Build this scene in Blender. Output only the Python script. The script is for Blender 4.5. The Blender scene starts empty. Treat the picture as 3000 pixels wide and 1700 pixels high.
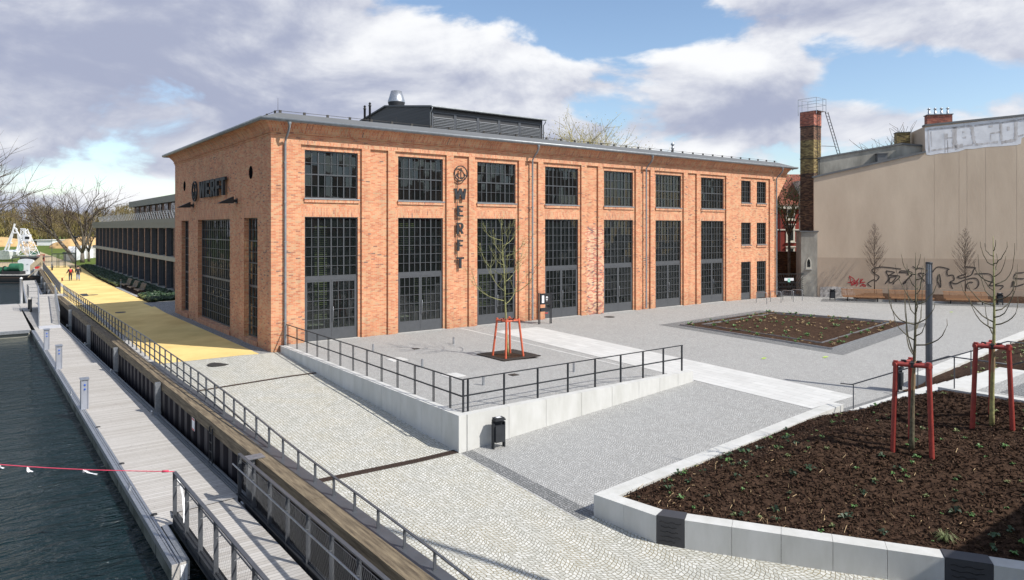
import bpy, bmesh, math, random
from mathutils import Vector, Matrix, noise as mnoise
R = math.radians
S = bpy.context.scene
rng = random.Random(7)

# ------------------------------------------------------------------ camera
# world axes: X runs along the long brick facade, Y along its gable, z = 0 is the terrace
YAW = R(37.215)
cam_d = bpy.data.cameras.new('camera')
cam = bpy.data.objects.new('camera', cam_d)
S.collection.objects.link(cam)
cam.location = (-11.524, -35.07, 5.9)
cam.rotation_euler = (R(90), 0, -YAW)
cam_d.sensor_width = 36
cam_d.lens = 24.57
cam_d.shift_y = -0.0604
cam_d.clip_start = 0.2
cam_d.clip_end = 3000
S.camera = cam
S.render.resolution_x, S.render.resolution_y = 1024, 580

# ------------------------------------------------------------------ exposure
S.view_settings.view_transform = 'Standard'
S.view_settings.look = 'None'
S.view_settings.exposure = 0.18
S.view_settings.gamma = 1.0

# ------------------------------------------------------------------ sun
SUN_EL = R(44.5)
to_sun = Vector((0.431, -0.902, math.tan(SUN_EL))).normalized()
sd = bpy.data.lights.new('sun', 'SUN')
sd.energy = 5.0
sd.angle = R(0.53)
sd.color = (1.0, 0.955, 0.88)
sun = bpy.data.objects.new('sun', sd)
sun.rotation_euler = to_sun.to_track_quat('Z', 'Y').to_euler()
sun.location = (20, -60, 60)
S.collection.objects.link(sun)

# ------------------------------------------------------------------ sky
W = bpy.data.worlds.new('World'); S.world = W; W.use_nodes = True
def build_sky():
    nt = W.node_tree; N = nt.nodes; L = nt.links; N.clear()
    def m(op, a, b=None, c=None, clamp=False):
        n = N.new('ShaderNodeMath'); n.operation = op; n.use_clamp = clamp
        for i, v in enumerate((a, b, c)):
            if v is None: continue
            if isinstance(v, (int, float)): n.inputs[i].default_value = v
            else: L.new(v, n.inputs[i])
        return n.outputs[0]
    out = N.new('ShaderNodeOutputWorld')
    tc = N.new('ShaderNodeTexCoord')
    sx = N.new('ShaderNodeSeparateXYZ'); L.new(tc.outputs['Generated'], sx.inputs[0])
    X, Y, Z = sx.outputs
    cy, sy = math.cos(YAW), math.sin(YAW)
    rt = m('SUBTRACT', m('MULTIPLY', X, cy), m('MULTIPLY', Y, sy))
    fw = m('ADD', m('MULTIPLY', X, sy), m('MULTIPLY', Y, cy))
    az = m('ARCTAN2', rt, fw); el = m('ARCSINE', Z)
    cx = N.new('ShaderNodeCombineXYZ')
    L.new(m('MULTIPLY', az, 1.0), cx.inputs[0]); L.new(m('MULTIPLY', el, 1.9), cx.inputs[1]); cx.inputs[2].default_value = 3.7
    def fbm(off, scale, detail=9, rough=0.56):
        a = N.new('ShaderNodeVectorMath'); a.operation = 'ADD'; L.new(cx.outputs[0], a.inputs[0]); a.inputs[1].default_value = off
        n = N.new('ShaderNodeTexNoise'); n.inputs['Scale'].default_value = scale; n.inputs['Detail'].default_value = detail
        n.inputs['Roughness'].default_value = rough; n.inputs['Distortion'].default_value = 0.25
        L.new(a.outputs[0], n.inputs['Vector']); return n.outputs['Fac']
    def blob(px, py, rx, ry, w):
        a0 = math.atan((px-1500)/2047.5); e0 = math.atan((668.8-py)/2047.5*math.cos(a0))
        ra = rx/2047.5; re = ry/2047.5
        u = m('DIVIDE', m('SUBTRACT', az, a0), ra); v = m('DIVIDE', m('SUBTRACT', el, e0), re)
        d = m('ADD', m('MULTIPLY', u, u), m('MULTIPLY', v, v))
        return m('MULTIPLY', m('EXPONENT', m('MULTIPLY', d, -1.0)), w)
    def total(lst, s0):
        s = s0
        for b in lst: s = m('ADD', s, blob(*b))
        return s
    f1 = fbm((0, 0, 0), 5.5)
    f2 = fbm((-0.012, 0.045, 0), 5.5)
    fl = fbm((4.0, 2.0, 0), 2.2, 5, 0.5)
    den = m('MULTIPLY', m('SUBTRACT', f1, 0.5), 1.7)
    den = m('ADD', den, m('MULTIPLY', m('SUBTRACT', fl, 0.5), 0.7))
    den = total(DENS, m('ADD', den, 0.50))
    alpha = N.new('ShaderNodeMapRange'); alpha.interpolation_type = 'SMOOTHSTEP'
    L.new(den, alpha.inputs['Value']); alpha.inputs['From Min'].default_value = 0.45; alpha.inputs['From Max'].default_value = 0.66
    sh = m('MULTIPLY', m('SUBTRACT', f1, f2), 2.3)
    sh = m('ADD', sh, m('MULTIPLY', m('SUBTRACT', den, 0.55), -0.35))
    sh = total(LITE, m('ADD', sh, 0.50))
    shr = N.new('ShaderNodeMapRange'); shr.interpolation_type = 'SMOOTHSTEP'
    L.new(sh, shr.inputs['Value']); shr.inputs['From Min'].default_value = -0.05; shr.inputs['From Max'].default_value = 1.0
    mix = N.new('ShaderNodeMix'); mix.data_type = 'RGBA'; L.new(shr.outputs[0], mix.inputs['Factor'])
    mix.inputs['A'].default_value = (0.36, 0.395, 0.525, 1); mix.inputs['B'].default_value = (0.87, 0.88, 0.90, 1)
    sky = N.new('ShaderNodeTexSky'); sky.sky_type = 'NISHITA'; sky.sun_disc = False
    sky.sun_elevation = SUN_EL; sky.sun_rotation = math.atan2(to_sun.x, to_sun.y)
    sky.air_density = 1.0; sky.dust_density = 0.6; sky.ozone_density = 1.6
    bg1 = N.new('ShaderNodeBackground'); L.new(sky.outputs[0], bg1.inputs[0]); bg1.inputs[1].default_value = 0.15
    bg2 = N.new('ShaderNodeBackground'); L.new(mix.outputs['Result'], bg2.inputs[0]); bg2.inputs[1].default_value = 1.0
    ms = N.new('ShaderNodeMixShader'); L.new(alpha.outputs[0], ms.inputs[0]); L.new(bg1.outputs[0], ms.inputs[1]); L.new(bg2.outputs[0], ms.inputs[2])
    L.new(ms.outputs[0], out.inputs[0])
# cloud cover and its bright sides, as directions seen in the photograph (x, y, half-widths, weight)
DENS = [(150, 590, 500, 50, .25), (1500, 420, 260, 60, .15), (1650, 120, 130, 60, -.25), (200, 640, 900, 50, .25), (2400, 640, 800, 60, .15), (300, 150, 900, 330, .42), (1150, 250, 420, 240, .30), (1480, 200, 230, 120, .22), (2550, 40, 420, 75, .34), (2130, 240, 340, 110, .50),
        (1950, 390, 480, 60, .36), (2560, 360, 260, 60, .30), (1650, 25, 150, 60, -.32), (1880, 110, 200, 60, -.42), (2700, 230, 260, 70, -.55),
        (2120, 90, 160, 50, -.15), (2960, 100, 120, 70, .20), (150, 560, 200, 35, -.28), (420, 500, 130, 40, .22), (420, 600, 200, 40, .15), (2420, 130, 120, 40, -.3), (1700, 330, 90, 40, -.2), (500, 560, 60, 30, -.5)]
LITE = [(250, 120, 700, 260, -.26), (500, 330, 400, 120, -.14), (1150, 120, 300, 190, .30), (1600, 150, 160, 90, .35), (2050, 190, 230, 60, .55), (2180, 340, 300, 45, -.30),
        (2350, 20, 300, 50, -.08), (2900, 60, 160, 60, .25), (2560, 340, 240, 50, .25), (360, 560, 160, 40, .25), (700, 430, 250, 90, -.05), (1400, 330, 250, 70, .1)]
build_sky()

# ------------------------------------------------------------------ helpers
COL = S.collection
def tag(o, label=None, cat=None, group=None, kind=None):
    if label: o['label'] = label
    if cat: o['category'] = cat
    if group: o['group'] = group
    if kind: o['kind'] = kind
    return o
def empty(name, loc, label=None, cat=None, group=None):
    o = bpy.data.objects.new(name, None); o.empty_display_size = 0.3
    COL.objects.link(o); o.location = loc
    return tag(o, label, cat, group)
def origin(p):
    v = Vector((0, 0, 0))
    while p is not None: v += p.location; p = p.parent
    return v
class MB:
    """collects shapes in world metres; build() makes ONE mesh object"""
    def __init__(s): s.v = []; s.f = []; s.sm = []
    def add(s, vs, fs, smooth=False):
        o = len(s.v); s.v.extend([tuple(p) for p in vs])
        for f in fs: s.f.append(tuple(i+o for i in f)); s.sm.append(smooth)
        return s
    def box(s, x0, x1, y0, y1, z0, z1):
        vs = [(x, y, z) for z in (z0, z1) for y in (y0, y1) for x in (x0, x1)]
        return s.add(vs, [(0,2,3,1),(4,5,7,6),(0,1,5,4),(2,6,7,3),(0,4,6,2),(1,3,7,5)])
    def obox(s, c, sx, sy, sz, rz=0.0):
        """box with base centre c"""
        ca, sa = math.cos(rz), math.sin(rz); vs = []
        for z in (0, sz):
            for y in (-sy/2, sy/2):
                for x in (-sx/2, sx/2): vs.append((c[0]+x*ca-y*sa, c[1]+x*sa+y*ca, c[2]+z))
        return s.add(vs, [(0,2,3,1),(4,5,7,6),(0,1,5,4),(2,6,7,3),(0,4,6,2),(1,3,7,5)])
    def bar(s, p, q, w, h=None, up=(0,0,1)):
        """rectangular bar from p to q, w across, h along up"""
        h = h or w; p = Vector(p); q = Vector(q); d = (q-p).normalized(); u = Vector(up)
        a = d.cross(u)
        if a.length < 1e-4: a = d.cross(Vector((1,0,0)))
        a.normalize(); b = a.cross(d).normalized(); vs = []
        for e in (p, q):
            for i, j in ((-1,-1),(1,-1),(1,1),(-1,1)): vs.append(e+a*(w/2*i)+b*(h/2*j))
        return s.add(vs, [(3,2,1,0),(4,5,6,7),(0,1,5,4),(1,2,6,5),(2,3,7,6),(3,0,4,7)])
    def tube(s, p, q, r0, r1=None, n=8, cap=True, smooth=True):
        r1 = r0 if r1 is None else r1; p = Vector(p); q = Vector(q); d = (q-p)
        if d.length < 1e-6: return s
        d.normalize(); a = d.cross(Vector((0,0,1)) if abs(d.z) < .95 else Vector((1,0,0))).normalized(); b = d.cross(a); vs = []
        for e, r in ((p, r0), (q, r1)):
            for k in range(n):
                t = 2*math.pi*k/n; vs.append(e+a*(r*math.cos(t))+b*(r*math.sin(t)))
        s.add(vs, [(k, (k+1) % n, n+(k+1) % n, n+k) for k in range(n)], smooth)
        if cap: s.add(vs[:n], [tuple(range(n))[::-1]]); s.add(vs[n:], [tuple(range(n))])
        return s
    def path(s, pts, r, n=6, smooth=True):
        """one continuous tube through pts; r number or list"""
        pts = [Vector(p) for p in pts]; m = len(pts); rr = r if isinstance(r, (list, tuple)) else [r]*m
        vs = []; ref = Vector((0,0,1))
        for i, p in enumerate(pts):
            d = (pts[min(i+1, m-1)]-pts[max(i-1, 0)])
            d = d.normalized() if d.length > 1e-9 else Vector((0,0,1))
            a = d.cross(ref if abs(d.dot(ref)) < .97 else Vector((1,0,0))).normalized(); b = d.cross(a)
            for k in range(n):
                t = 2*math.pi*k/n; vs.append(p+a*(rr[i]*math.cos(t))+b*(rr[i]*math.sin(t)))
        fs = [(i*n+k, i*n+(k+1) % n, (i+1)*n+(k+1) % n, (i+1)*n+k) for i in range(m-1) for k in range(n)]
        fs += [tuple(range(n))[::-1], tuple((m-1)*n+k for k in range(n))]
        return s.add(vs, fs, smooth)
    def lathe(s, c, prof, n=20, smooth=True):
        vs = []
        for r, z in prof:
            for k in range(n): t = 2*math.pi*k/n; vs.append((c[0]+r*math.cos(t), c[1]+r*math.sin(t), c[2]+z))
        m = len(prof)
        fs = [(i*n+k, i*n+(k+1) % n, (i+1)*n+(k+1) % n, (i+1)*n+k) for i in range(m-1) for k in range(n)]
        s.add(vs, fs, smooth)
        s.add(vs[:n], [tuple(range(n))[::-1]]); return s.add(vs[-n:], [tuple(range(n))])
    def prism(s, pts, z0, z1):
        """vertical prism over polygon pts (ccw); z0,z1 numbers or lists"""
        n = len(pts); a = z0 if isinstance(z0, (list, tuple)) else [z0]*n; b = z1 if isinstance(z1, (list, tuple)) else [z1]*n
        vs = [(p[0], p[1], a[i]) for i, p in enumerate(pts)]+[(p[0], p[1], b[i]) for i, p in enumerate(pts)]
        return s.add(vs, [tuple(range(n))[::-1], tuple(range(n, 2*n))]+[(i, (i+1) % n, n+(i+1) % n, n+i) for i in range(n)])
    def extr(s, pts, vec):
        """extrude a planar 3-D polygon by vec"""
        n = len(pts); vs = [Vector(p) for p in pts]+[Vector(p)+Vector(vec) for p in pts]
        return s.add(vs, [tuple(range(n))[::-1], tuple(range(n, 2*n))]+[(i, (i+1) % n, n+(i+1) % n, n+i) for i in range(n)])
    def ico(s, c, r, sub=2, sc=(1,1,1), jit=0.0):
        bm = bmesh.new(); bmesh.ops.create_icosphere(bm, subdivisions=sub, radius=1.0)
        bm.verts.ensure_lookup_table(); vs = []
        for v in bm.verts:
            k = r*(1+jit*(rng.random()-.5)); vs.append((c[0]+v.co.x*k*sc[0], c[1]+v.co.y*k*sc[1], c[2]+v.co.z*k*sc[2]))
        fs = [tuple(v.index for v in f.verts) for f in bm.faces]; bm.free()
        return s.add(vs, fs, True)
    def build(s, name, mat, parent=None, loc=None, fix=False):
        me = bpy.data.meshes.new(name)
        if parent is not None: o3 = origin(parent)
        elif loc is not None: o3 = Vector(loc)
        else:
            xs = [p[0] for p in s.v]; ys = [p[1] for p in s.v]; zs = [p[2] for p in s.v]
            o3 = Vector(((min(xs)+max(xs))/2, (min(ys)+max(ys))/2, min(zs)))
        me.from_pydata([(p[0]-o3.x, p[1]-o3.y, p[2]-o3.z) for p in s.v], [], s.f)
        me.polygons.foreach_set('use_smooth', s.sm)
        if fix:
            bm = bmesh.new(); bm.from_mesh(me); bmesh.ops.recalc_face_normals(bm, faces=bm.faces); bm.to_mesh(me); bm.free()
        me.validate(); me.update(); me.materials.append(mat)
        ob = bpy.data.objects.new(name, me); COL.objects.link(ob)
        if parent is not None: ob.parent = parent
        else: ob.location = o3
        return ob
def kids(o): return [c for c in bpy.data.objects if c.parent == o]
def copy_tree(o, parent=None):
    c = o.copy(); COL.objects.link(c); c.parent = parent
    for ch in kids(o): copy_tree(ch, c)
    return c

# ------------------------------------------------------------------ materials
def newmat(name):
    m = bpy.data.materials.new(name); m.use_nodes = True; nt = m.node_tree
    return m, nt.nodes, nt.links, nt.nodes['Principled BSDF']
def nd(N, L, kind, **kw):
    n = N.new(kind)
    for k, v in kw.items():
        if k in ('operation', 'data_type', 'blend_type', 'feature', 'noise_dimensions', 'voronoi_dimensions', 'distance', 'wave_type', 'use_clamp', 'interpolation_type', 'bands_direction'): setattr(n, k, v)
        else:
            key = int(k[1:]) if k[0] == '_' and k[1:].isdigit() else k.replace('_', ' ')
            if hasattr(v, 'links') or isinstance(v, bpy.types.NodeSocket): L.new(v, n.inputs[key])
            else: n.inputs[key].default_value = v
    return n
def rgb(c): return (c[0], c[1], c[2], 1.0)
def M(name, col, rough=.6, metal=0.0, var=.15, scale=3.0, bump=0.0, bscale=40.0, spec=.5, col2=None, streak=None):
    """plain material with large-scale and fine tone variation (dirt) and optional bump"""
    m, N, L, B = newmat(name)
    g = N.new('ShaderNodeNewGeometry'); vec = g.outputs['Position']
    if streak:
        mp = nd(N, L, 'ShaderNodeMapping', Vector=vec, Scale=streak); vec = mp.outputs[0]
    n1 = nd(N, L, 'ShaderNodeTexNoise', Vector=vec, Scale=scale, Detail=6.0, Roughness=.6)
    c2 = col2 or tuple(x*(1-var*2) for x in col)
    r = nd(N, L, 'ShaderNodeMapRange', Value=n1.outputs['Fac'], _1=.32, _2=.68)
    mx = nd(N, L, 'ShaderNodeMix', data_type='RGBA', Factor=r.outputs[0], A=rgb(tuple(min(1, x*(1+var*.5)) for x in col)), B=rgb(c2))
    L.new(mx.outputs['Result'], B.inputs['Base Color'])
    B.inputs['Roughness'].default_value = rough; B.inputs['Metallic'].default_value = metal
    B.inputs['Specular IOR Level'].default_value = spec
    if bump:
        n2 = nd(N, L, 'ShaderNodeTexNoise', Vector=vec, Scale=bscale, Detail=4.0)
        b = nd(N, L, 'ShaderNodeBump', Strength=bump, Distance=.02, Height=n2.outputs['Fac']); L.new(b.outputs[0], B.inputs['Normal'])
    return m
def ramp(N, L, fac, stops, const=False):
    r = N.new('ShaderNodeValToRGB'); L.new(fac, r.inputs[0]); e = r.color_ramp.elements
    if const: r.color_ramp.interpolation = 'CONSTANT'
    while len(e) < len(stops): e.new(.5)
    for i, (p, c) in enumerate(stops): e[i].position = p; e[i].color = rgb(c)
    return r.outputs[0]
def brick(name, stops, mortar, bw=.25, bh=.077, jt=.011, vertical=False, dirt=.25, bump=.5, patch=None):
    """running-bond brickwork: every brick its own tone, laid along whichever wall the face belongs to"""
    m, N, L, B = newmat(name)
    g = N.new('ShaderNodeNewGeometry'); p = nd(N, L, 'ShaderNodeSeparateXYZ', Vector=g.outputs['Position'])
    nn = nd(N, L, 'ShaderNodeSeparateXYZ', Vector=g.outputs['Normal'])
    def mt(op, a, b=0.0, c=0.0): return nd(N, L, 'ShaderNodeMath', operation=op, _0=a, _1=b, _2=c).outputs[0]
    ax = mt('GREATER_THAN', mt('ABSOLUTE', nn.outputs[0]), .6)
    up = mt('GREATER_THAN', mt('ABSOLUTE', nn.outputs[2]), .75)
    s = mt('ADD', mt('MULTIPLY', p.outputs[0], mt('SUBTRACT', 1.0, ax)), mt('MULTIPLY', p.outputs[1], ax))
    t = mt('ADD', mt('MULTIPLY', p.outputs[2], mt('SUBTRACT', 1.0, up)), mt('MULTIPLY', p.outputs[1], up))
    if vertical: s, t = t, s
    row = mt('FLOOR', mt('DIVIDE', t, bh))
    s2 = mt('ADD', mt('DIVIDE', s, bw), mt('MULTIPLY', mt('MODULO', row, 2.0), .5))
    col = mt('FLOOR', s2)
    fx = mt('SUBTRACT', s2, col); fy = mt('SUBTRACT', mt('DIVIDE', t, bh), row)
    dx = mt('MULTIPLY', mt('SUBTRACT', .5, mt('ABSOLUTE', mt('SUBTRACT', fx, .5))), bw)
    dy = mt('MULTIPLY', mt('SUBTRACT', .5, mt('ABSOLUTE', mt('SUBTRACT', fy, .5))), bh)
    edge = mt('MINIMUM', dx, dy)
    k = nd(N, L, 'ShaderNodeMapRange', Value=edge, _1=jt*.35, _2=jt*.75)
    cv = nd(N, L, 'ShaderNodeCombineXYZ', X=row, Y=col, Z=0.3)
    wn = nd(N, L, 'ShaderNodeTexWhiteNoise', Vector=cv.outputs[0])
    n0 = nd(N, L, 'ShaderNodeTexNoise', Vector=g.outputs['Position'], Scale=.35, Detail=4.0)
    fac = mt('ADD', mt('MULTIPLY', wn.outputs['Value'], .97), mt('MULTIPLY', mt('SUBTRACT', n0.outputs['Fac'], .46), .25))
    bc = ramp(N, L, fac, stops)
    if patch:      # a repaired field laid in other bricks: x0, x1, z0, z1, its tones
        px0, px1, pz0, pz1, ps = patch
        bc2 = ramp(N, L, wn.outputs['Value'], ps)
        ns = nd(N, L, 'ShaderNodeTexWhiteNoise', Vector=nd(N, L, 'ShaderNodeVectorMath', operation='ADD', _0=cv.outputs[0], _1=(7.3, 1.1, 2)).outputs[0])
        mxx = mt('MULTIPLY', nd(N, L, 'ShaderNodeMapRange', Value=p.outputs[0], _1=px0-.4, _2=px0+.3).outputs[0], nd(N, L, 'ShaderNodeMapRange', Value=p.outputs[0], _1=px1+.3, _2=px1).outputs[0])
        mzz = mt('MULTIPLY', nd(N, L, 'ShaderNodeMapRange', Value=p.outputs[2], _1=pz1+.5, _2=pz1-.6).outputs[0], mxx)
        msk = mt('GREATER_THAN', mzz, mt('ADD', mt('MULTIPLY', ns.outputs['Value'], .8), .1))
        bc = nd(N, L, 'ShaderNodeMix', data_type='RGBA', Factor=msk, A=bc, B=bc2).outputs['Result']
    n1 = nd(N, L, 'ShaderNodeTexNoise', Vector=g.outputs['Position'], Scale=1.1, Detail=8.0, Roughness=.65)
    dk = nd(N, L, 'ShaderNodeMapRange', Value=n1.outputs['Fac'], _1=.35, _2=.75, _3=1.0, _4=1.0-dirt)
    mx = nd(N, L, 'ShaderNodeMix', data_type='RGBA', Factor=k.outputs[0], A=rgb(mortar), B=bc)
    mu = nd(N, L, 'ShaderNodeMix', data_type='RGBA', blend_type='MULTIPLY', Factor=1.0, A=mx.outputs['Result'], B=dk.outputs[0])
    # rising damp and runs of dirt, broken up by noise
    mps = nd(N, L, 'ShaderNodeMapping', Vector=g.outputs['Position'], Scale=(2.2, 2.2, .16))
    ns2 = nd(N, L, 'ShaderNodeTexNoise', Vector=mps.outputs[0], Scale=1.0, Detail=5.0)
    lo = nd(N, L, 'ShaderNodeMapRange', Value=mt('ADD', p.outputs[2], mt('MULTIPLY', ns2.outputs['Fac'], -1.6)), _1=-1.2, _2=.3, _3=.72, _4=1.0)
    st_ = nd(N, L, 'ShaderNodeMapRange', Value=ns2.outputs['Fac'], _1=.52, _2=.72, _3=1.0, _4=.86)
    mu = nd(N, L, 'ShaderNodeMix', data_type='RGBA', blend_type='MULTIPLY', Factor=1.0, A=mu.outputs['Result'], B=mt('MULTIPLY', lo.outputs[0], st_.outputs[0]))
    L.new(mu.outputs['Result'], B.inputs['Base Color']); B.inputs['Roughness'].default_value = .85
    b = nd(N, L, 'ShaderNodeBump', Strength=bump, Distance=.006, Height=k.outputs[0]); L.new(b.outputs[0], B.inputs['Normal'])
    return m
def cobble(name, stops, joint, size=.11, rnd=.55, arc=.45, arcw=1.3, jw=.09, bump=.8, patch=.25, moss=None, rot=0.0):
    """small setts laid in segmental arcs"""
    m, N, L, B = newmat(name)
    g = N.new('ShaderNodeNewGeometry')
    mp = nd(N, L, 'ShaderNodeMapping', Vector=g.outputs['Position'], Rotation=(0, 0, rot))
    p = nd(N, L, 'ShaderNodeSeparateXYZ', Vector=mp.outputs[0])
    def mt(op, a, b=0.0, c=0.0): return nd(N, L, 'ShaderNodeMath', operation=op, _0=a, _1=b, _2=c).outputs[0]
    w = mt('MULTIPLY', mt('ABSOLUTE', mt('SINE', mt('MULTIPLY', p.outputs[0], math.pi/arcw))), arc)
    cv = nd(N, L, 'ShaderNodeCombineXYZ', X=p.outputs[0], Y=mt('ADD', p.outputs[1], w), Z=0.0)
    v = nd(N, L, 'ShaderNodeTexVoronoi', voronoi_dimensions='2D', feature='DISTANCE_TO_EDGE', Vector=cv.outputs[0], Scale=1/size, Randomness=rnd)
    v2 = nd(N, L, 'ShaderNodeTexVoronoi', voronoi_dimensions='2D', feature='F1', Vector=cv.outputs[0], Scale=1/size, Randomness=rnd)
    wn = nd(N, L, 'ShaderNodeSeparateColor', Color=v2.outputs['Color'])
    n0 = nd(N, L, 'ShaderNodeTexNoise', Vector=g.outputs['Position'], Scale=.45, Detail=6.0, Roughness=.6)
    fac = mt('ADD', mt('MULTIPLY', wn.outputs[0], .8), mt('MULTIPLY', n0.outputs['Fac'], patch))
    bc = ramp(N, L, fac, stops)
    k = nd(N, L, 'ShaderNodeMapRange', Value=v.outputs['Distance'], _1=jw*.35, _2=jw*1.25)
    jc = rgb(joint); ja = jc
    if moss:
        n2 = nd(N, L, 'ShaderNodeTexNoise', Vector=g.outputs['Position'], Scale=.9, Detail=5.0)
        mm = nd(N, L, 'ShaderNodeMapRange', Value=n2.outputs['Fac'], _1=.42, _2=.62)
        ja = nd(N, L, 'ShaderNodeMix', data_type='RGBA', Factor=mm.outputs[0], A=jc, B=rgb(moss)).outputs['Result']
    mx = nd(N, L, 'ShaderNodeMix', data_type='RGBA', Factor=k.outputs[0], A=ja, B=bc)
    n1 = nd(N, L, 'ShaderNodeTexNoise', Vector=g.outputs['Position'], Scale=60.0, Detail=3.0)
    dk = nd(N, L, 'ShaderNodeMapRange', Value=n1.outputs['Fac'], _1=.3, _2=.7, _3=.88, _4=1.08)
    mu = nd(N, L, 'ShaderNodeMix', data_type='RGBA', blend_type='MULTIPLY', Factor=1.0, A=mx.outputs['Result'], B=dk.outputs[0])
    L.new(mu.outputs['Result'], B.inputs['Base Color']); B.inputs['Roughness'].default_value = .8
    b = nd(N, L, 'ShaderNodeBump', Strength=bump, Distance=.012, Height=k.outputs[0]); L.new(b.outputs[0], B.inputs['Normal'])
    return m
def planks(name, c1, c2, pitch, along, gap=.05, dirt=.3, rough=.75, sc=(1,1,1), grain=1.0, spots=True):
    """boards: 'along' is the axis index the board row counts along"""
    m, N, L, B = newmat(name)
    g = N.new('ShaderNodeNewGeometry'); p = nd(N, L, 'ShaderNodeSeparateXYZ', Vector=g.outputs['Position'])
    def mt(op, a, b=0.0, c=0.0): return nd(N, L, 'ShaderNodeMath', operation=op, _0=a, _1=b, _2=c).outputs[0]
    t = mt('DIVIDE', p.outputs[along], pitch); row = mt('FLOOR', t); fr = mt('SUBTRACT', t, row)
    e = mt('SUBTRACT', .5, mt('ABSOLUTE', mt('SUBTRACT', fr, .5)))
    k = nd(N, L, 'ShaderNodeMapRange', Value=e, _1=gap*.3, _2=gap)
    wn = nd(N, L, 'ShaderNodeTexWhiteNoise', noise_dimensions='1D', W=row)
    s = [1.2, 1.2, 1.2]; s[along] = 14.0
    mp = nd(N, L, 'ShaderNodeMapping', Vector=g.outputs['Position'], Scale=tuple(s))
    n1 = nd(N, L, 'ShaderNodeTexNoise', Vector=mp.outputs[0], Scale=2.2*grain, Detail=7.0, Roughness=.65)
    n2 = nd(N, L, 'ShaderNodeTexNoise', Vector=g.outputs['Position'], Scale=.5, Detail=5.0)
    fac = mt('ADD', mt('MULTIPLY', wn.outputs['Value'], .45), mt('ADD', mt('MULTIPLY', n1.outputs['Fac'], .8), mt('MULTIPLY', n2.outputs['Fac'], .35)))
    fr2 = nd(N, L, 'ShaderNodeMapRange', Value=fac, _1=.45, _2=1.2)
    mx = nd(N, L, 'ShaderNodeMix', data_type='RGBA', Factor=fr2.outputs[0], A=rgb(c1), B=rgb(c2))
    base = mx.outputs['Result']
    if spots:
        s2 = [9.0, 9.0, 9.0]; s2[along] = 26.0
        mp2 = nd(N, L, 'ShaderNodeMapping', Vector=g.outputs['Position'], Scale=tuple(s2))
        n3 = nd(N, L, 'ShaderNodeTexNoise', Vector=mp2.outputs[0], Scale=1.0, Detail=2.0)
        sp = nd(N, L, 'ShaderNodeMapRange', Value=n3.outputs['Fac'], _1=.66, _2=.73, _3=1.0, _4=.3)
        base = nd(N, L, 'ShaderNodeMix', data_type='RGBA', blend_type='MULTIPLY', Factor=1.0, A=base, B=sp.outputs[0]).outputs['Result']
    gp = nd(N, L, 'ShaderNodeMapRange', Value=k.outputs[0], _3=.32, _4=1.0)
    mu = nd(N, L, 'ShaderNodeMix', data_type='RGBA', blend_type='MULTIPLY', Factor=1.0, A=base, B=gp.outputs[0])
    L.new(mu.outputs['Result'], B.inputs['Base Color']); B.inputs['Roughness'].default_value = rough
    b = nd(N, L, 'ShaderNodeBump', Strength=.6, Distance=.008, Height=k.outputs[0]); L.new(b.outputs[0], B.inputs['Normal'])
    return m

ORANGE = [(0, (.22,.12,.085)), (.018, (.32,.14,.085)), (.05, (.52,.18,.085)), (.30, (.60,.225,.105)), (.52, (.645,.27,.13)), (.74, (.66,.325,.165)), (.95, (.60,.34,.18)), (1, (.52,.31,.175))]
BR = brick('brickwork', ORANGE, (.55,.42,.31), dirt=.22, patch=(21.6, 23.2, -.3, 6.0, [(0,(.16,.10,.10)),(.12,(.30,.12,.10)),(.3,(.56,.16,.10)),(.5,(.62,.24,.15)),(.62,(.66,.40,.24)),(1,(.70,.46,.29))]))
BRV = brick('soldier_brickwork', ORANGE, (.58,.47,.37), bw=.26, bh=.077, vertical=True, dirt=.25)
BRR = brick('reclaimed_red_brickwork', [(0,(.12,.07,.07)),(.1,(.25,.09,.07)),(.3,(.5,.13,.08)),(.55,(.58,.22,.12)),(.8,(.6,.42,.25)),(1,(.62,.5,.33))], (.60,.52,.42))
CHD = brick('chimney_brick_brown', [(0,(.05,.03,.02)),(.4,(.15,.07,.04)),(.8,(.24,.12,.07)),(1,(.3,.18,.10))], (.16,.11,.09), dirt=.5)
CHB = brick('chimney_brick_soot', [(0,(.03,.022,.016)),(.4,(.09,.05,.035)),(.8,(.19,.11,.065)),(1,(.25,.16,.09))], (.10,.075,.06), dirt=.5)
CHY = brick('chimney_brick_yellow', [(0,(.08,.055,.03)),(.3,(.20,.14,.055)),(.7,(.34,.25,.09)),(1,(.42,.33,.15))], (.18,.14,.08), dirt=.5)
CHR = brick('chimney_brick_red', [(0,(.13,.04,.03)),(.4,(.33,.08,.05)),(.8,(.45,.12,.07)),(1,(.5,.2,.12))], (.36,.26,.22), dirt=.4)
WALLB = brick('old_wall_brick', [(0,(.05,.025,.015)),(.4,(.12,.05,.03)),(.8,(.18,.09,.04)),(1,(.22,.13,.05))], (.12,.09,.06), dirt=.6)
COB = cobble('granite_setts_pale', [(0,(.37,.37,.33)),(.35,(.46,.46,.42)),(.7,(.52,.52,.48)),(1,(.59,.59,.56))], (.25,.23,.18), size=.108, rnd=.45, arc=.30, arcw=1.1, jw=.10, moss=(.27,.22,.12))
GRY = cobble('mosaic_setts_grey', [(0,(.28,.28,.27)),(.35,(.35,.35,.34)),(.7,(.39,.39,.38)),(1,(.44,.44,.43))], (.205,.20,.19), size=.085, rnd=.5, arc=.38, arcw=1.25, jw=.10, patch=.5)
DRK = cobble('mosaic_setts_dark', [(0,(.15,.155,.155)),(.5,(.20,.205,.205)),(1,(.27,.27,.27))], (.07,.07,.07), size=.085, rnd=.6, arc=0, jw=.10)
STRIP = cobble('mosaic_setts_strip', [(0,(.20,.20,.20)),(.5,(.30,.30,.30)),(1,(.40,.40,.40))], (.10,.10,.09), size=.085, rnd=.6, arc=0, jw=.12)
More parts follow.
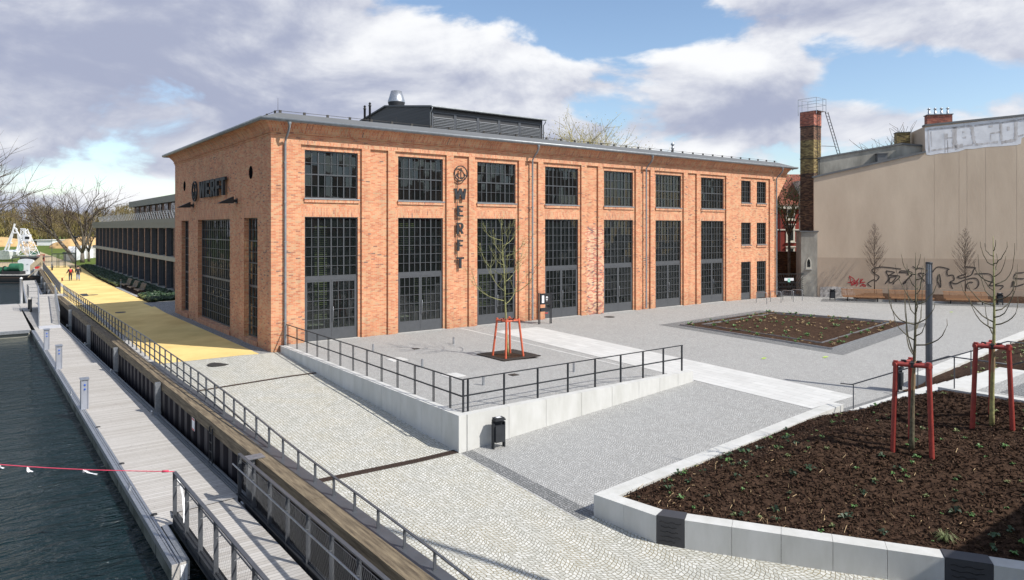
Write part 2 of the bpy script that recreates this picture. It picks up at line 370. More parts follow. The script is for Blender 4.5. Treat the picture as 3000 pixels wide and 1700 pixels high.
YEL = M('yellow_bound_gravel', (.80,.60,.25), rough=.9, var=.10, scale=.45, bump=.35, bscale=150, spec=.2, col2=(.66,.47,.18))
GRAN = M('granite_light', (.555,.555,.54), rough=.75, var=.06, scale=1.3, bump=.2, bscale=120, col2=(.47,.47,.445), streak=(1.5,1.5,.5))
SLAB = None
CONC = M('concrete_pale', (.45,.44,.42), rough=.8, var=.12, scale=2.0, bump=.1)
STEEL = M('painted_steel_grey', (.085,.092,.105), rough=.45, metal=.2, var=.10, scale=3)
STEEL2 = M('painted_steel_anthracite', (.030,.033,.038), rough=.6, spec=.3, var=.10, scale=4)
FRM = M('window_frame_anthracite', (.075,.080,.088), rough=.40, var=.06, scale=4)
GALV = M('galvanised_steel', (.42,.44,.47), rough=.40, metal=.75, var=.15, scale=12)
ZINC = M('zinc_pipe', (.30,.32,.335), rough=.5, metal=.4, var=.12, scale=5)
RFELT = M('roof_sheet_grey', (.13,.135,.14), rough=.75, var=.07, scale=.8)
BLK = M('black_metal', (.018,.018,.02), rough=.5, var=.1)
CLAD = planks('dark_cladding', (.022,.023,.028), (.04,.042,.048), .20, 2, gap=.08, spots=False, rough=.5)
RENDER_TAN = M('tan_render', (.54,.44,.335), rough=.9, var=.06, scale=.45, bump=.25, bscale=9, col2=(.46,.365,.275), streak=(1,1,.35))
RENDER_TAN2 = M('tan_overpaint', (.44,.345,.26), rough=.9, var=.06, scale=.8, bump=.2, bscale=9, streak=(1,1,.4))
RENDER_GREY = M('grey_old_render', (.38,.36,.31), rough=.95, var=.22, scale=1.1, bump=.3, bscale=12, streak=(1,1,.4))
WHITEP = M('white_paint', (.70,.71,.74), rough=.8, var=.10, scale=1.3)
DIRTP = M('grey_smeared_paint', (.30,.28,.27), rough=.9, var=.25, scale=4.0, col2=(.62,.61,.62), streak=(1,1,.25))
WOODB = M('bench_larch', (.30,.145,.06), rough=.6, var=.2, scale=6, streak=(1,1,8))
WOODG = M('weathered_bench_wood', (.27,.20,.14), rough=.7, var=.25, scale=8)
BEAM = M('weathered_oak_beam', (.21,.165,.105), rough=.85, var=.35, scale=2.2, bump=.6, bscale=18, streak=(7,.55,7), col2=(.075,.055,.035))
BEAMS = M('mossy_beam_side', (.12,.095,.055), rough=.9, var=.4, scale=2.0, bump=.5, bscale=16, col2=(.035,.03,.02))
DECK = planks('weathered_deck', (.36,.335,.305), (.52,.50,.475), .145, 1, gap=.06)
DECKX = planks('weathered_deck_fine', (.35,.33,.31), (.50,.485,.46), .145, 1, gap=.07)
PILE = M('sheet_pile_steel', (.028,.024,.032), rough=.55, metal=.3, var=.25, scale=2, streak=(1,1,.3))
SOIL = M('bark_soil', (.072,.043,.028), rough=1.0, var=.35, scale=9, bump=1.0, bscale=55, spec=.1, col2=(.020,.012,.009))
CHIP = M('bark_chips', (.13,.082,.052), rough=.9, var=.35, scale=30, spec=.2)
CHIPD = M('bark_chips_dark', (.060,.033,.022), rough=.95, var=.3, scale=30, spec=.1)
STRAW = M('dry_stalks', (.42,.30,.16), rough=.8, var=.25, scale=20)
LEAF = M('fresh_leaf', (.10,.22,.055), rough=.55, var=.3, scale=12)
LEAFD = M('groundcover_leaf', (.035,.075,.03), rough=.55, var=.35, scale=3)
LEAFY = M('groundcover_tip', (.20,.24,.09), rough=.6, var=.3, scale=3)
REDP = M('red_painted_post', (.30,.040,.030), rough=.55, var=.12, scale=7)
REDL = M('salmon_red_painted_post', (.60,.12,.055), rough=.55, var=.10, scale=7)
REED = M('reed_trunk_wrap', (.31,.225,.125), rough=.85, var=.35, scale=9, streak=(9,9,.8), col2=(.20,.13,.07))
BARKG = M('young_green_bark', (.30,.30,.12), rough=.8, var=.3, scale=12, col2=(.16,.15,.07))
BARKD = M('young_dark_bark', (.13,.115,.07), rough=.8, var=.3, scale=15)
BARKT = M('bare_twig_bark', (.115,.085,.065), rough=.85, var=.25, scale=6)
BARKF = M('grey_tree_bark', (.17,.145,.115), rough=.9, var=.3, scale=3)
WOODS1 = M('spring_twig_haze', (.20,.155,.075), rough=.95, var=.35, scale=.12, spec=.05, col2=(.10,.085,.045))
WOODS2 = M('budding_twigs', (.27,.225,.075), rough=.95, var=.3, scale=.3, spec=.05)
PALEB = M('bright_budding_twigs', (.44,.38,.14), rough=.9, var=.3, scale=.5)
WHITE = M('white_enamel', (.80,.81,.83), rough=.4, var=.04, scale=2)
BEIGE = M('beige_panel', (.62,.50,.33), rough=.7, var=.08)
GREENP = M('green_machine_paint', (.03,.15,.08), rough=.5, var=.2)
REDB = M('red_plastic', (.55,.03,.03), rough=.4, var=.1)
RUST = M('rusted_grating', (.085,.055,.042), rough=.7, metal=.3, var=.35, scale=30)
IRON = M('cast_iron_cover', (.07,.065,.06), rough=.6, metal=.4, var=.3, scale=25)
OLIVE = M('bronze_metal_fascia', (.165,.16,.13), rough=.5, metal=.2, var=.05, scale=1)
OLIVL = M('pale_band_concrete', (.33,.325,.28), rough=.7, var=.06, scale=1)
GRASS = M('lawn_grass', (.11,.15,.035), rough=1, var=.2, scale=.25, col2=(.085,.11,.03), spec=.05)
SAND = M('sandy_path', (.46,.36,.22), rough=1, var=.1, scale=.3)
REDWALL = M('oxblood_render', (.21,.03,.02), rough=.9, var=.12, scale=.6)
TILE = M('red_roof_tiles', (.26,.075,.045), rough=.85, var=.25, scale=6, bump=.5, bscale=20)
PLAST = M('cream_plaster', (.60,.57,.48), rough=.85, var=.08)
BLIND = M('interior_blind_slats', (.36,.38,.16), rough=.6, var=.1)
INT = M('interior_dark_plaster', (.10,.10,.10), rough=.9, var=.2, scale=.5)
INTL = M('interior_floor', (.17,.165,.155), rough=.5, var=.15, scale=.7)
GRAFB = M('black_spray_paint', (.060,.048,.040), rough=.8, var=.2)
GRAFR = M('red_spray_paint', (.42,.012,.02), rough=.6, var=.1)
BLUE = M('blue_socket', (.02,.12,.6), rough=.4)
SKIN = M('skin', (.5,.3,.22), rough=.6)
COAT = M('dark_coat', (.018,.018,.02), rough=.8)
COATB = M('brown_coat', (.045,.03,.025), rough=.85)
JEANS = M('light_jeans', (.16,.26,.48), rough=.85)
JEAND = M('dark_jeans', (.03,.045,.09), rough=.85)
FOX = M('fox_brown_fur', (.25,.07,.03), rough=.9)
PINK = M('pink_rope', (.70,.06,.12), rough=.6)

def slabmat():
    m, N, L, B = newmat('granite_slab_paving')
    g = N.new('ShaderNodeNewGeometry')
    sw = nd(N, L, 'ShaderNodeMapping', Vector=g.outputs['Position'], Rotation=(0, 0, R(90)))
    b = nd(N, L, 'ShaderNodeTexBrick', Vector=sw.outputs[0], Color1=rgb((.50,.50,.485)), Color2=rgb((.56,.56,.545)), Mortar=rgb((.34,.34,.33)), Scale=1.0)
    b.inputs['Mortar Size'].default_value = .008; b.inputs['Brick Width'].default_value = 1.1; b.inputs['Row Height'].default_value = .4
    n = nd(N, L, 'ShaderNodeTexNoise', Vector=g.outputs['Position'], Scale=1.5, Detail=7.0)
    r = nd(N, L, 'ShaderNodeMapRange', Value=n.outputs['Fac'], _1=.3, _2=.7, _3=.93, _4=1.03)
    mu = nd(N, L, 'ShaderNodeMix', data_type='RGBA', blend_type='MULTIPLY', Factor=1.0, A=b.outputs['Color'], B=r.outputs[0])
    L.new(mu.outputs['Result'], B.inputs['Base Color']); B.inputs['Roughness'].default_value = .75
    return m
SLAB = slabmat()
def glassmat(name, through=.45, tint=(.75,.85,.80), base=(.012,.016,.016)):
    m, N, L, B = newmat(name)
    B.inputs['Base Color'].default_value = rgb(base); B.inputs['Roughness'].default_value = .03; B.inputs['IOR'].default_value = 1.75
    g = N.new('ShaderNodeNewGeometry')
    n = nd(N, L, 'ShaderNodeTexNoise', Vector=g.outputs['Position'], Scale=1.6, Detail=1.0)
    b = nd(N, L, 'ShaderNodeBump', Strength=.05, Distance=.05, Height=n.outputs['Fac'])
    cell = nd(N, L, 'ShaderNodeVectorMath', operation='FLOOR', _0=nd(N, L, 'ShaderNodeVectorMath', operation='MULTIPLY', _0=g.outputs['Position'], _1=(2.7, 2.1, 1.85)).outputs[0])
    wn = nd(N, L, 'ShaderNodeTexWhiteNoise', Vector=cell.outputs[0])
    off = nd(N, L, 'ShaderNodeVectorMath', operation='SCALE', _0=nd(N, L, 'ShaderNodeVectorMath', operation='SUBTRACT', _0=wn.outputs['Color'], _1=(.5, .5, .5)).outputs[0]); off.inputs['Scale'].default_value = .06
    tl = nd(N, L, 'ShaderNodeVectorMath', operation='NORMALIZE', _0=nd(N, L, 'ShaderNodeVectorMath', operation='ADD', _0=b.outputs[0], _1=off.outputs[0]).outputs[0]); L.new(tl.outputs[0], B.inputs['Normal'])
    t = N.new('ShaderNodeBsdfTransparent'); t.inputs[0].default_value = rgb(tint)
    mx = N.new('ShaderNodeMixShader'); mx.inputs[0].default_value = through
    L.new(B.outputs[0], mx.inputs[1]); L.new(t.outputs[0], mx.inputs[2])
    L.new(mx.outputs[0], N['Material Output'].inputs[0]); return m
GLASS = glassmat('window_glass', .45)
GLASSD = glassmat('office_glass', .25, base=(.02,.024,.026))
def watermat():
    m, N, L, B = newmat('river_water')
    B.inputs['Base Color'].default_value = rgb((.003,.014,.017)); B.inputs['Roughness'].default_value = .05; B.inputs['IOR'].default_value = 1.33
    g = N.new('ShaderNodeNewGeometry')
    mp = nd(N, L, 'ShaderNodeMapping', Vector=g.outputs['Position'], Rotation=(0, 0, R(12)), Scale=(.55, 1.5, 1))
    n1 = nd(N, L, 'ShaderNodeTexNoise', Vector=mp.outputs[0], Scale=1.1, Detail=5.0, Roughness=.55, Distortion=.6)
    n2 = nd(N, L, 'ShaderNodeTexNoise', Vector=mp.outputs[0], Scale=5.0, Detail=3.0, Roughness=.5)
    a = nd(N, L, 'ShaderNodeMath', operation='MULTIPLY_ADD', _0=n2.outputs['Fac'], _1=.28, _2=n1.outputs['Fac'])
    b = nd(N, L, 'ShaderNodeBump', Strength=1.0, Distance=.48, Height=a.outputs[0]); L.new(b.outputs[0], B.inputs['Normal'])
    return m
WATER = watermat()
# ================================================================== ground
def pw(pts, x):
    if x <= pts[0][0]: return pts[0][1]
    for (a, fa), (b, fb) in zip(pts, pts[1:]):
        if x <= b: return fa+(fb-fa)*(x-a)/(b-a)
    return pts[-1][1]
def sstep(a, b, x): t = max(0, min(1, (x-a)/(b-a))); return t*t*(3-2*t)
def Rc(v): return pw([(-45, -2.15), (-30, -1.88), (-25, -1.62), (-22, -1.42), (-16.6, -1.16), (-10, -.80), (-6, -.63), (0, -.30), (22, -.40), (45, -.50), (400, -.50)], v)
def Rk(v): return pw([(-45, -1.7), (-23.5, -1.22), (-16.4, -1.05), (-11, -.80), (-7, -.68), (3, -.56), (25, -.54), (400, -.54)], v)
def Rf(u, v):
    t = max(0, min(1, (u+4.6)/3.6)); return Rk(v)*(1-t)+Rc(v)*t
def Qf(u, v): return -.003*u-.024*max(0, -v-1)*pw([(16, 1), (35, .35), (55, .2)], u)-.1*sstep(38, 48, u)
def Gf(u, v):
    t = max(0, min(1, (u-.4)/11.6)); return Rf(u, v)*(1-t)+Qf(u, v)*t
def Tf(u, v):
    t = sstep(7, 12, u); return -.003*u*(1-t)+Qf(u, v)*t
def grid(mb, u0, u1, v0, v1, f, step=.6, dz=0.0):
    """u0..u1 may be functions of v"""
    nv = max(2, int((v1-v0)/step)); fu0 = u0 if callable(u0) else (lambda v: u0); fu1 = u1 if callable(u1) else (lambda v: u1)
    w = max(abs(fu1(v)-fu0(v)) for v in (v0, (v0+v1)/2, v1)); nu = max(1, int(w/step)); vs = []
    for j in range(nv+1):
        v = v0+(v1-v0)*j/nv
        for i in range(nu+1):
            u = fu0(v)+(fu1(v)-fu0(v))*i/nu; vs.append((u, v, f(u, v)+dz))
    fs = [(j*(nu+1)+i, j*(nu+1)+i+1, (j+1)*(nu+1)+i+1, (j+1)*(nu+1)+i) for j in range(nv) for i in range(nu)]
    mb.add(vs, fs, True)
def sheet(name, quad, f, mat, dz, n=12, kind='structure'):
    a, b, c, d = [Vector((p[0], p[1], 0)) for p in quad]; mb = MB(); vs = []
    for j in range(n+1):
        for i in range(n+1):
            p = (a*(1-i/n)+b*(i/n))*(1-j/n)+(d*(1-i/n)+c*(i/n))*(j/n); vs.append((p.x, p.y, f(p.x, p.y)+dz))
    mb.add(vs, [(j*(n+1)+i, j*(n+1)+i+1, (j+1)*(n+1)+i+1, (j+1)*(n+1)+i) for j in range(n) for i in range(n)], True)
    o = mb.build(name, mat)
    if kind: o['kind'] = kind
    return o
TW = .45        # outer face of the terrace wall, x
KU = lambda v: -4.85-.0085*(v+15) if v < 46 else -5.368+.031*(v-46)      # inner edge of the quay kerb
mb = MB(); grid(mb, lambda v: KU(v)-.05, TW, -22.2, -.1, Rf, .5); grid(mb, lambda v: KU(v)-.05, 12.0, -45, -22.2, Gf, .5)
# cobbles reach up to the slanting end of the yellow path
o = mb.build('ramp_paving', COB); o['kind'] = 'structure'
YEND = lambda u: 1.65 if u < -4.6 else 1.65-(u+4.6)/(-.6+4.6)*1.75
mb = MB()
nu = 8; vs = []
for j in range(2):
    for i in range(nu+1):
        u = -4.97+(4.97+.0)*i/nu; v = (-.1 if j == 0 else max(-.1, YEND(u))); vs.append((u, v, Rf(u, v)))
mb.add(vs, [(i, i+1, nu+2+i, nu+1+i) for i in range(nu)]); o = mb.build('ramp_paving', COB); o['kind'] = 'structure'
EDGE = lambda v: pw([(-1, -.6), (22, -.6), (31, -.20), (67, .2), (105, 1.8)], v)
mb = MB(); vs = []; vl = [0]+[1.2*k for k in range(1, 90)]
nu = 6
for v in vl:
    for i in range(nu+1):
        u = KU(v)-.05+(EDGE(v)-KU(v)+.05)*i/nu
        vv = max(-.1, YEND(u)) if v == 0 else max(v, YEND(u)+.05); vs.append((u, vv, Rf(u, vv)+.004))
mb.add(vs, [(j*(nu+1)+i, j*(nu+1)+i+1, (j+1)*(nu+1)+i+1, (j+1)*(nu+1)+i) for j in range(len(vl)-1) for i in range(nu)], True)
o = mb.build('path', YEL); o['kind'] = 'structure'
mb = MB(); grid(mb, -.62, .05, -.1, 22, Rf, .8, .002); grid(mb, -.62, 3.6, 22, 31, lambda u, v: -.42, 1.5, .0)
o = mb.build('pavement', STRIP); o['kind'] = 'structure'
mb = MB()
grid(mb, TW-.05, 12.0, -16.5, .1, Tf, .7); grid(mb, TW-.02, 12.0, -22.2, -16.58, Gf, .7); grid(mb, 12.0, 46.0, -45, .1, Qf, .9); grid(mb, 46.0, 64, -45, 12, Qf, 1.5)
o = mb.build('plaza_paving', GRY); o['kind'] = 'structure'
# light granite slab walk with its thin companion line
sheet('slab_walk', [(12.02, -21.7), (15.2, -21.7), (15.25, -2.35), (12.05, -2.3)], Qf, SLAB, .010, 20)
sheet('slab_walk', [(11.42, -13.0), (11.56, -13.0), (11.14, -.4), (10.98, -.4)], Tf, SLAB, .008, 16)
sheet('paving_band', [(.50, -22.2), (.98, -22.2), (.86, -16.66), (.50, -16.66)], Gf, DRK, .006, 8)
sheet('paving_band', [(12.3, -23.0), (17.2, -23.0), (17.2, -22.35), (12.3, -22.35)], Qf, DRK, .006, 8)
# soil square with double steel edging
BQ = [(23.3, -16.4), (35.8, -14.9), (33.3, -6.2), (23.2, -6.7)]
def inset(q, d):
    out = []
    n = len(q)
    for i in range(n):
        p0, p, p1 = Vector(q[i-1]), Vector(q[i]), Vector(q[(i+1) % n])
        a = (p-p0).normalized(); b = (p1-p).normalized(); na = Vector((-a.y, a.x)); nb = Vector((-b.y, b.x))
        k = d/max(.3, (1+na.dot(nb))); out.append(tuple(p+(na+nb)*k))
    return out
BD = inset(BQ, -.95)
sheet('paving_band', BD, Qf, DRK, .006, 14)
def edging(q, mb, w=.05, h=.06):
    for i in range(4):
        a = q[i]; b = q[(i+1) % 4]
        mb.bar((a[0], a[1], Qf(*a)+h/2), (b[0], b[1], Qf(*b)+h/2), w, h+.03)
def soil_mesh(poly_fn, n, m, amp, sc):
    pass
def chips(name, pts, label, cat, mat, size=.05, up=.02, seed=3, wf=.28):
    """many small loose pieces as one countless mass"""
    r = random.Random(seed); mb = MB()
    for p in pts:
        a = r.random()*math.pi; l = size*(.5+r.random()); w = size*wf*(.6+r.random()); t = (r.random()-.5)*l*.9
        dx, dy = math.cos(a)*l/2, math.sin(a)*l/2; ex, ey = -math.sin(a)*w/2, math.cos(a)*w/2
        z = p[2]+up*r.random()+.004
        mb.add([(p[0]-dx-ex, p[1]-dy-ey, z-t/2), (p[0]+dx-ex, p[1]+dy-ey, z+t/2), (p[0]+dx+ex, p[1]+dy+ey, z+t/2+.008), (p[0]-dx+ex, p[1]-dy+ey, z-t/2+.008)], [(0,1,2,3)])
    o = mb.build(name, mat); tag(o, label, cat, kind='stuff'); return o
def sprouts(name, pts, label, mat, size=.12, seed=5, blades=6, cat='plants'):
    r = random.Random(seed); mb = MB()
    for p in pts:
        s = size*(.5+r.random()*.9); nb = blades+r.randrange(3)
        for k in range(nb):
            a = 2*math.pi*k/nb+r.random(); rr = s*(.5+.5*r.random()); lift = s*(.25+.6*r.random()); w = s*.22
            dx, dy = math.cos(a), math.sin(a)
            b = Vector((p[0], p[1], p[2])); m_ = b+Vector((dx*rr*.5, dy*rr*.5, lift)); t = b+Vector((dx*rr, dy*rr, lift*.7))
            e = Vector((-dy, dx, 0))*w
            mb.add([b, m_-e, t, m_+e], [(0,1,2,3)])
    o = mb.build(name, mat); tag(o, label, cat, kind='stuff'); return o
def inquad(q, r):
    a, b, c, d = [Vector(p) for p in q]; s, t = r.random(), r.random()
    p = (a*(1-s)+b*s)*(1-t)+(d*(1-s)+c*s)*t; return p
bed = empty('planting_bed', ((BQ[0][0]+BQ[2][0])/2, (BQ[0][1]+BQ[2][1])/2, Qf(28, -11)), 'square bed of dark bark soil with thin pale metal edging, flush in the plaza', 'planting bed')
mb = MB(); vs = []; n = 60
for j in range(n+1):
    for i in range(n+1):
        a, b, c, d = [Vector(p) for p in BQ]; s, t = i/n, j/n; p = (a*(1-s)+b*s)*(1-t)+(d*(1-s)+c*s)*t
        e = min(s, 1-s, t, 1-t); z = Qf(p.x, p.y)+.03+min(.05, e*1.2)+.07*mnoise.noise(Vector((p.x*1.7, p.y*1.7, 0)))*min(1, e*12)
        vs.append((p.x, p.y, z))
mb.add(vs, [(j*(n+1)+i, j*(n+1)+i+1, (j+1)*(n+1)+i+1, (j+1)*(n+1)+i) for j in range(n) for i in range(n)], True)
mb.build('soil', SOIL, bed)
mb = MB(); edging(BQ, mb, .07, .08); mb.build('outer_edging', GALV, bed)
mb = MB(); q2 = inset(BQ, .95)
for i in range(4):
    a = q2[i]; b = q2[(i+1) % 4]; mb.bar((a[0], a[1], Qf(*a)+.06), (b[0], b[1], Qf(*b)+.06), .05, .14)
mb.build('inner_edging', GALV, bed)
r = random.Random(11)
pp = []
for _ in range(260): p = inquad(BQ, r); pp.append((p.x, p.y, Qf(p.x, p.y)+.08))
sprouts('bed_sprout', pp[:90], 'small green shoots scattered over the square soil bed', LEAF, .17, 4)
sprouts('dry_tuft', pp[120:], 'straw coloured dry tufts scattered over the square soil bed', STRAW, .13, 6)
# planted strip at the foot of the tan wall
WA = Vector((48.18, -1.71)); WD = Vector((.62113, -.78371)); WN = Vector((-.78371, -.62113))
def Wp(t, off=0.0, z=0.0): p = WA+WD*t+WN*off; return (p.x, p.y, z)
def zb(t, off): p = Wp(t, off); return Qf(p[0], p[1])
sheet('paving_band', [Wp(-.5, 4.6)[:2], Wp(22, 4.4)[:2], Wp(22, 2.0)[:2], Wp(.2, 1.6)[:2]], Qf, DRK, .008, 10)  # darker strip laid over the ground along the long benches
mb = MB(); vs = []
for i in range(121):
    for j, o_ in enumerate((2.5, 2.2, 1.8, 1.3, .7, .06)):
        t_ = 3.0+19*i/120; p = Wp(t_, o_); vs.append((p[0], p[1], Qf(p[0], p[1])+(.08, .30, .42, .46, .48, .48)[j]*min(1, .25+i/8)+.07*mnoise.noise(Vector((p[0]*2.2, p[1]*2.2, 3)))))
mb.add(vs, [(i*6+j, i*6+j+1, (i+1)*6+j+1, (i+1)*6+j) for i in range(120) for j in range(5)], True); o = mb.build('soil_strip', SOIL)
tag(o, 'strip of dark soil behind the long benches along the tan wall', 'planting bed')
mb = MB(); mb.bar(Wp(.9, 2.8, -.19), Wp(22, 2.45, -.36), .08, .22); o = mb.build('bed_kerb', CONC); tag(o, 'thin pale kerb edging the soil strip behind the long benches', 'kerb')

# far ground, lawn and sandy path beyond the gate, distant terrain
mb = MB(); mb.add([(-900, 104, -.56), (1500, 104, -.56), (1500, 1600, -.56), (-900, 1600, -.56)], [(0,1,2,3)]); mb.add([(-3.8, 101, -.56), (1500, 101, -.56), (1500, 104, -.56), (-3.8, 104, -.56)], [(0,1,2,3)]); o = mb.build('ground', GRASS); o['kind'] = 'structure'
mb = MB(); mb.add([(3, 22, -.6), (1500, 22, -.6), (1500, 101, -.6), (3, 101, -.6)], [(0,1,2,3)]); mb.add([(44.4, 0, -.45), (1500, 0, -.45), (1500, 22, -.6), (44.4, 22, -.6)], [(0,1,2,3)])
mb.add([(64, -400, -.62), (1500, -400, -.62), (1500, 0, -.5), (64, 0, -.5)], [(0,1,2,3)]); mb.add([(-4, -400, -2.4), (64, -400, -2.4), (64, -45, -2.3), (-4, -45, -2.3)], [(0,1,2,3)])
o = mb.build('ground', STRIP); o['kind'] = 'structure'
mb = MB(); mb.add([(-3.6, 101, -.53), (1.9, 101, -.53), (1.5, 140, -.53), (1.2, 210, -.53), (4.8, 315, -.53), (2.0, 315, -.53), (-2.6, 210, -.53), (-3.6, 130, -.53)], [(0,1,2,3,4,5,6,7)])
o = mb.build('sandy_path', SAND); o['kind'] = 'structure'
mb = MB(); mb.add([(-40, 105, -.535), (-3.9, 105, -.535), (-3.9, 128, -.535), (-40, 128, -.535)], [(0,1,2,3)]); o = mb.build('sandy_path', SAND); o['kind'] = 'structure'
# river
mb = MB(); mb.add([(-900, -300, -2.3), (-4.0, -300, -2.3), (-4.0, 104, -2.3), (-900, 104, -2.3)], [(0,1,2,3)]); o = mb.build('water', WATER); o['kind'] = 'structure'
mb = MB(); mb.box(-900, -3.8, 103.9, 106, -2.6, -.565); o = mb.build('river_bank', SAND); o['kind'] = 'structure'

# covers, gratings, small marks in the paving
def cover(x, y, r_, f, label, group=None):
    mb = MB(); z = f(x, y); mb.lathe((x, y, z-.02), [(r_, 0), (r_, .034), (r_*.97, .036), (r_*.9, .030), (r_*.55, .034), (r_*.1, .034)], 28, False)
    o = mb.build('manhole_cover', IRON); tag(o, label, 'manhole cover')
cover(-2.65, -.73, .52, Rf, 'round cast iron cover in the pale cobbles just below the yellow path')
cover(-2.95, 42.7, .42, Rf, 'dark round cover in the sunlit far part of the yellow path')
cover(-3.03, 25.03, .45, Rf, 'dark round cover in the shaded part of the yellow path')
cover(22.12, -1.59, .36, Qf, 'small round cover in the grey plaza in front of the brick hall')
for x, y, a in ((18.5, -15.6, .3), (21.2, -17.2, .2), (45.5, -13.6, .1)):
    mb = MB(); mb.obox((x, y, Qf(x, y)+.012), .45, .16, .003, a); o = mb.build('paint_mark', M('fluorescent_mark', (.45,.62,.12), rough=.9, var=.3, scale=6)); o['kind'] = 'structure'
def channel(name, p, q, f, w, label):
    mb = MB(); n = 14
    for k in range(n):
        a = Vector(p).lerp(Vector(q), k/n); b = Vector(p).lerp(Vector(q), (k+1)/n); mb.bar((a.x, a.y, f(a.x, a.y)+.0), (b.x, b.y, f(b.x, b.y)+.0), w, .024)
    t = empty(name, (p[0], p[1], f(*p)), label, 'drain grating'); mb.build('channel_bed', BLK, t)
    mb = MB(); L_ = (Vector(q)-Vector(p)).length; d = (Vector(q)-Vector(p)).normalized(); s = Vector((-d.y, d.x)); k = 0.0
    while k < L_:
        a = Vector(p)+d*k; mb.bar((*(a-s*w*.46), f(a.x, a.y)+.017), (*(a+s*w*.46), f(a.x, a.y)+.017), .022, .012); k += .055
    for e in (-.48, -.16, .16, .48):
        for k in range(n):
            a = Vector(p).lerp(Vector(q), k/n)+s*w*e; b = Vector(p).lerp(Vector(q), (k+1)/n)+s*w*e; mb.bar((a.x, a.y, f(a.x, a.y)+.02), (b.x, b.y, f(b.x, b.y)+.02), .016, .014)
    mb.build('grate', RUST, t)
channel('drain_channel', (-4.55, -16.55), (.42, -16.45), Rf, .24, 'wide rusty drain grating across the cobbled ramp at the corner of the white wall')
channel('drain_channel', (-4.6, -5.05), (.38, -4.92), Rf, .12, 'thin rusty drain grating across the cobbled ramp nearer the brick hall')
for x, y, w, m_, lb in ((3.37, -6.9, .75, SLAB, 'pale square slab in the terrace paving, nearer the brick hall'), (3.54, -11.33, .75, SLAB, 'pale square slab in the terrace paving, nearer the railing corner')):
    mb = MB(); mb.obox((x, y, -.02), w, w, .028); o = mb.build('inspection_slab', m_); tag(o, lb, 'cover slab', 'pale inspection slabs on the terrace')
for x, y, w, lb in ((5.55, -12.7, .32, 'small dark square grate in the terrace near the front railing'), (5.42, -4.99, .3, 'small dark square grate in the terrace near the brick hall')):
    mb = MB(); mb.obox((x, y, -.02), w, w, .03); o = mb.build('gully_grate', IRON); tag(o, lb, 'drain grate')
# ================================================================== the brick hall
def wall(mb, axis, lo, hi, z0, z1, holes, front, back, backface=True):
    ss = sorted({lo, hi, *[h[0] for h in holes], *[h[1] for h in holes]}); zs = sorted({z0, z1, *[h[2] for h in holes], *[h[3] for h in holes]})
    ss = [s for s in ss if lo <= s <= hi]; zs = [z for z in zs if z0 <= z <= z1]
    def P(s, d, z): return (s, d, z) if axis == 'x' else (d, s, z)
    def solid(i, j):
        if i < 0 or j < 0 or i >= len(ss)-1 or j >= len(zs)-1: return False
        cx, cz = (ss[i]+ss[i+1])/2, (zs[j]+zs[j+1])/2
        return not any(h[0] < cx < h[1] and h[2] < cz < h[3] for h in holes)
    for i in range(len(ss)-1):
        for j in range(len(zs)-1):
            if not solid(i, j): continue
            a, b, c, d = ss[i], ss[i+1], zs[j], zs[j+1]
            f = [P(a, front, c), P(b, front, c), P(b, front, d), P(a, front, d)]; k = [P(a, back, c), P(b, back, c), P(b, back, d), P(a, back, d)]
            flip = (axis == 'y')
            def q(pts): mb.add(pts[::-1] if flip else pts, [(0,1,2,3)])
            q(f)
            if backface: q(k[::-1])
            if not solid(i-1, j): q([k[0], f[0], f[3], k[3]])
            if not solid(i+1, j): q([f[1], k[1], k[2], f[2]])
            if not solid(i, j-1): q([k[0], k[1], f[1], f[0]])
            if not solid(i, j+1): q([f[3], f[2], k[2], k[3]])
MATTE = M('matte_black', (.008,.008,.009), rough=1.0, spec=.0)
hall = empty('brick_hall', (0, 0, 0), 'long two storey orange brick factory hall with tall gridded windows and grey roof', 'building')
P0 = 5.386
uw = [(1.77+P0*i, 4.72+P0*i, 7.46, 9.95) for i in range(7)]; lw = [(1.77+P0*i, 4.72+P0*i, -.6, 6.49) for i in range(7)]
sm = [(39.42, 40.80), (41.68, 43.06)]
sw = [(a, b, 8.05, 9.92) for a, b in sm]+[(a, b, 4.49, 6.37) for a, b in sm]; sdh = [(a, b, -.6, 3.05) for a, b in sm]
mb = MB(); wall(mb, 'x', .5, 44.45, -.6, 10.25, uw+lw+sw+sdh, .12, .5); mb.build('front_wall', BR, hall)
rec = [(1.53+P0*i, 4.90+P0*i, -.7, 10.2) for i in range(7)]+[(5.40+P0*i, 6.48+P0*i, -.7, 10.2) for i in range(6)]+[(39.25, 43.49, -.7, 10.2)]
mb = MB(); wall(mb, 'x', 0, 44.45, -.6, 10.6, rec, 0, .12, False); mb.build('pilasters', BR, hall)
gh = [(2.15, 4.51, -.6, 6.46), (7.23, 14.81, -.6, 6.44), (17.43, 19.60, -.6, 6.43)]
ov = [(3.26-.28, 3.26+.28, 8.57, 9.21), (18.6-.28, 18.6+.28, 8.57, 9.21)]
mb = MB(); wall(mb, 'y', .12, 21.7, -.7, 10.6, gh, 0, .5); mb.build('gable_wall', BR, hall)
mb = MB()
mb.box(.5, 44.45, 21.2, 21.7, -.7, 11.2); mb.box(44.0, 44.45, .5, 21.2, -.7, 11.2)
mb.box(44.45, 46.0, .004, 21.69, 10.25, 11.2)
mb.extr([(44.45, .02, 8.3), (46.0, .02, 10.25), (44.45, .02, 10.25)], (0, .9, 0))
mb.build('rear_walls', BR, hall, fix=True)
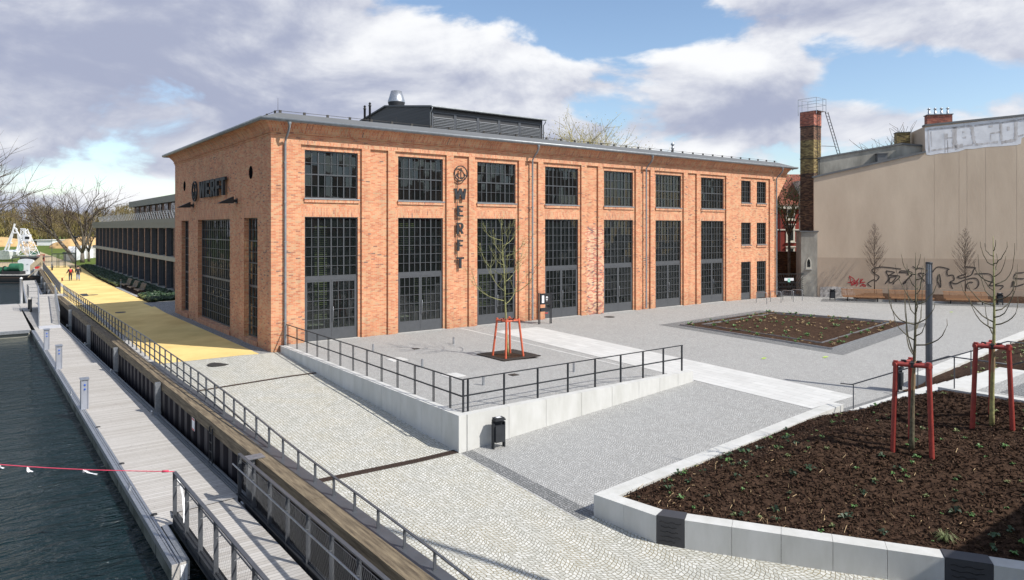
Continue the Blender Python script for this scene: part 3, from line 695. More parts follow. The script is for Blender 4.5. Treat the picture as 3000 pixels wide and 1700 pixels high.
# soldier courses
mb = MB()
for a, b, c, d in lw: mb.box(a-.22, b+.16, .114, .16, 6.49, 6.98)
for a, b, c, d in uw: mb.box(a-.2, b+.14, .112, .16, 9.951, 10.199)
for a, b in sm:
    for z in (3.051, 6.371): mb.box(a-.14, b+.14, .114, .16, z, z+.28)
mb.box(-.004, 44.45, -.004, .05, 10.201, 10.42)
for a, b, c, d in gh: mb.box(-.006, .05, a-.35, b+.35, d+.001, d+.62)
mb.build('soldier_courses', BRV, hall)
# cornice: profile swept round the eaves
def ringsweep(mb, prof, x0, x1, y0, y1, closed=True, smooth=False):
    m_ = len(prof); vs = []
    for o_, z in prof: vs += [(x0-o_, y0-o_, z), (x1+o_, y0-o_, z), (x1+o_, y1+o_, z), (x0-o_, y1+o_, z)]
    mb.add(vs, [(i*4+k, i*4+(k+1) % 4, (i+1)*4+(k+1) % 4, (i+1)*4+k) for i in range(m_-1) for k in range(4)], smooth)
RX1 = 46.0
mb = MB(); ringsweep(mb, [(.0, 10.58), (.045, 10.60), (.045, 10.66), (.02, 10.665), (.02, 10.70), (.085, 10.705), (.085, 10.77), (.05, 10.775)], 0, RX1, 0, 21.7); mb.build('cornice_ledges', BR, hall)
mb = MB(); ringsweep(mb, [(.05, 10.77), (.07, 10.80), (.16, 10.95), (.34, 11.16), (.50, 11.24), (.50, 11.33), (0, 11.33)], 0, RX1, 0, 21.7); mb.build('cornice_cove', BRV, hall)
# roof
mb = MB(); ringsweep(mb, [(.66, 11.28), (.68, 11.33), (.60, 11.36), (-.55, 11.80), (-9.5, 12.25)], 0, RX1, 0, 21.7)
n_ = len(mb.v); mb.f.append((n_-4, n_-3, n_-2, n_-1)); mb.sm.append(False)
roof = mb.build('roof', RFELT, hall)
mb = MB(); ringsweep(mb, [(.58, 11.345), (.58, 11.27), (.61, 11.21), (.67, 11.18), (.73, 11.21), (.755, 11.27), (.755, 11.35), (.74, 11.36)], 0, RX1, 0, 21.7, smooth=True)
for k in range(60):
    x = -.6+k*.8
    if x < 46.6: mb.box(x-.012, x+.012, -.77, -.60, 11.165, 11.178)
mb.build('gutter', ZINC, hall)
for x in (.68, 16.68, 27.42, 44.30):
    mb = MB(); mb.path([(x, -.72, 11.16), (x, -.72, 10.95), (x, -.60, 10.75), (x, -.25, 10.45), (x, -.115, 10.25), (x, -.115, 8), (x, -.115, .25), (x, -.115, .02)], .058, 10)
    mb.lathe((x, -.72, 11.02), [(.06, 0), (.10, .10), (.10, .16)], 10); mb.lathe((x, -.115, .05), [(.066, 0), (.066, 1.0)], 10)
    for z in (1.2, 3.2, 5.2, 7.2, 9.2): mb.box(x-.075, x+.075, -.175, .0, z, z+.035)
    mb.build('downpipe', ZINC, hall)
# lightning conductor along the roof edge
mb = MB(); zt = 11.86
pts = [(-.55+.0*k, 21.0-k*1.35, 0) for k in range(15)]
mb.bar((.50, .6, zt+.05), (45.5, .6, zt+.05), .02); mb.bar((.5, .6, zt+.05), (.5, 21.1, zt+.05), .02)
for k in range(36): mb.box(.6+k*1.27, .72+k*1.27, .55, .63, 11.80, zt+.08)
for k in range(16): mb.box(.45, .53, .8+k*1.3, .92+k*1.3, 11.80, zt+.08)
mb.tube((.55, .6, 11.8), (.55, .6, 12.55), .012, .006, 5); mb.tube((9.6, 5.0, 12.2), (9.6, 5.0, 13.0), .015, .01, 5)
mb.build('lightning_conductor', IRON, hall)
# windows
def win(a, b, c, d, cols, rows, y, thickc=(), thickr=(), fw=.06, mw=.032, axis='x', kick=0.0, mid=None):
    """frame with muntins, and its pane"""
    f = MB(); g = MB()
    def bx(s0, s1, z0, z1, d0, d1):
        if axis == 'x': f.box(s0, s1, y+d0, y+d1, z0, z1)
        else: f.box(y+d0, y+d1, s0, s1, z0, z1)
    bx(a, a+fw, c, d, 0, .09); bx(b-fw, b, c, d, 0, .09); bx(a+fw, b-fw, d-fw, d, .002, .088); bx(a+fw, b-fw, c, c+max(fw, kick), .002, .088)
    a2, b2, c2, d2 = a+fw, b-fw, c+max(fw, kick), d-fw
    for i in range(1, cols):
        x = a2+(b2-a2)*i/cols; w = mw*(1.9 if i in thickc else 1.0); bx(x-w/2, x+w/2, c2, d2, (.0 if i in thickc else .012), .075)
    for j in range(1, rows):
        z = c2+(d2-c2)*j/rows; w = mw*(1.9 if j in thickr else .8); bx(a2, b2, z-w/2, z+w/2, -.008, .07)
    if mid: bx(a2, b2, mid-.07, mid+.07, -.012, .09)
    if axis == 'x': g.add([(a2, y+.05, c2), (b2, y+.05, c2), (b2, y+.05, d2), (a2, y+.05, d2)], [(0,1,2,3)])
    else: g.add([(y+.05, b2, c2), (y+.05, a2, c2), (y+.05, a2, d2), (y+.05, b2, d2)], [(0,1,2,3)])
    return f, g
def place(name, fg, parent, dx=()):
    f, g = fg; o = f.build(name, FRM, parent); g.build('pane', GLASS, o)
    for x in dx:
        c = copy_tree(o, parent); c.location = (x, 0, 0)
    return o
XS = [P0*i for i in range(1, 7)]
place('window', win(1.77, 4.72, 7.46, 9.95, 8, 4, .22, (2, 6), (2,)), hall, XS)
place('window', win(1.77, 4.72, 3.34, 6.49, 8, 6, .22, (2, 4, 6), ()), hall, XS)
# sash frames of the upper windows
# doors: one leaf pair per bay
def leaf(a, b, z0, z1, y=.20, cols=4, rows=5, hx=None):
    f, g = win(a, b, z0, z1, cols, rows, y, fw=.085, kick=.60)
    return f, g
for i in range(7):
    x = P0*i
    gz = -.003*(x+3)
    mb = MB(); mb.box(1.77+x, 4.72+x, .21, .33, 3.16, 3.339); mb.box(1.77+x, 1.84+x, .205, .32, gz, 3.16); mb.box(4.65+x, 4.72+x, .205, .32, gz, 3.16)
    fr = mb.build('door_frame', FRM, hall)
    for (a, b, hx) in ((1.845, 3.24, 3.17), (3.25, 4.645, 3.32)):
        f, g = leaf(a+x, b+x, gz+.03, 3.155)
        o = f.build('door', FRM, hall); g.build('pane', GLASS, o)
        if hx > 3.3: h = MB(); h.path([(hx+x, .19, 1.0), (hx+x, .12, 1.0), (hx+x, .12, 1.75), (hx+x, .19, 1.75)], .014, 6); h.build('handle', GALV, o)
    mb = MB(); mb.box(1.70+x, 4.80+x, -.02, .205, gz-.03, gz+.018); mb.build('threshold', CONC, hall)
for a, b in sm:
    place('window', win(a, b, 8.05, 9.92, 4, 4, .22, (2,), ()), hall)
    place('window', win(a, b, 4.49, 6.37, 4, 4, .22, (2,), ()), hall)
    f, g = win(a+.02, b-.02, -.12, 3.04, 4, 5, .20, fw=.08, kick=.55); o = f.build('door', FRM, hall); g.build('pane', GLASS, o)
    h = MB(); h.path([(a+.12, .19, .95), (a+.12, .12, .95), (a+.12, .12, 1.6), (a+.12, .19, 1.6)], .014, 6); h.build('handle', GALV, o)
# sills
for i in range(7):
    x = P0*i; mb = MB(); mb.box(1.72+x, 4.80+x, .02, .30, 7.40, 7.458); mb.build('sill', ZINC, hall)
for i in range(7): mb = MB(); mb.box(1.74+P0*i, 4.78+P0*i, .05, .12, 7.24, 7.40); mb.build('brick_sill', BRV, hall)
for a, b in sm:
    for z in (8.05, 4.49):
        mb = MB(); mb.box(a-.05, b+.05, .04, .12, z-.22, z-.06); mb.build('brick_sill', BRV, hall)
        mb = MB(); mb.box(a-.05, b+.05, .01, .26, z-.06, z-.004); mb.build('sill', ZINC, hall)
# gable windows, set deep
place('window', win(7.23, 14.81, 2.75, 6.44, 16, 6, .26, (4, 8, 12), (2, 4), axis='y'), hall)
place('window', win(7.23, 14.81, .0, 2.748, 16, 5, .26, (4, 8, 12), (), axis='y'), hall)
place('window', win(2.15, 4.51, 2.75, 6.46, 4, 6, .26, (), (2, 4), axis='y'), hall)
place('window', win(2.15, 4.51, -.0, 2.748, 4, 5, .26, (), (), axis='y'), hall)
place('window', win(17.43, 19.60, 2.75, 6.43, 4, 6, .26, (), (2, 4), axis='y'), hall)
place('window', win(17.43, 19.60, -.0, 2.748, 4, 5, .26, (), (), axis='y'), hall)
for a, b, c, d in gh:
    mb = MB(); mb.box(-.05, .28, a-.04, b+.04, -.55, -.07); mb.add([(-.05, a-.04, -.07), (.28, a-.04, -.01), (.28, b+.04, -.01), (-.05, b+.04, -.07)], [(0,1,2,3)][::-1]); mb.build('window_plinth', BRV, hall)
for yc in (3.26, 18.6):
    mb = MB(); vs = [(-.02, yc+.30*math.cos(t*math.pi/12), 8.89+.35*math.sin(t*math.pi/12)) for t in range(24)]; mb.extr(vs, (.03, 0, 0)); o = mb.build('oval_vent', MATTE, hall, fix=True)  # opening not cut: the dark of its recess is this black disc
# interior seen through the glass
mb = MB(); mb.box(.5, 44.0, .5, 21.2, -.35, -.14); mb.build('interior_floor', INTL, hall)
mb = MB(); mb.box(.5, 44.0, 13.0, 13.2, -.1, 11.0); mb.box(.6, 44.0, 3.6, 13.0, 6.75, 7.05); mb.box(.6, 44, .6, 21, 11.0, 11.1)
for i in range(7): mb.box(5.9+P0*i, 6.15+P0*i, .5, .8, -.1, 11)
for k in range(6): mb.box(6.9+6.4*k, 7.15+6.4*k, 3.6, 3.85, -.1, 11)
mb.box(16.6, 16.75, .5, 13, -.1, 6.7); mb.box(33, 33.15, .5, 13, -.1, 11)
mb.build('interior_walls', INT, hall)
mb = MB()
for (x0, x1, z0, z1) in ((9.2, 10.4, .9, 3.0), (13.4, 15.0, .9, 3.1), (13.0, 15.0, 4.2, 6.3), (8.0, 9.2, 4.6, 6.2), (18.4, 18.9, 1.4, 6.2), (3.0, 3.7, .9, 6.0)):
    z = z0
    while z < z1: mb.box(x0, x1, 1.9, 1.93, z, z+.045); z += .11
mb.build('interior_blinds', BLIND, hall)
mb = MB()
for x, y in ((3.0, 2.2), (4.2, 3.0), (8.6, 2.6), (19.6, 2.4)):
    mb.box(x-.45, x+.45, y-.45, y+.45, .58, .64); mb.box(x-.05, x+.05, y-.05, y+.05, -.1, .58); mb.box(x+.6, x+1.0, y-.2, y+.2, .3, .36); mb.box(x+.94, x+1.0, y-.2, y+.2, .36, .8)
mb.build('interior_tables', PLAST, hall)
# roof monitor
mon = []
X0, X1, Y0, Y1, ZE, ZR = 12.1, 21.75, 5.0, 17.6, 13.92, 14.78; YR = 11.3
mb = MB(); mb.extr([(X0, Y0, 12.0), (X0, Y1, 12.0), (X0, Y1, ZE), (X0, YR, ZR), (X0, Y0, ZE)], (X1-X0, 0, 0)); rm = mb.build('roof_monitor', CLAD, hall, fix=True)
mb = MB()
mb.extr([(X0-.12, Y0-.28, ZE-.05), (X0-.12, YR, ZR+.02), (X0-.12, YR, ZR+.12), (X0-.12, Y0-.28, ZE+.06)], (X1-X0+.24, 0, 0))
mb.extr([(X0-.12, Y1+.28, ZE-.05), (X0-.12, Y1+.28, ZE+.06), (X0-.12, YR+.002, ZR+.12), (X0-.12, YR+.002, ZR+.02)], (X1-X0+.24, 0, 0))
mb.build('monitor_roof', RFELT, rm, fix=True)
mb = MB(); mb.tube((X0-.1, Y0-.34, ZE-.0), (X1+.1, Y0-.34, ZE-.0), .06, n=8)
for x in (X0-.02, X1+.04): mb.path([(x, Y0-.34, ZE-.05), (x, Y0-.3, ZE-.2), (x, Y0-.08, ZE-.38), (x, Y0-.08, 12.3)], .04, 6)
mb.build('monitor_gutter', ZINC, rm)
bx_ = [12.2, 14.02, 15.89, 17.7, 19.54, 21.55]
mb = MB()
for a, b in zip(bx_, bx_[1:]):
    mb.box(a+.02, a+.12, Y0-.05, Y0-.005, 12.2, 13.62); mb.box(b-.08, b, Y0-.05, Y0-.005, 12.2, 13.62); mb.box(a+.12, b-.08, Y0-.05, Y0-.005, 13.56, 13.62)
mb.build('louvre_frames', STEEL, rm)
for a, b in zip(bx_, bx_[1:]):
    mb = MB(); z = 12.3
    while z < 13.35: mb.add([(a+.13, Y0-.075, z), (b-.09, Y0-.075, z), (b-.09, Y0-.006, z+.055), (a+.13, Y0-.006, z+.055), (a+.13, Y0-.075, z-.012), (b-.09, Y0-.075, z-.012)], [(0,1,2,3), (4,5,1,0)]); z += .105
    mb.build('louvre_panel', GALV, rm)
mb = MB(); mb.lathe((12.95, 11.3, 14.6), [(.48, 0), (.48, .05), (.62, .55), (.62, .60)], 28); mb.build('cowl_base', STEEL2, hall)
mb = MB(); mb.lathe((12.95, 11.3, 15.2), [(.63, 0), (.63, .06), (.40, .83), (.36, .83)], 28); mb.build('cowl', GALV, hall)
for (x, zt_) in ((8.85, 14.1), (9.22, 14.34)):
    mb = MB(); mb.lathe((x, 8.0, 12.0), [(.075, 0), (.075, zt_-12.0-.28), (.10, zt_-12-.27), (.10, zt_-12-.2), (.07, zt_-12-.19), (.07, zt_-12-.1), (.10, zt_-12-.09), (.03, zt_-12)], 10); mb.build('flue', BLK, hall)
mb = MB(); mb.lathe((37.7, 6.0, 12.0), [(.10, 0), (.10, 1.0), (.15, 1.02), (.15, 1.1), (.09, 1.12), (.09, 1.3), (.16, 1.32), (.16, 1.4), (.1, 1.52)], 10); mb.build('flue', GALV, hall)

# ---------------------------------------------------------------- signs
def text_mesh(ch, name, mat, parent, height, width, center, rot, depth=.10, bold=.035):
    c = bpy.data.curves.new(name, 'FONT'); c.body = ch; c.size = 1.0; c.extrude = .5; c.offset = bold; c.resolution_u = 4
    to = bpy.data.objects.new(name+'_tmp', c); COL.objects.link(to)
    dg = bpy.context.evaluated_depsgraph_get(); me = bpy.data.meshes.new_from_object(to.evaluated_get(dg)); bpy.data.objects.remove(to); bpy.data.curves.remove(c)
    xs = [v.co.x for v in me.vertices]; ys = [v.co.y for v in me.vertices]; zs = [v.co.z for v in me.vertices]
    mx, my, mz = (min(xs)+max(xs))/2, (min(ys)+max(ys))/2, (min(zs)+max(zs))/2
    kx, ky, kz = width/(max(xs)-min(xs)), height/(max(ys)-min(ys)), depth/(max(zs)-min(zs))
    cen = Vector(center)-origin(parent)
    for v in me.vertices:
        p = Vector(((v.co.x-mx)*kx, (v.co.y-my)*ky, (v.co.z-mz)*kz)); v.co = rot @ p + cen
    me.materials.clear(); me.materials.append(mat)
    for p in me.polygons: p.use_smooth = False
    o = bpy.data.objects.new(name, me); COL.objects.link(o); o.parent = parent; return o
RF = Matrix(((1,0,0),(0,0,-1),(0,1,0)))          # facing -Y
RG = Matrix(((0,0,-1),(-1,0,0),(0,1,0)))         # facing -X
LET = {  # bold block letters as non-overlapping pieces in a unit square
 'E': [[(0,0),(1,0),(1,.17),(0,.17)], [(0,.17),(.34,.17),(.34,.42),(0,.42)], [(0,.42),(.88,.42),(.88,.59),(0,.59)], [(0,.59),(.34,.59),(.34,.83),(0,.83)], [(0,.83),(1,.83),(1,1),(0,1)]],
 'F': [[(0,0),(.36,0),(.36,.40),(0,.40)], [(0,.40),(.90,.40),(.90,.57),(0,.57)], [(0,.57),(.36,.57),(.36,.83),(0,.83)], [(0,.83),(1,.83),(1,1),(0,1)]],
 'T': [[(.34,0),(.66,0),(.66,.83),(.34,.83)], [(0,.83),(1,.83),(1,1),(0,1)]],
 'W': [[(.14,0),(.34,0),(.20,1),(0,1)], [(.34,0),(.50,.55),(.50,1),(.41,1),(.24,.36)], [(.66,0),(.76,.36),(.59,1),(.50,1),(.50,.55)], [(.66,0),(.86,0),(1,1),(.80,1)]],
 'R': [[(0,0),(.32,0),(.32,.38),(0,.38)], [(.42,.38),(.68,0),(1,0),(.72,.40)], [(0,.38),(.72,.38),(.80,.42),(.66,.54),(0,.54)], [(0,.54),(.32,.54),(.32,.84),(0,.84)], [(.66,.54),(.80,.42),(.95,.55),(.98,.70),(.93,.86),(.66,.84)], [(0,.84),(.66,.84),(.93,.86),(.82,.96),(.66,1),(0,1)]]}
def letter(ch, mat, parent, height, width, center, rot, depth):
    mb = MB(); c = Vector(center)
    for k, pl in enumerate(LET[ch]):
        mb.extr([c+rot @ Vector(((x-.5)*width, (y-.5)*height, -depth/2)) for x, y in pl], rot @ Vector((0, 0, depth+.0004*k)))
    return mb.build('letter', mat, parent, fix=True)
def anchor(parent, center, r_, rot, mat, d=.05):
    c = Vector(center)
    def P(x, y, z=0.0): return c+rot @ Vector((x*r_, y*r_, z))
    mb = MB(); N_ = 40
    for k in range(N_):
        a, b = 2*math.pi*k/N_, 2*math.pi*(k+1)/N_; vs = []
        for t in (a, b):
            for rr in (.88, 1.0):
                for z in (-d/2, d/2): vs.append(P(rr*math.cos(t), rr*math.sin(t), z))
        mb.add(vs, [(1,3,7,5), (0,4,6,2), (2,6,7,3), (0,1,5,4)])
    mb.build('ring', mat, parent)
    mb = MB(); nrm = rot @ Vector((0, 0, 1))
    def st(p, q, w, dd=0.0): mb.bar(P(*p, dd), P(*q, dd), w*r_, d*.9, up=nrm)
    st((0, .42), (0, -.60), .11); st((-.24, .36), (.24, .36), .09, .002)
    A = [(-.62, -.22), (-.50, -.42), (-.30, -.56), (0, -.66), (.30, -.56), (.50, -.42), (.62, -.22)]
    for p, q in zip(A, A[1:]): st(p, q, .12, .004)
    for s_ in (-1, 1): st((s_*.74, -.30), (s_*.56, -.04), .10, .006); st((s_*.62, -.1), (s_*.40, -.24), .08, .007)
    for k in range(8):
        a, b = 2*math.pi*k/8, 2*math.pi*(k+1)/8; st((.12*math.cos(a), .56+.12*math.sin(a)), (.12*math.cos(b), .56+.12*math.sin(b)), .06, .003)
    mb.build('anchor_emblem', mat, parent)
vs_ = empty('vertical_sign', (11.3, 0, 3.5), 'dark metal letters reading WERFT downwards under an anchor roundel on the long facade', 'sign')
anchor(vs_, (11.24, -.05, 9.16), .47, RF, STEEL2)
for ch, z, w in (('W', 7.93, .86), ('E', 6.91, .44), ('R', 5.89, .49), ('F', 4.87, .42), ('T', 3.84, .52)):
    letter(ch, STEEL2, vs_, .66, w, (11.20 if ch in 'WT' else 11.19, -.05, z), RF, .06)
mb = MB(); mb.bar((11.04, .03, 3.8), (11.04, .03, 8.75), .03); mb.build('mounting_rail', STEEL2, vs_)
gs = empty('gable_sign', (0, 10.5, 7.8), 'large dark letters reading WERFT beside an anchor roundel on the shaded gable', 'sign')
anchor(gs, (-.16, 15.0, 8.36), .68, RG, STEEL2, .09)
for ch, y, w in (('W', 12.78, 1.50), ('E', 11.35, .95), ('R', 10.16, 1.05), ('F', 9.05, .90), ('T', 8.0, 1.10)):
    letter(ch, STEEL2, gs, 1.06, w, (-.17, y, 8.38), RG, .14)
for y, lb in ((5.85, 'black wedge shaped floodlight below the gable sign, nearer the corner'), (16.0, 'black wedge shaped floodlight below the anchor roundel, farther along the gable')):
    t = empty('wall_floodlight', (0, y, 7.4), lb, 'floodlight', 'floodlights on the gable')
    mb = MB(); mb.box(-.22, .0, y-.08, y+.08, 7.36, 7.52); mb.box(-.04, .0, y-.16, y+.16, 7.30, 7.58); mb.build('bracket', BLK, t)
    mb = MB(); mb.add([(-.22, y-.2, 7.30), (-.22, y+.2, 7.30), (-.22, y+.2, 7.68), (-.22, y-.2, 7.68), (-1.0, y-.2, 7.28), (-1.0, y+.2, 7.28), (-1.0, y+.2, 7.31), (-1.0, y-.2, 7.31)], [(0,1,2,3), (7,6,5,4), (0,4,5,1), (3,2,6,7), (0,3,7,4), (1,5,6,2)]); mb.build('lamp_body', BLK, t)
# terrace edge: granite retaining wall
def taper_wall(mb, p, q, th, ztop_p, ztop_q, zb_p, zb_q, side):
    p, q = Vector(p), Vector(q); d = (q-p).normalized(); s = Vector((-d.y, d.x))*th*side
    vs = [(p.x, p.y, zb_p), (q.x, q.y, zb_q), (q.x+s.x, q.y+s.y, zb_q), (p.x+s.x, p.y+s.y, zb_p), (p.x, p.y, ztop_p), (q.x, q.y, ztop_q), (q.x+s.x, q.y+s.y, ztop_q), (p.x+s.x, p.y+s.y, ztop_p)]
    mb.add(vs, [(3,2,1,0),(4,5,6,7),(0,1,5,4),(1,2,6,5),(2,3,7,6),(3,0,4,7)])
tw = empty('retaining_wall', (.5, -16.6, -1.2), 'pale granite retaining wall wrapping the corner of the raised terrace', 'wall')
cuts = [-.22, -2.6, -4.5, -6.3, -8.0, -9.7, -11.3, -12.8, -14.3, -15.6, -16.62]
for a, b in zip(cuts, cuts[1:]):
    mb = MB(); taper_wall(mb, (TW-.05, a-.006), (TW-.05, b+.006), .30, .012, .012, Rc(a)-.4, Rc(b)-.4, 1); mb.build('granite_panel', GRAN, tw, fix=True)
cuts = [.70, 2.35, 3.95, 5.6, 7.15, 8.6, 9.8, 10.9, 11.85]
mb = MB(); mb.box(TW-.05, .688, -16.66, -16.36, -1.6, .01) if False else None
mb = MB(); mb.box(.402, .69, -16.64, -16.62, -1.6, .009)
for a, b in zip(cuts, cuts[1:]):
    mb = MB(); taper_wall(mb, (a+.006, -16.64), (b-.006, -16.64), .30, .012, .012, Gf(a, -16.7)-.3, Gf(b, -16.7)-.3, 1); mb.build('granite_panel', GRAN, tw, fix=True)
# terrace railing
tr = empty('terrace_railing', (.6, -16.3, 0), 'dark flat bar railing round the corner of the raised terrace', 'railing')
def railpost(mb, x, y, z, h, w=.045, t=.012, ax='x'):
    if ax == 'x': mb.box(x-w/2, x+w/2, y-.03, y-.018, z, z+h); mb.box(x-w/2, x+w/2, y+.018, y+.03, z, z+h)
    else: mb.box(x-.03, x-.018, y-w/2, y+w/2, z, z+h); mb.box(x+.018, x+.03, y-w/2, y+w/2, z, z+h)
lx = .72; ly = -16.30
post = MB(); railpost(post, lx, -.35, 0, 1.04, ax='y'); po = post.build('post', STEEL2, tr)
for y in [-.35-1.29*k for k in range(1, 12)]+[-15.6]:
    if y > -15.9: c = po.copy(); COL.objects.link(c); c.parent = tr; c.location = (0, y+.35, 0)
post = MB(); railpost(post, lx+.05, ly, 0, 1.04, ax='x'); po = post.build('post', STEEL2, tr)
for x in [.95, 2.4, 3.85, 5.25, 6.6, 7.95, 9.2, 10.4, 11.55]:
    c = po.copy(); COL.objects.link(c); c.parent = tr; c.location = (x-lx-.05, 0, 0)
mb = MB()
for z in (1.05, .52): mb.bar((lx, -.15, z), (lx, ly, z), .05 if z > 1 else .03, .03 if z > 1 else .045); mb.bar((lx-.02, ly, z+.001), (11.6, ly, z+.001), .05 if z > 1 else .03, .03 if z > 1 else .045)
mb.build('rail', STEEL2, tr)
for x, y, lb in ((3.41, -4.41, 'short grey steel stub post nearest the first door of the hall'), (7.7, -4.82, 'short grey steel stub post behind the staked terrace tree, towards the sign'), (3.38, -9.14, 'short grey steel stub post midway along the left railing'), (3.53, -13.47, 'short grey steel stub post near the railing corner'), (8.03, -13.56, 'short grey steel stub post near the front railing, right of the tree grate')):
    mb = MB(); mb.box(x-.035, x+.035, y-.035, y+.035, Tf(x, y)-.02, Tf(x, y)+.36); o = mb.build('stub_post', GALV); tag(o, lb, 'post', 'steel stub posts on the terrace')
# ================================================================== modern office behind the hall
off_ = empty('office_building', (3.45, 66, -.5), 'long modern two storey office with rows of dark narrow windows and bronze bands', 'building')
OU = 3.45
mb = MB(); mb.box(OU+.75, OU+16, 34, 101.2, -.5, 6.8); mb.build('core_wall', INT, off_)
mb = MB(); mb.box(OU-.02, OU+16.2, 33.6, 101.5, 5.92, 6.40); mb.box(OU-.06, OU+16.3, 33.5, 101.56, 6.402, 6.88); mb.build('roof_fascia', OLIVE, off_)
mb = MB(); mb.box(OU-.03, OU+.85, 33.6, 101.45, 2.62, 3.05); mb.box(OU-.35, OU+.85, 33.6, 101.45, -.42, -.22); mb.build('floor_band', OLIVL, off_)
PIERB = brick('slim_brick', [(0,(.10,.05,.035)),(.3,(.26,.12,.07)),(.7,(.38,.2,.12)),(1,(.45,.28,.17))], (.12,.10,.09), bw=.3, bh=.09, jt=.025)
def obay(y0, z0, z1):
    f = MB(); f.box(OU+.44, OU+.52, y0+.5, y0+.60, z0, z1); f.box(OU+.44, OU+.52, y0+3.80, y0+3.88, z0, z1); f.box(OU+.44, OU+.52, y0+.60, y0+3.80, z0, z0+.07); f.box(OU+.44, OU+.52, y0+.60, y0+3.80, z1-.07, z1); f.box(OU+.03, OU+.50, y0-.045, y0-.003, z0, z1)
    g = MB(); g.add([(OU+.48, y0+3.80, z0+.07), (OU+.48, y0+.60, z0+.07), (OU+.48, y0+.60, z1-.07), (OU+.48, y0+3.80, z1-.07)], [(0,1,2,3)])
    o = f.build('window', STEEL, off_); g.build('pane', GLASSD, o); return o
y0 = 38.95
PB = 3.9
for z0, z1 in ((-.22, 2.62), (3.05, 5.92)):
    o = obay(y0, z0, z1); p = MB(); p.box(OU+.02, OU+.55, y0, y0+.48, z0, z1); p = p.build('brick_pier', PIERB, off_)
    for k in [-1]+list(range(1, 16)):
        c = copy_tree(o, off_); c.location = (0, PB*k, 0)
        c = copy_tree(p, off_); c.location = (0, PB*k, 0)
mb = MB(); mb.box(OU+3.0, OU+15, 34, 80.5, 6.89, 8.95); mb.build('upper_wall', PIERB, off_)
mb = MB(); mb.box(OU+2.4, OU+15.5, 33, 81.5, 8.95, 9.75); mb.build('upper_fascia', OLIVE, off_)
for k in range(11):
    yy = 37.5+k*3.9; mb = MB(); mb.box(OU+2.93, OU+2.97, yy, yy+2.1, 7.0, 8.9); mb.box(OU+2.9, OU+2.99, yy-.08, yy, 7.0, 8.9); o = mb.build('upper_window', STEEL2, off_)
    mb = MB(); mb.add([(OU+2.92, yy+2.1, 7.0), (OU+2.92, yy, 7.0), (OU+2.92, yy, 8.9), (OU+2.92, yy+2.1, 8.9)], [(0,1,2,3)]); mb.build('pane', GLASSD, o)
mb = MB()
y = 37.0
while y < 96:
    mb.bar((OU+.35, y, 6.88), (OU+.10, y, 7.72), .04, .07); y += 1.3
for z, x in ((7.70, .10), (7.5, .16), (7.32, .21), (7.14, .27)): mb.bar((OU+x, 34, z), (OU+x, 96, z), .028)
mb.build('roof_railing', GALV, off_)
for x, y, z1 in ((8.4, 62.0, 11.35), (8.4, 58.8, 11.25), (8.4, 49.5, 10.9), (12, 40, 10.6)):
    mb = MB(); mb.lathe((x, y, 9.75), [(.12, 0), (.12, z1-10.05), (.18, z1-10.04), (.18, z1-9.9), (.1, z1-9.75)], 8); mb.build('flue', BLK, off_)
mb = MB(); mb.lathe((11.0, 46, 9.75), [(1.6, 0), (1.5, .35), (1.0, .7), (.3, .85)], 16); mb.build('roof_dome', GALV, off_)

# ================================================================== neighbouring house with the bare tan fire wall
nh = empty('tan_house', Wp(10, -4, 0), 'house with a huge windowless tan fire wall carrying graffiti and painted-over lettering', 'building')
def wpoly(pts, off, thick, name, mat, parent, fix=True):
    mb = MB(); mb.extr([Wp(t, off, z) for t, z in pts], tuple(-thick*WN.to_3d())); return mb.build(name, mat, parent, fix=fix)
wpoly([(0, -.5), (28, -.5), (28, 16.25), (8.70, 14.72), (8.70, 12.42), (-.28, 10.42), (-.28, 5.6), (0, 5.6)], 0, 9, 'fire_wall', RENDER_TAN, nh)
wpoly([(.01, .72), (28, .72), (28, 3.28), (.01, 3.28)], .012, .011, 'overpainted_band', RENDER_TAN2, nh)
wpoly([(.02, -.5), (28, -.5), (28, .60), (.02, .74)], .05, .049, 'plinth', RENDER_TAN2, nh)
mb = MB()
for p, q in (((-.4, 10.48), (8.70, 12.5)), ((8.64, 14.80), (28, 16.32))): mb.bar(Wp(p[0], -.3, p[1]), Wp(q[0], -.3, q[1]), .85, .16)
mb.build('roof_edge', RFELT, nh)
wpoly([(-.30, 9.0), (8.68, 9.0), (8.68, 13.10), (7.1, 13.30), (-.30, 12.10)], -.9, 7, 'rear_gable', RENDER_GREY, nh)
mb = MB()
for p, q in (((-.4, 12.16), (7.1, 13.36)), ((7.1, 13.36), (8.72, 13.14))): mb.bar(Wp(p[0], -1.1, p[1]), Wp(q[0], -1.1, q[1]), .6, .14)
mb.build('roof_edge', RFELT, nh)
mb = MB(); c = Wp(5.35, -.5, 11.7); mb.obox(c, .8, .8, .75, math.atan2(WD.y, WD.x)); c = Wp(5.35, -.5, 12.45); mb.obox(c, .95, .95, .06, math.atan2(WD.y, WD.x)); mb.build('roof_hatch', RFELT, nh)
def chimney(t, off, w, dpt, z0, z1, mat, pots, name='chimney'):
    a = math.atan2(WD.y, WD.x); mb = MB(); mb.obox(Wp(t, off, z0), w, dpt, z1-z0, a); o = mb.build(name, mat, nh)
    mb = MB(); mb.obox(Wp(t, off, z1), w+.12, dpt+.12, .07, a); mb.build('cap', RFELT, o)
    for k in range(pots):
        c = Wp(t-w/2+w*(k+.5)/pots, off, z1+.07); mb = MB(); mb.lathe(c, [(.10, 0), (.09, .32), (.07, .33), (.07, .48), (.16, .50), (.04, .62)], 10); mb.build('chimney_pot', GALV, o)
    return o
chimney(10.0, -1.0, 1.95, .8, 14.6, 15.75, CHR, 4)
chimney(7.8, -3.5, 1.1, .9, 12.9, 14.6, CHY, 0)
chimney(8.5, -5.5, .5, .7, 12.9, 14.8, PLAST, 0)
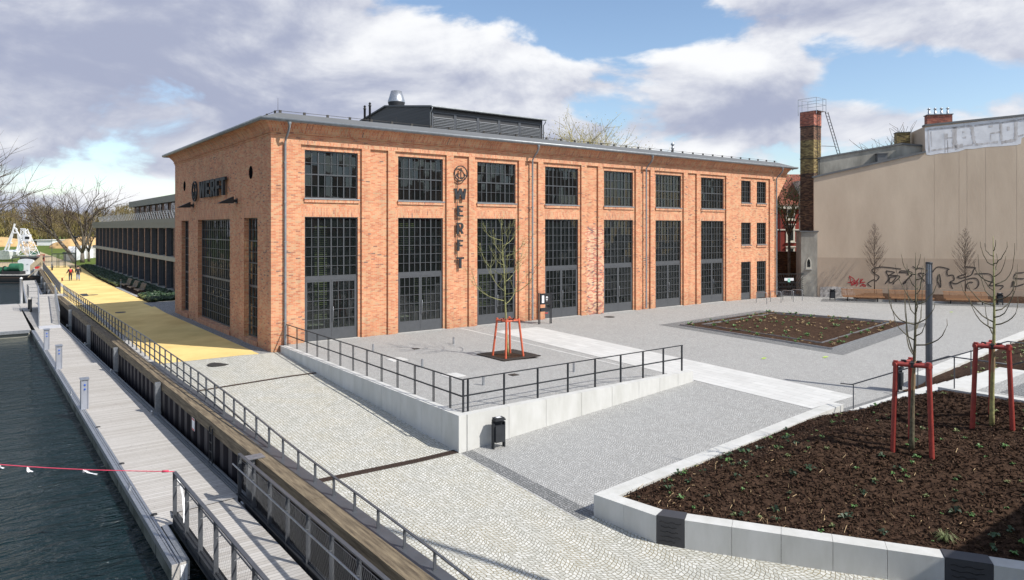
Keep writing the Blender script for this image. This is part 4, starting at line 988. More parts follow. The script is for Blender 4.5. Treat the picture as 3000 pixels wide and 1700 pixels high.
# painted-over lettering near the parapet
def wmark(pts, off, mat, name, parent):
    mb = MB(); mb.extr([Wp(t, off, z) for t, z in pts], tuple(-.008*WN.to_3d())); return mb.build(name, mat, parent, fix=True)
fz = lambda x, y: (2580+x/6.119, 320+y/6.119)
def pix2wall(px, py):     # measured outline points of the flat paint on the wall
    r = (px-1500)/2047.5; dz = -(py-668.82)/2047.5; cy, sy = math.cos(YAW), math.sin(YAW)
    R3 = Vector((r*cy+sy, -r*sy+cy, dz)); C_ = Vector((-11.524, -35.07)); k = WN.dot(WA-C_)/WN.dot(R3.xy); P_ = C_+R3.xy*k
    return ((P_-WA).dot(WD), 5.9+R3.z*k)
def zw(pts): return [pix2wall(*fz(*p)) for p in pts]
white = zw([(790, 330), (860, 312), (1300, 265), (1800, 205), (2300, 150), (2569, 118)])
low = zw([(2569, 500), (2525, 520), (2515, 620), (2440, 645), (2170, 665), (1900, 680), (1660, 715), (1530, 715), (1400, 760), (1180, 790), (1060, 795), (900, 825), (820, 815), (800, 700)])
e1 = white[-1]; e2 = low[0]
white = [(t, z-.05) for t, z in white]
wmark(white+[(17.6, 15.30), (17.6, 13.7)]+low, .012, WHITEP, 'white_paint_field', nh)
def smear(pts, w, nm='paint_smear', mat=DIRTP, off=.02, r=random.Random(2)):
    """a ragged brushed stroke lying on the wall"""
    mb = MB(); pts = zw(pts); L_ = []; R_ = []
    dense = []
    for p, q in zip(pts, pts[1:]):
        n = max(2, int(math.dist(p, q)/.12)); dense += [(p[0]+(q[0]-p[0])*k/n, p[1]+(q[1]-p[1])*k/n) for k in range(n)]
    dense.append(pts[-1])
    for i, p in enumerate(dense):
        q = dense[min(i+1, len(dense)-1)]; o_ = dense[max(i-1, 0)]; d = Vector((q[0]-o_[0], q[1]-o_[1])).normalized(); n = Vector((-d.y, d.x)); ww = w*(.65+.5*r.random())/2
        L_.append(Wp(p[0]+n.x*ww, off, p[1]+n.y*ww)); R_.append(Wp(p[0]-n.x*ww, off, p[1]-n.y*ww))
    m_ = len(L_); mb.add(L_+R_, [(i, i+1, m_+i+1, m_+i) for i in range(m_-1)]); return mb.build(nm, mat, nh)
lt = empty('painted_letters', Wp(12, .02, 13), 'smeared grey block letters in the white painted field under the parapet', 'graffiti')
for pts, w in (([(850, 360), (870, 780)], .13), ([(900, 400), (915, 680)], .07), ([(870, 365), (1290, 330)], .13), ([(900, 745), (1290, 690)], .16),
        ([(1170, 440), (1170, 540)], .34), ([(1190, 515), (1290, 515)], .09), ([(1320, 320), (1325, 700)], .38), ([(1300, 335), (1640, 300)], .22), ([(1330, 690), (1480, 650)], .42), ([(1500, 660), (1650, 640)], .12),
        ([(1630, 310), (1650, 450), (1680, 620)], .30), ([(1465, 415), (1510, 412)], .16), ([(1470, 510), (1530, 508)], .16), ([(1680, 300), (2130, 240)], .16), ([(1690, 640), (2100, 590)], .20), ([(1965, 290), (1970, 330)], .3), ([(1970, 460), (1975, 560)], .10),
        ([(2150, 240), (2160, 560)], .24), ([(2170, 245), (2420, 200)], .18), ([(2420, 200), (2425, 560)], .30), ([(2160, 600), (2420, 555)], .28), ([(2265, 350), (2310, 350)], .40), ([(2460, 490), (2569, 460)], .20), ([(2450, 200), (2569, 175)], .16), ([(1150, 550), (1155, 780)], .08), ([(1200, 560), (1205, 780)], .06), ([(1960, 440), (2150, 410)], .14)):
    o = smear(pts, w); o.parent = lt; o.location = origin(nh)-origin(lt); o.name = 'letter_stroke'
# spray painted tags low on the wall
fg = lambda x, y: (2480+x/4.942, 740+y/4.942)
def spray(group_empty, strokes, w, mat, off):
    for st in strokes:
        mb = MB(); pts = [pix2wall(*fg(*p)) for p in st]; sm_ = []
        for i in range(len(pts)-1):
            p0, p1, p2, p3 = pts[max(0, i-1)], pts[i], pts[i+1], pts[min(len(pts)-1, i+2)]
            for k in range(5):
                t = k/5; sm_.append(tuple(.5*((2*p1[j])+(-p0[j]+p2[j])*t+(2*p0[j]-5*p1[j]+4*p2[j]-p3[j])*t*t+(-p0[j]+3*p1[j]-3*p2[j]+p3[j])*t**3) for j in (0, 1)))
        sm_.append(pts[-1]); L_ = []; R_ = []
        for i, p in enumerate(sm_):
            q = sm_[min(i+1, len(sm_)-1)]; o_ = sm_[max(i-1, 0)]; d = Vector((q[0]-o_[0], q[1]-o_[1])); d = d.normalized() if d.length > 1e-6 else Vector((1, 0)); n = Vector((-d.y, d.x))*w/2
            L_.append(Wp(p[0]+n.x, off, p[1]+n.y)); R_.append(Wp(p[0]-n.x, off, p[1]-n.y))
        m_ = len(L_); mb.add(L_+R_, [(i, i+1, m_+i+1, m_+i) for i in range(m_-1)]); mb.build('spray_line', mat, group_empty)
ge = empty('graffiti_outline', Wp(9, .03, 1.4), 'black spray painted outline of large unfinished graffiti letters behind the long benches', 'graffiti')
spray(ge, [[(790, 240), (520, 210), (390, 235), (370, 265), (400, 305), (470, 350), (430, 410), (390, 395), (320, 435), (310, 460), (360, 500)],
  [(570, 265), (690, 285), (660, 305), (600, 330), (570, 270)], [(600, 330), (770, 345), (680, 440), (690, 455)], [(600, 330), (610, 380), (560, 455)], [(630, 360), (720, 350), (660, 430), (615, 425), (630, 360)],
  [(760, 290), (800, 265), (950, 295), (870, 400), (850, 440), (820, 445), (950, 320)], [(760, 290), (870, 295), (890, 330)], [(955, 200), (1010, 232), (1060, 225), (1110, 240)], [(1130, 305), (1040, 305), (1090, 370), (1130, 420)], [(900, 240), (890, 300)],
  [(1240, 290), (1320, 210), (1480, 240), (1455, 260), (1465, 330), (1540, 330), (1555, 400), (1500, 430), (1540, 540)], [(1340, 310), (1315, 380), (1330, 450), (1360, 505), (1360, 400), (1340, 310)],
  [(1700, 205), (1860, 220), (1840, 250), (1810, 320), (1740, 350), (1650, 370), (1610, 350), (1730, 310)], [(1500, 430), (1590, 450), (1700, 400), (1850, 370), (1910, 420), (1900, 490), (1820, 545), (1750, 520), (1740, 460), (1790, 430), (1830, 435)],
  [(1850, 310), (2060, 310), (2120, 380), (2080, 460), (2070, 480), (2260, 480), (2220, 540), (2140, 620)], [(2440, 300), (2569, 290)], [(2440, 310), (2430, 370), (2569, 380)], [(2410, 410), (2390, 500)], [(2420, 410), (2430, 490), (2569, 455)], [(480, 550), (560, 535), (690, 550)]], .09, GRAFB, .030)
ge = empty('graffiti_tag', Wp(3.2, .03, 1.0), 'small red spray painted tag reading Pousk left of the first long bench', 'graffiti')
spray(ge, [[(40, 335), (75, 480)], [(15, 430), (60, 435), (110, 400), (80, 365), (42, 345)], [(95, 440), (85, 465), (105, 468), (112, 440), (95, 432)], [(120, 400), (125, 455), (140, 440), (150, 400)], [(180, 375), (150, 420), (165, 440), (140, 490)], [(210, 380), (195, 455)], [(240, 380), (205, 430), (270, 430)], [(250, 465), (235, 480), (250, 495), (268, 480), (240, 460), (205, 480), (200, 510), (235, 520), (270, 515), (270, 465)]], .075, GRAFR, .034)
mb = MB(); mb.box(0, 0, 0, 0, 0, 0) if False else None
pts = [(.25, -.5), (.22, .62), (1.4, .70), (2.9, .58), (3.1, .1), (3.0, -.5)]
wpoly(pts, .075, .02, 'exposed_rubble', M('pale_rubble', (.55,.52,.48), rough=.95, var=.4, scale=4, bump=.6, bscale=12, col2=(.2,.18,.16)), nh)
for t in (9.4, 11.3, 11.9, 13.3, 15.6):
    mb = MB(); mb.bar(Wp(t, .005, 4.0 if t > 12 else 2.9), Wp(t, .005, 12.9+.03*t), .008, .004, up=WN.to_3d()); mb.build('wall_joint', RENDER_TAN2, nh)
# the annex and the tall chimney
an = empty('annex', (47.8, -.6, -.3), 'small rendered annex with a pointed arch window at the end of the tan wall', 'building')
mb = MB(); q = [Wp(-1.36, .02)[:2], Wp(.012, .02)[:2], Wp(.012, -3.0)[:2], Wp(-1.36, -3.0)[:2]]; mb.prism(q, -.5, 5.56); mb.build('wall', RENDER_GREY, an, fix=True)
mb = MB(); q = [Wp(-1.46, .12)[:2], Wp(.10, .12)[:2], Wp(.10, -3.1)[:2], Wp(-1.46, -3.1)[:2]]; mb.prism(q, 5.562, 5.66); mb.build('roof', RFELT, an, fix=True)
arch = [(-.93, 2.25), (-.93, 2.85), (-.88, 3.05), (-.71, 3.30), (-.54, 3.05), (-.49, 2.85), (-.49, 2.25)]
mb = MB(); mb.extr([Wp(t, .03, z) for t, z in arch], tuple(WN.to_3d()*.03)); wdo = mb.build('arch_window', PLAST, an, fix=True)
mb = MB(); mb.extr([Wp(-.71+(t+.71)*.6, .064, 2.80+(z-2.80)*.72) for t, z in arch], tuple(WN.to_3d()*.006)); mb.build('pane', GLASSD, wdo, fix=True)
mb = MB(); mb.bar(Wp(-1.0, .08, 2.20), Wp(-.42, .08, 2.20), .16, .07); mb.build('sill', CONC, wdo)
ch = empty('brick_chimney', (48.9, -.7, 5.6), 'tall square brick chimney, sooty below, yellow in the middle and red on top', 'chimney')
cx0, cx1, cy0, cy1 = 48.25, 49.55, -1.35, .0
for z0, z1, m_, nm in ((5.66, 10.9, CHB, 'sooty_shaft'), (10.9, 13.9, CHY, 'yellow_shaft'), (13.9, 15.2, CHD, 'dark_shaft'), (15.2, 16.5, CHR, 'red_head')):
    mb = MB(); e = .02 if nm != 'red_head' else .0; mb.box(cx0+e, cx1-e, cy0+e, cy1-e, z0, z1-.001); mb.build(nm, m_, ch)
mb = MB()
for z in (8.4, 12.2, 15.1): mb.box(cx0-.02, cx1+.02, cy0-.02, cy1+.02, z, z+.05)
for x in (48.75, 49.05): mb.bar((x, cy0-.08, 6), (x, cy0-.08, 16.4), .03)
for k in range(30): mb.bar((48.75, cy0-.08, 6.2+k*.35), (49.05, cy0-.08, 6.2+k*.35), .022)
mb.build('iron_bands', BLK, ch)
mb = MB(); mb.box(cx0+.1, cx1+.25, cy0-.3, cy1, 16.5, 16.54)
xs_ = (cx0-.1, cx1+.25); ys_ = (cy0-.3, cy1+.1)
for x in xs_:
    for y in ys_: mb.bar((x, y, 16.2), (x, y, 17.65), .035)
mb.bar((cx1-.3, cy0-.3, 16.5), (cx1-.3, cy0-.3, 17.65), .035); mb.bar((48.8, cy1+.1, 16.5), (48.8, cy1+.1, 17.65), .035)
for z in (17.1, 17.65):
    mb.bar((xs_[0], ys_[0], z), (xs_[1], ys_[0], z), .03); mb.bar((xs_[0], ys_[1], z), (xs_[1], ys_[1], z), .03); mb.bar((xs_[0], ys_[0], z), (xs_[0], ys_[1], z), .03); mb.bar((xs_[1], ys_[0], z), (xs_[1], ys_[1], z), .03)
mb.build('top_railing', GALV, ch)
mb = MB()
a, b = Vector((cx1+.28, cy0-.2, 16.5)), Vector((cx1+1.15, cy0-1.0, 12.3))
for s_ in (0, .28): mb.bar(a+Vector((s_*.6, -s_*.6, 0)), b+Vector((s_*.6, -s_*.6, 0)), .05)
for k in range(15): p = a.lerp(b, (k+.5)/15); mb.bar(p, p+Vector((.17, -.17, 0)), .03)
mb.bar(b+(a-b)*.25, (cx1, cy0, 13.4), .04)
mb.build('ladder', BLK, ch)

# ================================================================== red house, old wall and gate in the gap
rh = empty('red_house', (64, 11, -.5), 'dark red rendered house with cream window surrounds seen through the gap', 'building')
HA = Vector((60.0, 11.05)); HD = Vector((.797, -.604)); HN = Vector((-.604, -.797))
def Hp(s, o_=0.0, z=0.0): p = HA+HD*s+HN*o_; return (p.x, p.y, z)
mb = MB(); mb.prism([Hp(0)[:2], Hp(9)[:2], Hp(9, -9)[:2], Hp(0, -9)[:2]], -.6, 8.2); mb.build('wall', REDWALL, rh, fix=True)
mb = MB(); mb.bar(Hp(-.1, .12, 8.35), Hp(9, .12, 8.35), .35, .45); mb.bar(Hp(0, .05, 5.72), Hp(9, .05, 5.72), .1, .14); mb.build('cornice', PLAST, rh)
mb = MB(); mb.extr([Hp(-.3, .35, 8.5), Hp(-.3, -4.5, 12.4), Hp(-.3, -9.3, 8.5)], tuple(HD.to_3d()*10)); mb.build('roof', TILE, rh, fix=True)
mb = MB(); mb.extr([Hp(4.3, .2, 9.2), Hp(4.3, .2, 11.4), Hp(4.3, -3, 11.4), Hp(4.3, -3, 9.2)], tuple(HD.to_3d()*1.6)); mb.build('dormer', PLAST, rh, fix=True)
for s0 in (2.48, 5.4):
    for z0, z1 in ((7.03, 7.98), (4.50, 6.10), (2.3, 3.55)):
        mb = MB(); mb.extr([Hp(s0-.2, .02, z0-.18), Hp(s0+.82, .02, z0-.18), Hp(s0+.82, .02, z1+.2), Hp(s0-.2, .02, z1+.2)], tuple(HN.to_3d()*.06)); mb.bar(Hp(s0-.26, .1, z1+.24), Hp(s0+.88, .1, z1+.24), .2, .12); mb.bar(Hp(s0-.26, .1, z0-.22), Hp(s0+.88, .1, z0-.22), .2, .1)
        w_ = mb.build('window', PLAST, rh, fix=True)
        mb = MB(); mb.extr([Hp(s0, .085, z0), Hp(s0+.62, .085, z0), Hp(s0+.62, .085, z1), Hp(s0, .085, z1)], tuple(HN.to_3d()*.004)); mb.build('pane', GLASSD, w_, fix=True)
mb = MB(); mb.tube(Hp(1.55, .12, 2), Hp(1.55, .12, 8.4), .06, n=6); mb.build('downpipe', BLK, rh)
bw_ = empty('boundary_wall', (50, 6, -.4), 'old brown brick wall behind the ornate iron gate', 'wall')
mb = MB(); mb.bar((45.5, 9.5, 1.5), (57, 1.8, 1.5), .4, 3.9); mb.build('wall', WALLB, bw_)
mb = MB(); mb.bar((45.5, 9.5, 3.5), (57, 1.8, 3.5), .5, .1); mb.build('coping', CHB, bw_)
gt = empty('iron_gate', (46.2, .6, -.2), 'low wrought iron gate with bars radiating from a rectangle, between hall and annex', 'gate')
ga, gb = Vector((45.0, .75, 0)), Vector((47.6, -.9, 0)); gd = gb-ga
def Gp(s, z): return (ga.x+gd.x*s, ga.y+gd.y*s, z)
mb = MB(); zb_, zt_ = -.12, 1.78
for p, q in ((( 0, zb_), (1, zb_)), ((0, zt_), (1, zt_)), ((0, zb_), (0, zt_)), ((1, zb_), (1, zt_))): mb.bar(Gp(*p), Gp(*q), .06)
mb.build('frame', BLK, gt)
mb = MB(); i0, i1, j0, j1 = .18, .82, .62, 1.02
for p, q in (((i0, j0), (i1, j0)), ((i0, j1), (i1, j1)), ((i0, j0), (i0, j1)), ((i1, j0), (i1, j1))): mb.bar(Gp(*p), Gp(*q), .04)
for k in range(13):
    t = k/12; mb.bar(Gp(i0+(i1-i0)*t, j1), Gp(t, zt_), .028); mb.bar(Gp(i0+(i1-i0)*t, j0), Gp(t, zb_), .028)
for k in range(1, 7):
    t = k/7; mb.bar(Gp(i0, j0+(j1-j0)*t), Gp(0, zb_+(zt_-zb_)*t), .028); mb.bar(Gp(i1, j0+(j1-j0)*t), Gp(1, zb_+(zt_-zb_)*t), .028)
for k in range(6):
    c = .25+.1*k
    for m_ in range(8):
        a, b = 2*math.pi*m_/8, 2*math.pi*(m_+1)/8; mb.bar(Gp(c+.045*math.cos(a), .82+.14*math.sin(a)), Gp(c+.045*math.cos(b), .82+.14*math.sin(b)), .025)
mb.build('radiating_bars', BLK, gt)
gs2 = empty('notice_board', (46.0, -.2, .9), 'small white and pale green notice hanging on the iron gate', 'sign')
def Gq(s, o_, z): n = Vector((gd.y, -gd.x, 0)).normalized(); return tuple(Vector(Gp(s, z))+n*o_)
mb = MB(); mb.extr([Gq(.36, .06, 1.18), Gq(.64, .06, 1.18), Gq(.64, .06, 1.42), Gq(.36, .06, 1.42)], (0.0, .012, 0)); mb.build('board', WHITE, gs2, fix=True)
mb = MB(); mb.extr([Gq(.46, .072, 1.06), Gq(.535, .072, 1.06), Gq(.535, .072, 1.38), Gq(.46, .072, 1.38)], (0.0, .008, 0)); mb.build('green_sheet', M('pale_green', (.3,.6,.5)), gs2, fix=True)
# ================================================================== houses across the street, behind the camera: the hall windows mirror them
def plain_house(x0, x1, y0, y1, h, rh_, wallm, label):
    t = empty('town_house', ((x0+x1)/2, (y0+y1)/2, -1), label, 'building')
    mb = MB(); mb.box(x0, x1, y0, y1, -2, h); mb.build('wall', wallm, t)
    mb = MB(); mb.extr([(x0-.4, y0-.4, h), (x0-.4, y1+.4, h), (x0-.4, (y0+y1)/2, h+rh_)], (x1-x0+.8, 0, 0)); mb.build('roof', TILE, t, fix=True)
    r = int((x1-x0)/3)
    first = None
    for k in range(r):
        for z in (1.2, 4.4, 7.6):
            if z+1.6 > h: continue
            xx = x0+1+k*3; mb = MB(); mb.box(xx, xx+1.2, y1, y1+.05, z, z+1.6)
            if first is None: first = mb.build('window', GLASSD, t); fx, fz_ = xx, z
            else: c = first.copy(); COL.objects.link(c); c.parent = t; c.location = (xx-fx, 0, z-fz_)
plain_house(14, 34, -84, -72, 9.5, 5, PLAST, 'cream town house with a red tiled roof across the street')
plain_house(36, 58, -82, -70, 11, 5, REDWALL, 'dark red town house across the street')
plain_house(60, 84, -78, -66, 10, 6, PLAST, 'long cream town house at the far end of the street')
# ================================================================== quay edge
def at_px(px, py, depth):      # a measured point of the photograph at a given distance
    r = (px-1500)/2047.5; dz = -(py-668.82)/2047.5; cy, sy = math.cos(YAW), math.sin(YAW)
    return Vector((-11.524+depth*(r*cy+sy), -35.07+depth*(-r*sy+cy), 5.9+depth*dz))
K0 = KU
qw = empty('quay_wall', (-5.4, 0, -2.3), 'dark steel sheet pile quay wall topped by a weathered timber beam', 'quay wall')
mb = MB(); v = -45.0; prof = []
while v < 100.5:
    b = K0(v)-.50; prof += [(b, v), (b, v+.40), (b+.22, v+.50), (b+.22, v+.85)]; v += .95
n = len(prof); vs = [(x, y, -3.0) for x, y in prof]+[(x, y, -.78) for x, y in prof]
mb.add(vs, [(i, n+i, n+i+1, i+1) for i in range(n-1)]); mb.build('sheet_piling', PILE, qw)
def lbox(mb, o0, o1, v0, v1, z0, z1):
    """box following the quay line, offsets outwards (negative x)"""
    a0, a1 = K0(v0), K0(v1)
    vs = [(a0+o0, v0, z0), (a0+o1, v0, z0), (a1+o0, v1, z0), (a1+o1, v1, z0), (a0+o0, v0, z1), (a0+o1, v0, z1), (a1+o0, v1, z1), (a1+o1, v1, z1)]
    mb.add(vs, [(0,2,3,1),(4,5,7,6),(0,1,5,4),(2,6,7,3),(0,4,6,2),(1,3,7,5)])
r_ = random.Random(3); v = -45.0
while v < 100:
    L_ = 4.2+r_.random()*2.5; e = min(v+L_, 100)
    if v < 43.2 < e: e = 43.2
    if 43.1 < v < 45.9: v = 46.0; continue
    mb = MB(); dz = (r_.random()-.5)*.03; lbox(mb, -.62+(r_.random()-.5)*.03, -.20, v+.008, e-.008, -.84, -.47+dz)
    mb.build('timber_beam', BEAM, qw, fix=True); v = e
mb = MB(); lbox(mb, -.195, .14, -45, 2.0, -1.9, -.485); mb.build('kerb_plate', STEEL, qw, fix=True)
mb = MB(); lbox(mb, -.195, .10, 2.0, 100, -1.2, -.50)
mb.build('kerb_stone', CONC, qw, fix=True)
for v in (-15.3, -3.1, 7.6, 18.6, 29.6, 52, 64, 76):
    x = K0(v)-.74; mb = MB(); mb.box(x-.10, x+.10, v-.09, v-.07, -2.4, -.50); mb.box(x-.10, x+.10, v+.07, v+.09, -2.4, -.50); mb.box(x-.012, x+.012, v-.07, v+.07, -2.4, -.50)
    if v == -15.3: mb.box(x-.16, x+.34, v-.20, v+.20, -.455, -.435)
    mb.build('guide_pile', GALV, qw)
    mb = MB(); mb.box(x-.26, x+.10, v-.16, v+.14, -1.80, -1.72); mb.tube((x-.2, v-.12, -1.68), (x-.2, v+.12, -1.68), .05); mb.build('pile_roller', GALV, qw)
mb = MB()
for dv in (0, .34): mb.bar((K0(-11)-.66, -11.1+dv, -2.1), (K0(-11)-.66, -11.1+dv, -.62), .04)
for k in range(5): mb.bar((K0(-11)-.66, -11.1, -2.0+k*.3), (K0(-11)-.66, -10.76, -2.0+k*.3), .03)
o = mb.build('quay_ladder', STEEL2); tag(o, 'narrow steel ladder hanging on the dark sheet pile wall', 'ladder')
mb = MB(); x = K0(-8.6)-.66; mb.box(x-.015, x, -8.85, -8.5, -1.22, -.80); o = mb.build('notice_plate', WHITE); tag(o, 'small white notice plate on the dark sheet pile wall', 'sign')
mb = MB(); mb.box(x-.019, x-.0155, -8.84, -8.51, -1.21, -1.16); mb.box(x-.019, x-.0155, -8.84, -8.51, -.86, -.81); mb.build('red_stripe', REDB, o)
# railing on the quay, following the falling ramp
RT = lambda v: pw([(-34, -.55), (-23.5, -.13), (-21.2, -.075), (-18.8, -.035), (-16.4, .02), (-13, .19), (-11, .28), (-7, .40), (3, .50), (100, .52)], v)
def quay_rail(v0, v1, label, step=1.15):
    t = empty('quay_railing', (K0(v0), v0, -.5), label, 'railing')
    n = int(round((v1-v0)/step)); first = None
    vs_ = [v0+(v1-v0)*k/n for k in range(n+1)]
    for v in vs_:
        h = RT(v)+.485; mb = MB(); mb.box(K0(v)-.032, K0(v)+.032, v-.009, v+.009, -.485, RT(v)-.01); mb.box(K0(v)-.05, K0(v)+.05, v-.03, v+.03, -.485, -.475); mb.build('post', STEEL, t)
    for off0, off1, w in ((0, 0, .055), (.36, .50, .028), (.70, .70, .028)):
        mb = MB()
        pts = [(v, RT(v)-(off1+(off0-off1)*sstep(-16, 0, v))) for v in vs_]
        for (a, za), (b, zb) in zip(pts, pts[1:]):
            if za < -.40 and off0: continue
            if zb < -.475 and off0: continue
            za2 = max(za, -.475); mb.bar((K0(a), a, za2), (K0(b), b, zb), w, .022 if off0 == 0 else .045)
        if mb.v: mb.build('rail', STEEL, t)
quay_rail(-33, 42.9, 'long grey steel railing along cobbled ramp and yellow path, this side of the gap')
quay_rail(46.1, 99, 'far stretch of grey steel quay railing beyond the gangway gap')
# ------------------------------------------------------------------ pontoons
PO = lambda v: -8.06-.0098*(v+17.6)
PI_ = lambda v: -5.45-.0215*(v+13.5)
pn = empty('pontoon', (-7.3, 10, -2.3), 'long floating pontoon with weathered board deck beside the sheet pile wall', 'pontoon')
mb = MB(); vs = []; N_ = 24
for k in range(N_+1):
    v = -15.24+(52+15.24)*k/N_; vs += [(PO(v)+.24, v, -1.80), (PI_(v)-.22, v, -1.80)]
mb.add(vs, [(2*k, 2*k+1, 2*k+3, 2*k+2) for k in range(N_)]); mb.build('deck', DECK, pn)
mb = MB(); v = -17.65; r_ = random.Random(4)
while v < 27.5:
    e = v+1.9; mb.add([(PO(v)+.03, v+.05, -2.7), (PO(e)+.03, e-.05, -2.7), (PO(e)+.03, e-.05, -1.88), (PO(v)+.03, v+.05, -1.88), (PO(v)+.34, v+.05, -2.7), (PO(e)+.34, e-.05, -2.7), (PO(e)+.34, e-.05, -1.88), (PO(v)+.34, v+.05, -1.88)], [(3,2,1,0),(4,5,6,7),(0,1,5,4),(2,3,7,6),(0,4,7,3),(1,2,6,5)]); v = e
for a, b in ((-15.24, 52),):
    mb.add([(PO(a)+.5, a, -2.6), (PI_(a)-.4, a, -2.6), (PI_(b)-.4, b, -2.6), (PO(b)+.5, b, -2.6), (PO(a)+.5, a, -1.86), (PI_(a)-.4, a, -1.86), (PI_(b)-.4, b, -1.86), (PO(b)+.5, b, -1.86)], [(0,1,5,4),(1,2,6,5),(2,3,7,6),(3,0,4,7)])
mb.build('floats', M('algae_stained_float', (.17,.18,.16), rough=.8, var=.35, scale=1.2, col2=(.05,.06,.045)), pn, fix=True)
mb = MB()
for o0, o1, z in ((0, .10, -1.795), (.115, .16, -1.80), (.175, .235, -1.797)):
    for (a, b) in ((-17.65, 28.8), (52, 52.01)):
        if b-a < 1: continue
        mb.add([(PO(a)+o0, a, -1.95), (PO(a)+o1, a, -1.95), (PO(b)+o1, b, -1.95), (PO(b)+o0, b, -1.95), (PO(a)+o0, a, z), (PO(a)+o1, a, z), (PO(b)+o1, b, z), (PO(b)+o0, b, z)], [(4,5,6,7),(0,1,5,4),(1,2,6,5),(2,3,7,6),(3,0,4,7)])
for o0, o1, z in ((0, -.05, -1.74), (-.08, -.12, -1.79), (-.15, -.20, -1.77)):
    a, b = -15.24, 52
    mb.add([(PI_(a)+o1, a, -1.98), (PI_(a)+o0, a, -1.98), (PI_(b)+o0, b, -1.98), (PI_(b)+o1, b, -1.98), (PI_(a)+o1, a, z), (PI_(a)+o0, a, z), (PI_(b)+o0, b, z), (PI_(b)+o1, b, z)], [(4,5,6,7),(0,1,5,4),(1,2,6,5),(2,3,7,6),(3,0,4,7)])
mb.build('edge_channel', GALV, pn)
mb = MB(); a, b = -17.65, -15.25
mb.box(PO(a)+.24, -7.68, a, b, -1.96, -1.775); mb.build('end_plate', GALV, pn)
mb = MB(); mb.box(PO(a), -7.68, a-.02, a, -2.22, -1.80); mb.build('end_fascia', DECK, pn)
cp = empty('pontoon', (-20, 40, -2.3), 'broad floating pier branching off left from the pontoon by the far gangway', 'pontoon')
mb = MB(); mb.box(-40, -8.52, 29.0, 51.8, -1.9, -1.80); mb.build('deck', DECKX, cp)
mb = MB(); mb.box(-40, -8.62, 28.86, 28.99, -2.0, -1.77); mb.build('edge_channel', GALV, cp); mb = MB(); mb.box(-40, -8.62, 51.81, 51.95, -2.0, -1.77); mb.build('edge_channel', GALV, cp)
mb = MB(); mb.box(-40, -8.6, 29.1, 51.7, -2.7, -1.9); mb.build('floats', OLIVL, cp)
fp = empty('pontoon', (-6.6, 70, -2.3), 'narrow far pontoon running on behind the gangway landing', 'pontoon')
def fbox(a, b, z0, z1, nm, mt_):
    mb = MB(); e = .028*38; mb.prism([(a, 52.2), (b, 52.2), (b+e, 90), (a+e, 90)], z0, z1); mb.build(nm, mt_, fp, fix=True)
fbox(-7.75, -6.30, -1.95, -1.81, 'deck', DECKX); fbox(-7.88, -7.76, -2.0, -1.76, 'edge_channel', GALV); fbox(-6.29, -6.15, -2.0, -1.76, 'edge_channel', GALV); fbox(-7.7, -6.35, -2.7, -1.96, 'floats', OLIVL)
for x, y, lb in ((-8.02, -.32, 'nearest silver power pedestal on the edge of the pontoon'), (-8.14, 10.36, 'middle silver power pedestal on the edge of the pontoon'), (-8.22, 18.06, 'farthest of the three silver power pedestals, before the gangway foot')):
    t = empty('power_pedestal', (x, y, -1.8), lb, 'power pedestal', 'power pedestals along the pontoon')
    mb = MB(); mb.box(x-.135, x+.135, y-.11, y+.11, -1.8, -.55)
    for s_ in (-1, 1): mb.tube((x+s_*.12, y-.11, -1.8), (x+s_*.12, y-.11, -.55), .028, n=8); mb.tube((x+s_*.12, y+.11, -1.8), (x+s_*.12, y+.11, -.55), .028, n=8)
    mb.build('column', M('silver_pedestal', (.34,.36,.41), rough=.4, metal=.3, var=.05), t)
    mb = MB(); mb.add([(x-.17, y-.16, -.55), (x+.17, y-.16, -.55), (x+.17, y+.16, -.51), (x-.17, y+.16, -.51), (x-.17, y-.16, -.53), (x+.17, y-.16, -.53), (x+.17, y+.16, -.48), (x-.17, y+.16, -.48)], [(0,3,2,1),(4,5,6,7),(0,1,5,4),(1,2,6,5),(2,3,7,6),(3,0,4,7)]); mb.build('cap', GALV, t)
    for z in (-.76, -.94):
        mb = MB(); mb.tube((x, y-.108, z), (x, y-.145, z-.01), .036, n=12); mb.build('socket', BLUE, t)
for x, y, lb in ((-8.04, -11.86, 'nearest'), (-8.22, 3.0, 'middle'), (-8.45, 22.0, 'farthest')):
    mb = MB(); mb.box(x-.03, x+.03, y-.05, y+.05, -1.8, -1.72); mb.path([(x, y-.20, -1.66), (x, y-.05, -1.70), (x, y+.05, -1.70), (x, y+.20, -1.66)], .02, 6); o = mb.build('mooring_cleat', GALV); tag(o, lb+' mooring cleat on the edge rail of the pontoon', 'cleat', 'cleats on the pontoon edge')
for x, y, lb in ((-7.93, -3.85, 'dark lifting eye cover in the deck beyond the red rope'), (-7.87, -9.16, 'dark lifting eye cover in the deck just under the red rope'), (-7.83, -14.3, 'dark lifting eye cover in the deck by the near gangway foot')):
    mb = MB(); mb.lathe((x, y, -1.8), [(.09, 0), (.08, .02), (.03, .03)], 14); o = mb.build('deck_cap', BLK); tag(o, lb, 'deck fitting', 'round deck caps')
for x, y, z1, lb in ((-8.25, 52.6, .72, 'tall white mooring pile behind the gangway landing'), (-12.3, -12.5, .25, 'mooring pile the pink rope is tied to')):
    mb = MB(); mb.lathe((x, y, -3.2), [(.13, 0), (.13, z1+3.2), (.15, z1+3.2), (.15, z1+3.24), (.02, z1+3.34)], 14); o = mb.build('mooring_pile', WHITE); tag(o, lb, 'pile')
